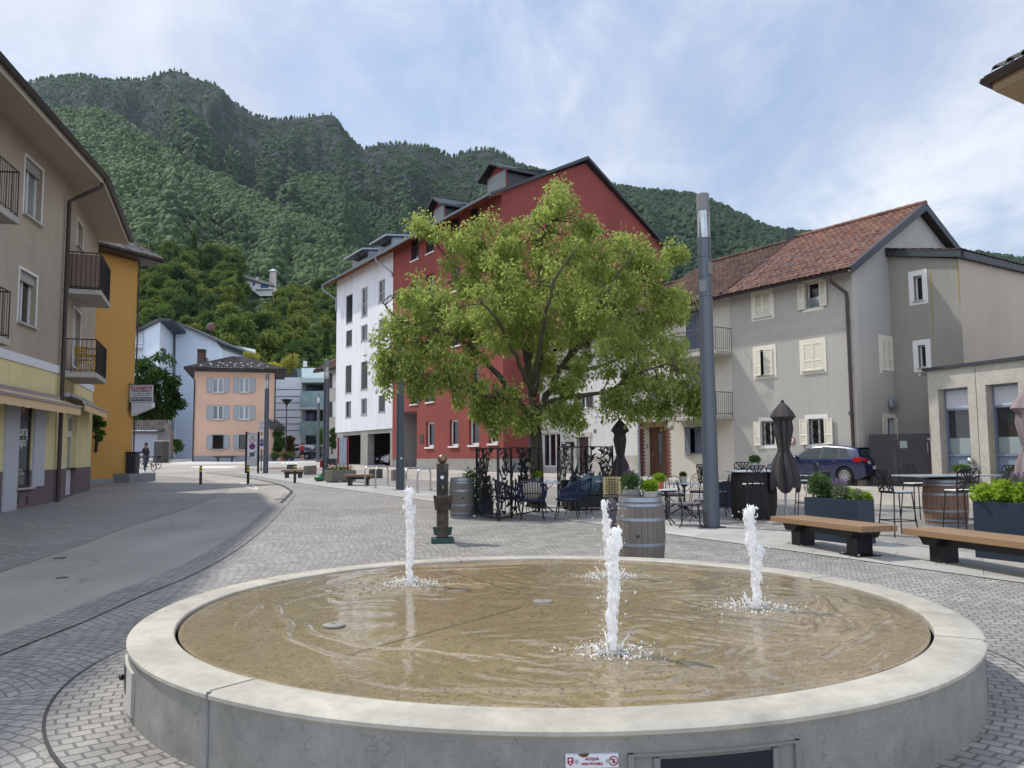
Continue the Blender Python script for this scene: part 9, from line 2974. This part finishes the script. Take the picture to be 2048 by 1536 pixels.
m_dblue_p=carpaint('dark_blue_car_paint',srgb(28,34,48))
m_silver_p=carpaint('silver_car_paint',srgb(170,174,180))
fwd=V((-.62,.80,0)).normalized()
left=V((-fwd.y,fwd.x,0))
wl=G(1692,972)
ctr=wl-left*.80
tail=ctr-fwd*(4.26-3.48)
nose=tail+fwd*4.26
p=lift(nose,.012)
car('parked_hatchback','dark blue hatchback with silver wheels parked before the grey house',p,atan2(-fwd.y,-fwd.x),m_blue_p,rear_plate='TI 248 361',sticker=-1)
up_top=[(0,.50),(.03,.66),(.15,.78),(.55,.92),(.78,1.0),(1.1,1.22),(1.55,1.42),(2.0,1.48),(2.6,1.47),(3.1,1.43),(3.3,1.38),(3.4,1.15),(3.46,.95),(3.53,.75),(3.54,.5),(3.5,.34)]
up_top=[(x*4.26/3.54,z)for x,z in up_top]
wdir=V((-dR.y,dR.x,0));wdir=wdir if wdir.y<0 else-wdir
sC=WR.px(757,915)[0]
fr_=V((.35,-1,0)).normalized()
nd=V((-0.90,-0.43,0)).normalized()
pn_=WR.pt(WR.px(737,915)[0],0,-1.2)
car('parked_small_car','small white car peeking out of the right garage bay',lift(pn_,.012),atan2(-nd.y,-nd.x),m_white_p,L=3.54,Wd=1.64,H=1.48,top=up_top,wheels=(.72,3.66),wr=.29)
pn2=WR.pt(WR.px(704,915)[0],0,-2.2)
car('parked_dark_car','dark car in the shade of the left garage bay',lift(pn2,.012),atan2(-nd.y,-nd.x),m_dblue_p)
c1=at(588,915,99);c2=at(640,915,97)
car('parked_van','white car parked beneath the modern block',lift(V((c1.x-2.0,100,0)),.012),radians(8),m_silver_p,L=4.5,Wd=1.85,H=1.62,grp='cars parked under the modern block',top=[(0,.5),(.05,.7),(.3,.85),(.9,1.0),(1.3,1.12),(1.8,1.45),(2.3,1.6),(3.3,1.62),(3.9,1.55),(4.1,1.1),(4.22,.9),(4.26,.5)])
car('parked_black_car','black car parked at the right of the white one under the modern block',lift(V((c2.x-2.1,96,0)),.012),radians(5),m_blk_p,H=1.5,grp='cars parked under the modern block')
# ------------------------------------------------------------------ bicycles and people
def bicycle(label,A,B,mat,seed,grp='bicycles beside the orange house'):
 """wheel contact points A (rear) and B (front)"""
 r=thing('bicycle',label,'bicycle',A,0,grp)
 d=(B-A);wb=d.length;d.normalize()
 M=Matrix(((d.x,-d.y,0,A.x),(d.y,d.x,0,A.y),(0,0,1,A.z),(0,0,0,1)))
 R0=.345
 for x in(0,wb):
  T=M@Matrix.Translation((x,0,R0))@Matrix.Rotation(pi/2,4,'X')
  mb=MB(T);mb.tube([(R0*.94*cos(2*pi*k/28),R0*.94*sin(2*pi*k/28),0)for k in range(28)],.024,7,closed=True);w=mb.build('wheel',m_tyre,r,smooth=60)
  mb=MB(T)
  for k in range(14):a=2*pi*k/14;mb.tube([(.02*cos(a+.5),.02*sin(a+.5),0),(R0*.92*cos(a),R0*.92*sin(a),0)],.003,3)
  mb.lathe([(.03,-.04),(.03,.04)],8);mb.build('spokes',m_anth,w)
 mb=MB(M);bb=(wb*.42,0,.30);st=(wb*.30,0,.82);hd=(wb*.82,0,.86);hl=(wb*.85,0,.66)
 for a,b in((bb,st),(bb,hl),(st,hd),((0,0,R0),bb),((0,0,R0),(wb*.33,0,.74)),(hl,(wb,0,R0)),(hl,hd),(hd,(wb*.79,0,1.0))):mb.tube([a,b],.02,7)
 mb.build('frame',mat,r,smooth=60)
 mb=MB(M);mb.tube([(wb*.74,-.3,1.02),(wb*.8,-.15,1.0),(wb*.8,.15,1.0),(wb*.74,.3,1.02)],.016,7);mb.build('handlebar',m_blkf,r)
 mb=MB(M);mb.ball((wb*.27,0,.93),.13,12,8,(1,.55,.35));mb.tube([st,(wb*.275,0,.92)],.016,6);mb.build('saddle',m_blkf,r,smooth=60)
 mb=MB(M);mb.lathe([(.085,-.004),(.085,.004)],18,Matrix.Translation((bb[0],-.06,bb[2]))@Matrix.Rotation(pi/2,4,'X'));mb.tube([(bb[0],-.07,bb[2]),(bb[0]+.1,-.09,bb[2]-.14)],.012,5);mb.build('crank',m_steel,r)
 if seed==2:
  mb=MB(M);mb.box(-.12,-.14,.78,.22,.14,1.0);mb.build('rack_bag',m_blkf,r,bevel=.02);mb=MB(M);mb.tube([(-.05,0,R0),(-.1,0,.77),(.25,0,.77)],.012,5);mb.build('rack',m_blkf,r)
 return r
A1,B1=G(307,943),G(273,942);bicycle('black bicycle with its front wheel at the orange house corner',A1,B1,m_blkf,1)
A2,B2=G(316.5,938.5),G(284,938);bicycle('dark bicycle with a rear bag behind the standing rider',A2,B2,m_anth,2)
def skin_body(name,joints,edges,mat,parent,sub=2,loc=V((0,0,0))):
 """a continuous figure grown round a skeleton: joints {name: (xyz, radius or (rx, ry))}"""
 names=list(joints)
 me=bpy.data.meshes.new(name)
 me.from_pydata([tuple(V(joints[k][0]))for k in names],[(names.index(a),names.index(b))for a,b in edges],[])
 o=bpy.data.objects.new(name,me);COL.objects.link(o)
 sm=o.modifiers.new('skin','SKIN');sm.use_smooth_shade=True
 for i,k in enumerate(names):
  rr_=joints[k][1];sv=me.skin_vertices[0].data[i]
  sv.radius=rr_ if isinstance(rr_,tuple)else(rr_,rr_);sv.use_root=(i==0)
 ss=o.modifiers.new('sub','SUBSURF');ss.levels=sub;ss.render_levels=sub
 me.materials.append(mat)
 o.parent=parent
 return o
m_skin=simple('skin',srgb(186,138,112),.55,var=.06)
m_skind=simple('shaded_skin',srgb(150,110,90),.55,var=.06)
def head(root,c,mat,hair_m,face,R_h=.105,hair='short'):
 """a head with nose, eyes, ears, mouth and hair; face = unit vector the face points to"""
 fx=V(face).normalized();sx=V((-fx.y,fx.x,0));M=Matrix(((sx.x,fx.x,0,c[0]),(sx.y,fx.y,0,c[1]),(0,0,1,c[2]),(0,0,0,1)))
 mb=MB(M);mb.ball((0,0,0),R_h,18,14,(.78,.95,1.15))
 mb.ball((0,R_h*.95,-R_h*.12),R_h*.17,8,6,(.8,1,1.3));mb.ball((0,R_h*.62,-R_h*.72),R_h*.34,10,8)
 for s in(-1,1):mb.ball((s*R_h*.8,0,-.01),R_h*.22,8,6,(.5,.9,1.3))
 h=mb.build('head',mat,None,smooth=70);h.parent=root
 mb=MB(M)
 for s in(-1,1):mb.ball((s*R_h*.3,R_h*.82,R_h*.1),R_h*.1,8,6)
 o=mb.build('eyes',m_dark,None);o.parent=h
 mb=MB(M);mb.ball((0,R_h*.88,-R_h*.5),R_h*.16,8,6,(1.4,.6,.4));o=mb.build('mouth',m_red,None);o.parent=h
 mb=MB(M);mb.ball((0,-R_h*.14,R_h*.22),R_h*1.08,16,12,(.8,.95,1.05));o=mb.build('hair',hair_m,None,smooth=70);o.parent=h
 return h
def hand(root,wrist,direction,mat,side=1,s=1.0):
 """palm with four curled fingers and a thumb"""
 d=V(direction).normalized();u=V((0,0,1));u=(u-d*u.dot(d));u=u.normalized()if u.length>.1 else V((1,0,0));w=d.cross(u)
 M=Matrix(((w.x,d.x,u.x,wrist[0]),(w.y,d.y,u.y,wrist[1]),(w.z,d.z,u.z,wrist[2]),(0,0,0,1)))
 mb=MB(M);mb.ball((0,.045*s,0),.045*s,10,8,(.9,1.15,.5))
 for k,(x,l)in enumerate(((-.03,.06),(-.01,.072),(.01,.068),(.03,.052))):
  mb.tube([(x*s,.08*s,0),(x*s,(.08+l*.55)*s,-.012*s),(x*s,(.08+l*.9)*s,-.04*s)],[.0095*s,.0085*s,.007*s],6)
 mb.tube([(side*.03*s,.02*s,0),(side*.06*s,.055*s,-.01*s),(side*.055*s,.085*s,-.02*s)],[.012*s,.010*s,.008*s],6)
 o=mb.build('hand',mat,None,smooth=70);o.parent=root
 return o
def person(label,base,rz,J,jacket,trousers,skin,shoe,hair_m,parts):
 r=thing('person',label,'person',(0,0,0))
 E=[('pelvis','waist'),('waist','chest'),('chest','neck'),('neck','skull'),('chest','shL'),('shL','elL'),('elL','wrL'),('chest','shR'),('shR','elR'),('elR','wrR'),('pelvis','hipL'),('hipL','knL'),('knL','anL'),('pelvis','hipR'),('hipR','knR'),('knR','anR')]
 rad={'pelvis':(.13,.10),'waist':(.12,.09),'chest':(.15,.10),'neck':.05,'skull':.055,'shL':.058,'elL':.043,'wrL':.03,'shR':.058,'elR':.043,'wrR':.03,'hipL':.085,'knL':.058,'anL':.04,'hipR':.085,'knR':.058,'anR':.04}
 JJ={k:(J[k],rad[k])for k in rad}
 skin_body('body',JJ,E,skin,r)
 up=parts['upper']
 T_={k:(J[k],tuple(x*1.45 for x in rad[k])if isinstance(rad[k],tuple)else rad[k]*1.55)for k in up}
 T_['pelvis']=(V(J['pelvis'])+V((0,0,-.02)),(.185,.15))
 if 'neck' in T_:T_['neck']=(V(J['chest']).lerp(V(J['neck']),.75),.075)
 skin_body('jacket' if parts['long']else 'shirt',T_,[e for e in E if e[0]in T_ and e[1]in T_],jacket,r)
 L_={k:(J[k],tuple(x*1.12 for x in rad[k])if isinstance(rad[k],tuple)else rad[k]*1.4)for k in parts['lower']}
 if not parts['long_leg']:
  for s in 'LR':L_['kn'+s]=(V(J['hip'+s]).lerp(V(J['kn'+s]),.8),.085)
 skin_body('trousers' if parts['long_leg']else 'shorts',L_,[e for e in E if e[0]in L_ and e[1]in L_],trousers,r)
 f=parts['face']
 head(r,V(J['skull'])+V((0,0,.05)),skin,hair_m,f)
 for s,sd in(('L',1),('R',-1)):hand(r,J['wr'+s],V(J['wr'+s])-V(J['el'+s]),skin,sd)
 for s in 'LR':
  a=V(J['an'+s]);t_=V(parts['toe'+s])if 'toe'+s in parts else V(f)
  mb=MB();mb.tube([a+V((0,0,-.02))-t_*.05,a+V((0,0,-.055))+t_*.04,a+V((0,0,-.065))+t_*.17],[.045,.045,.032],10);o=mb.build('shoe',shoe,None,smooth=70);o.parent=r
 r.location=base;r.rotation_euler=(0,0,rz);r.scale=(1.05,)*3
 return r
m_jack=simple('dark_jacket',srgb(26,30,40),.8);m_jean=simple('jeans',srgb(56,66,84),.85,var=.15);m_shoe=simple('white_shoe',srgb(190,190,190),.6)
m_hair=simple('dark_hair',srgb(28,24,22),.7);m_redsh=simple('red_shirt',srgb(150,26,34),.8);m_shorts=simple('black_shorts',srgb(24,24,28),.8)
base=G(291,945)
J={'pelvis':(0,0,.95),'waist':(0,0,1.1),'chest':(-.01,0,1.36),'neck':(-.02,0,1.54),'skull':(-.03,0,1.63),'shL':(-.02,-.19,1.45),'elL':(-.14,-.22,1.22),'wrL':(-.36,-.16,1.22),'shR':(-.02,.19,1.45),'elR':(.06,.25,1.18),'wrR':(-.08,.24,1.0),'hipL':(0,-.09,.90),'knL':(-.03,-.11,.50),'anL':(.02,-.12,.09),'hipR':(0,.09,.90),'knR':(-.06,.12,.50),'anR':(-.12,.14,.09)}
person('person in dark jacket and jeans standing by the bicycles with one hand raised',base,0,J,m_jack,m_jean,m_skind,m_shoe,m_hair,{'upper':['pelvis','waist','chest','neck','shL','elL','wrL','shR','elR','wrR'],'lower':['pelvis','hipL','knL','anL','hipR','knR','anR'],'long':True,'long_leg':True,'face':(-1,-.1,0)})
base=lift(at(604,920,86.0))
J={'pelvis':(0,0,.96),'waist':(.0,.02,1.1),'chest':(.0,.06,1.34),'neck':(0,.09,1.52),'skull':(0,.11,1.61),'shL':(-.19,.06,1.43),'elL':(-.26,-.10,1.20),'wrL':(-.20,.12,1.12),'shR':(.19,.06,1.43),'elR':(.27,.16,1.2),'wrR':(.20,.36,1.28),'hipL':(-.09,0,.92),'knL':(-.10,.18,.54),'anL':(-.10,.02,.16),'hipR':(.09,0,.92),'knR':(.10,.02,.50),'anR':(.10,-.14,.10)}
person('person jogging away in red shirt and black shorts near the parked cars',base,radians(20),J,m_redsh,m_shorts,m_skin,m_shoe,m_hair,{'upper':['pelvis','waist','chest','neck','shL','elL','shR','elR'],'lower':['pelvis','hipL','knL','hipR','knR'],'long':False,'long_leg':False,'face':(0,1,0)})
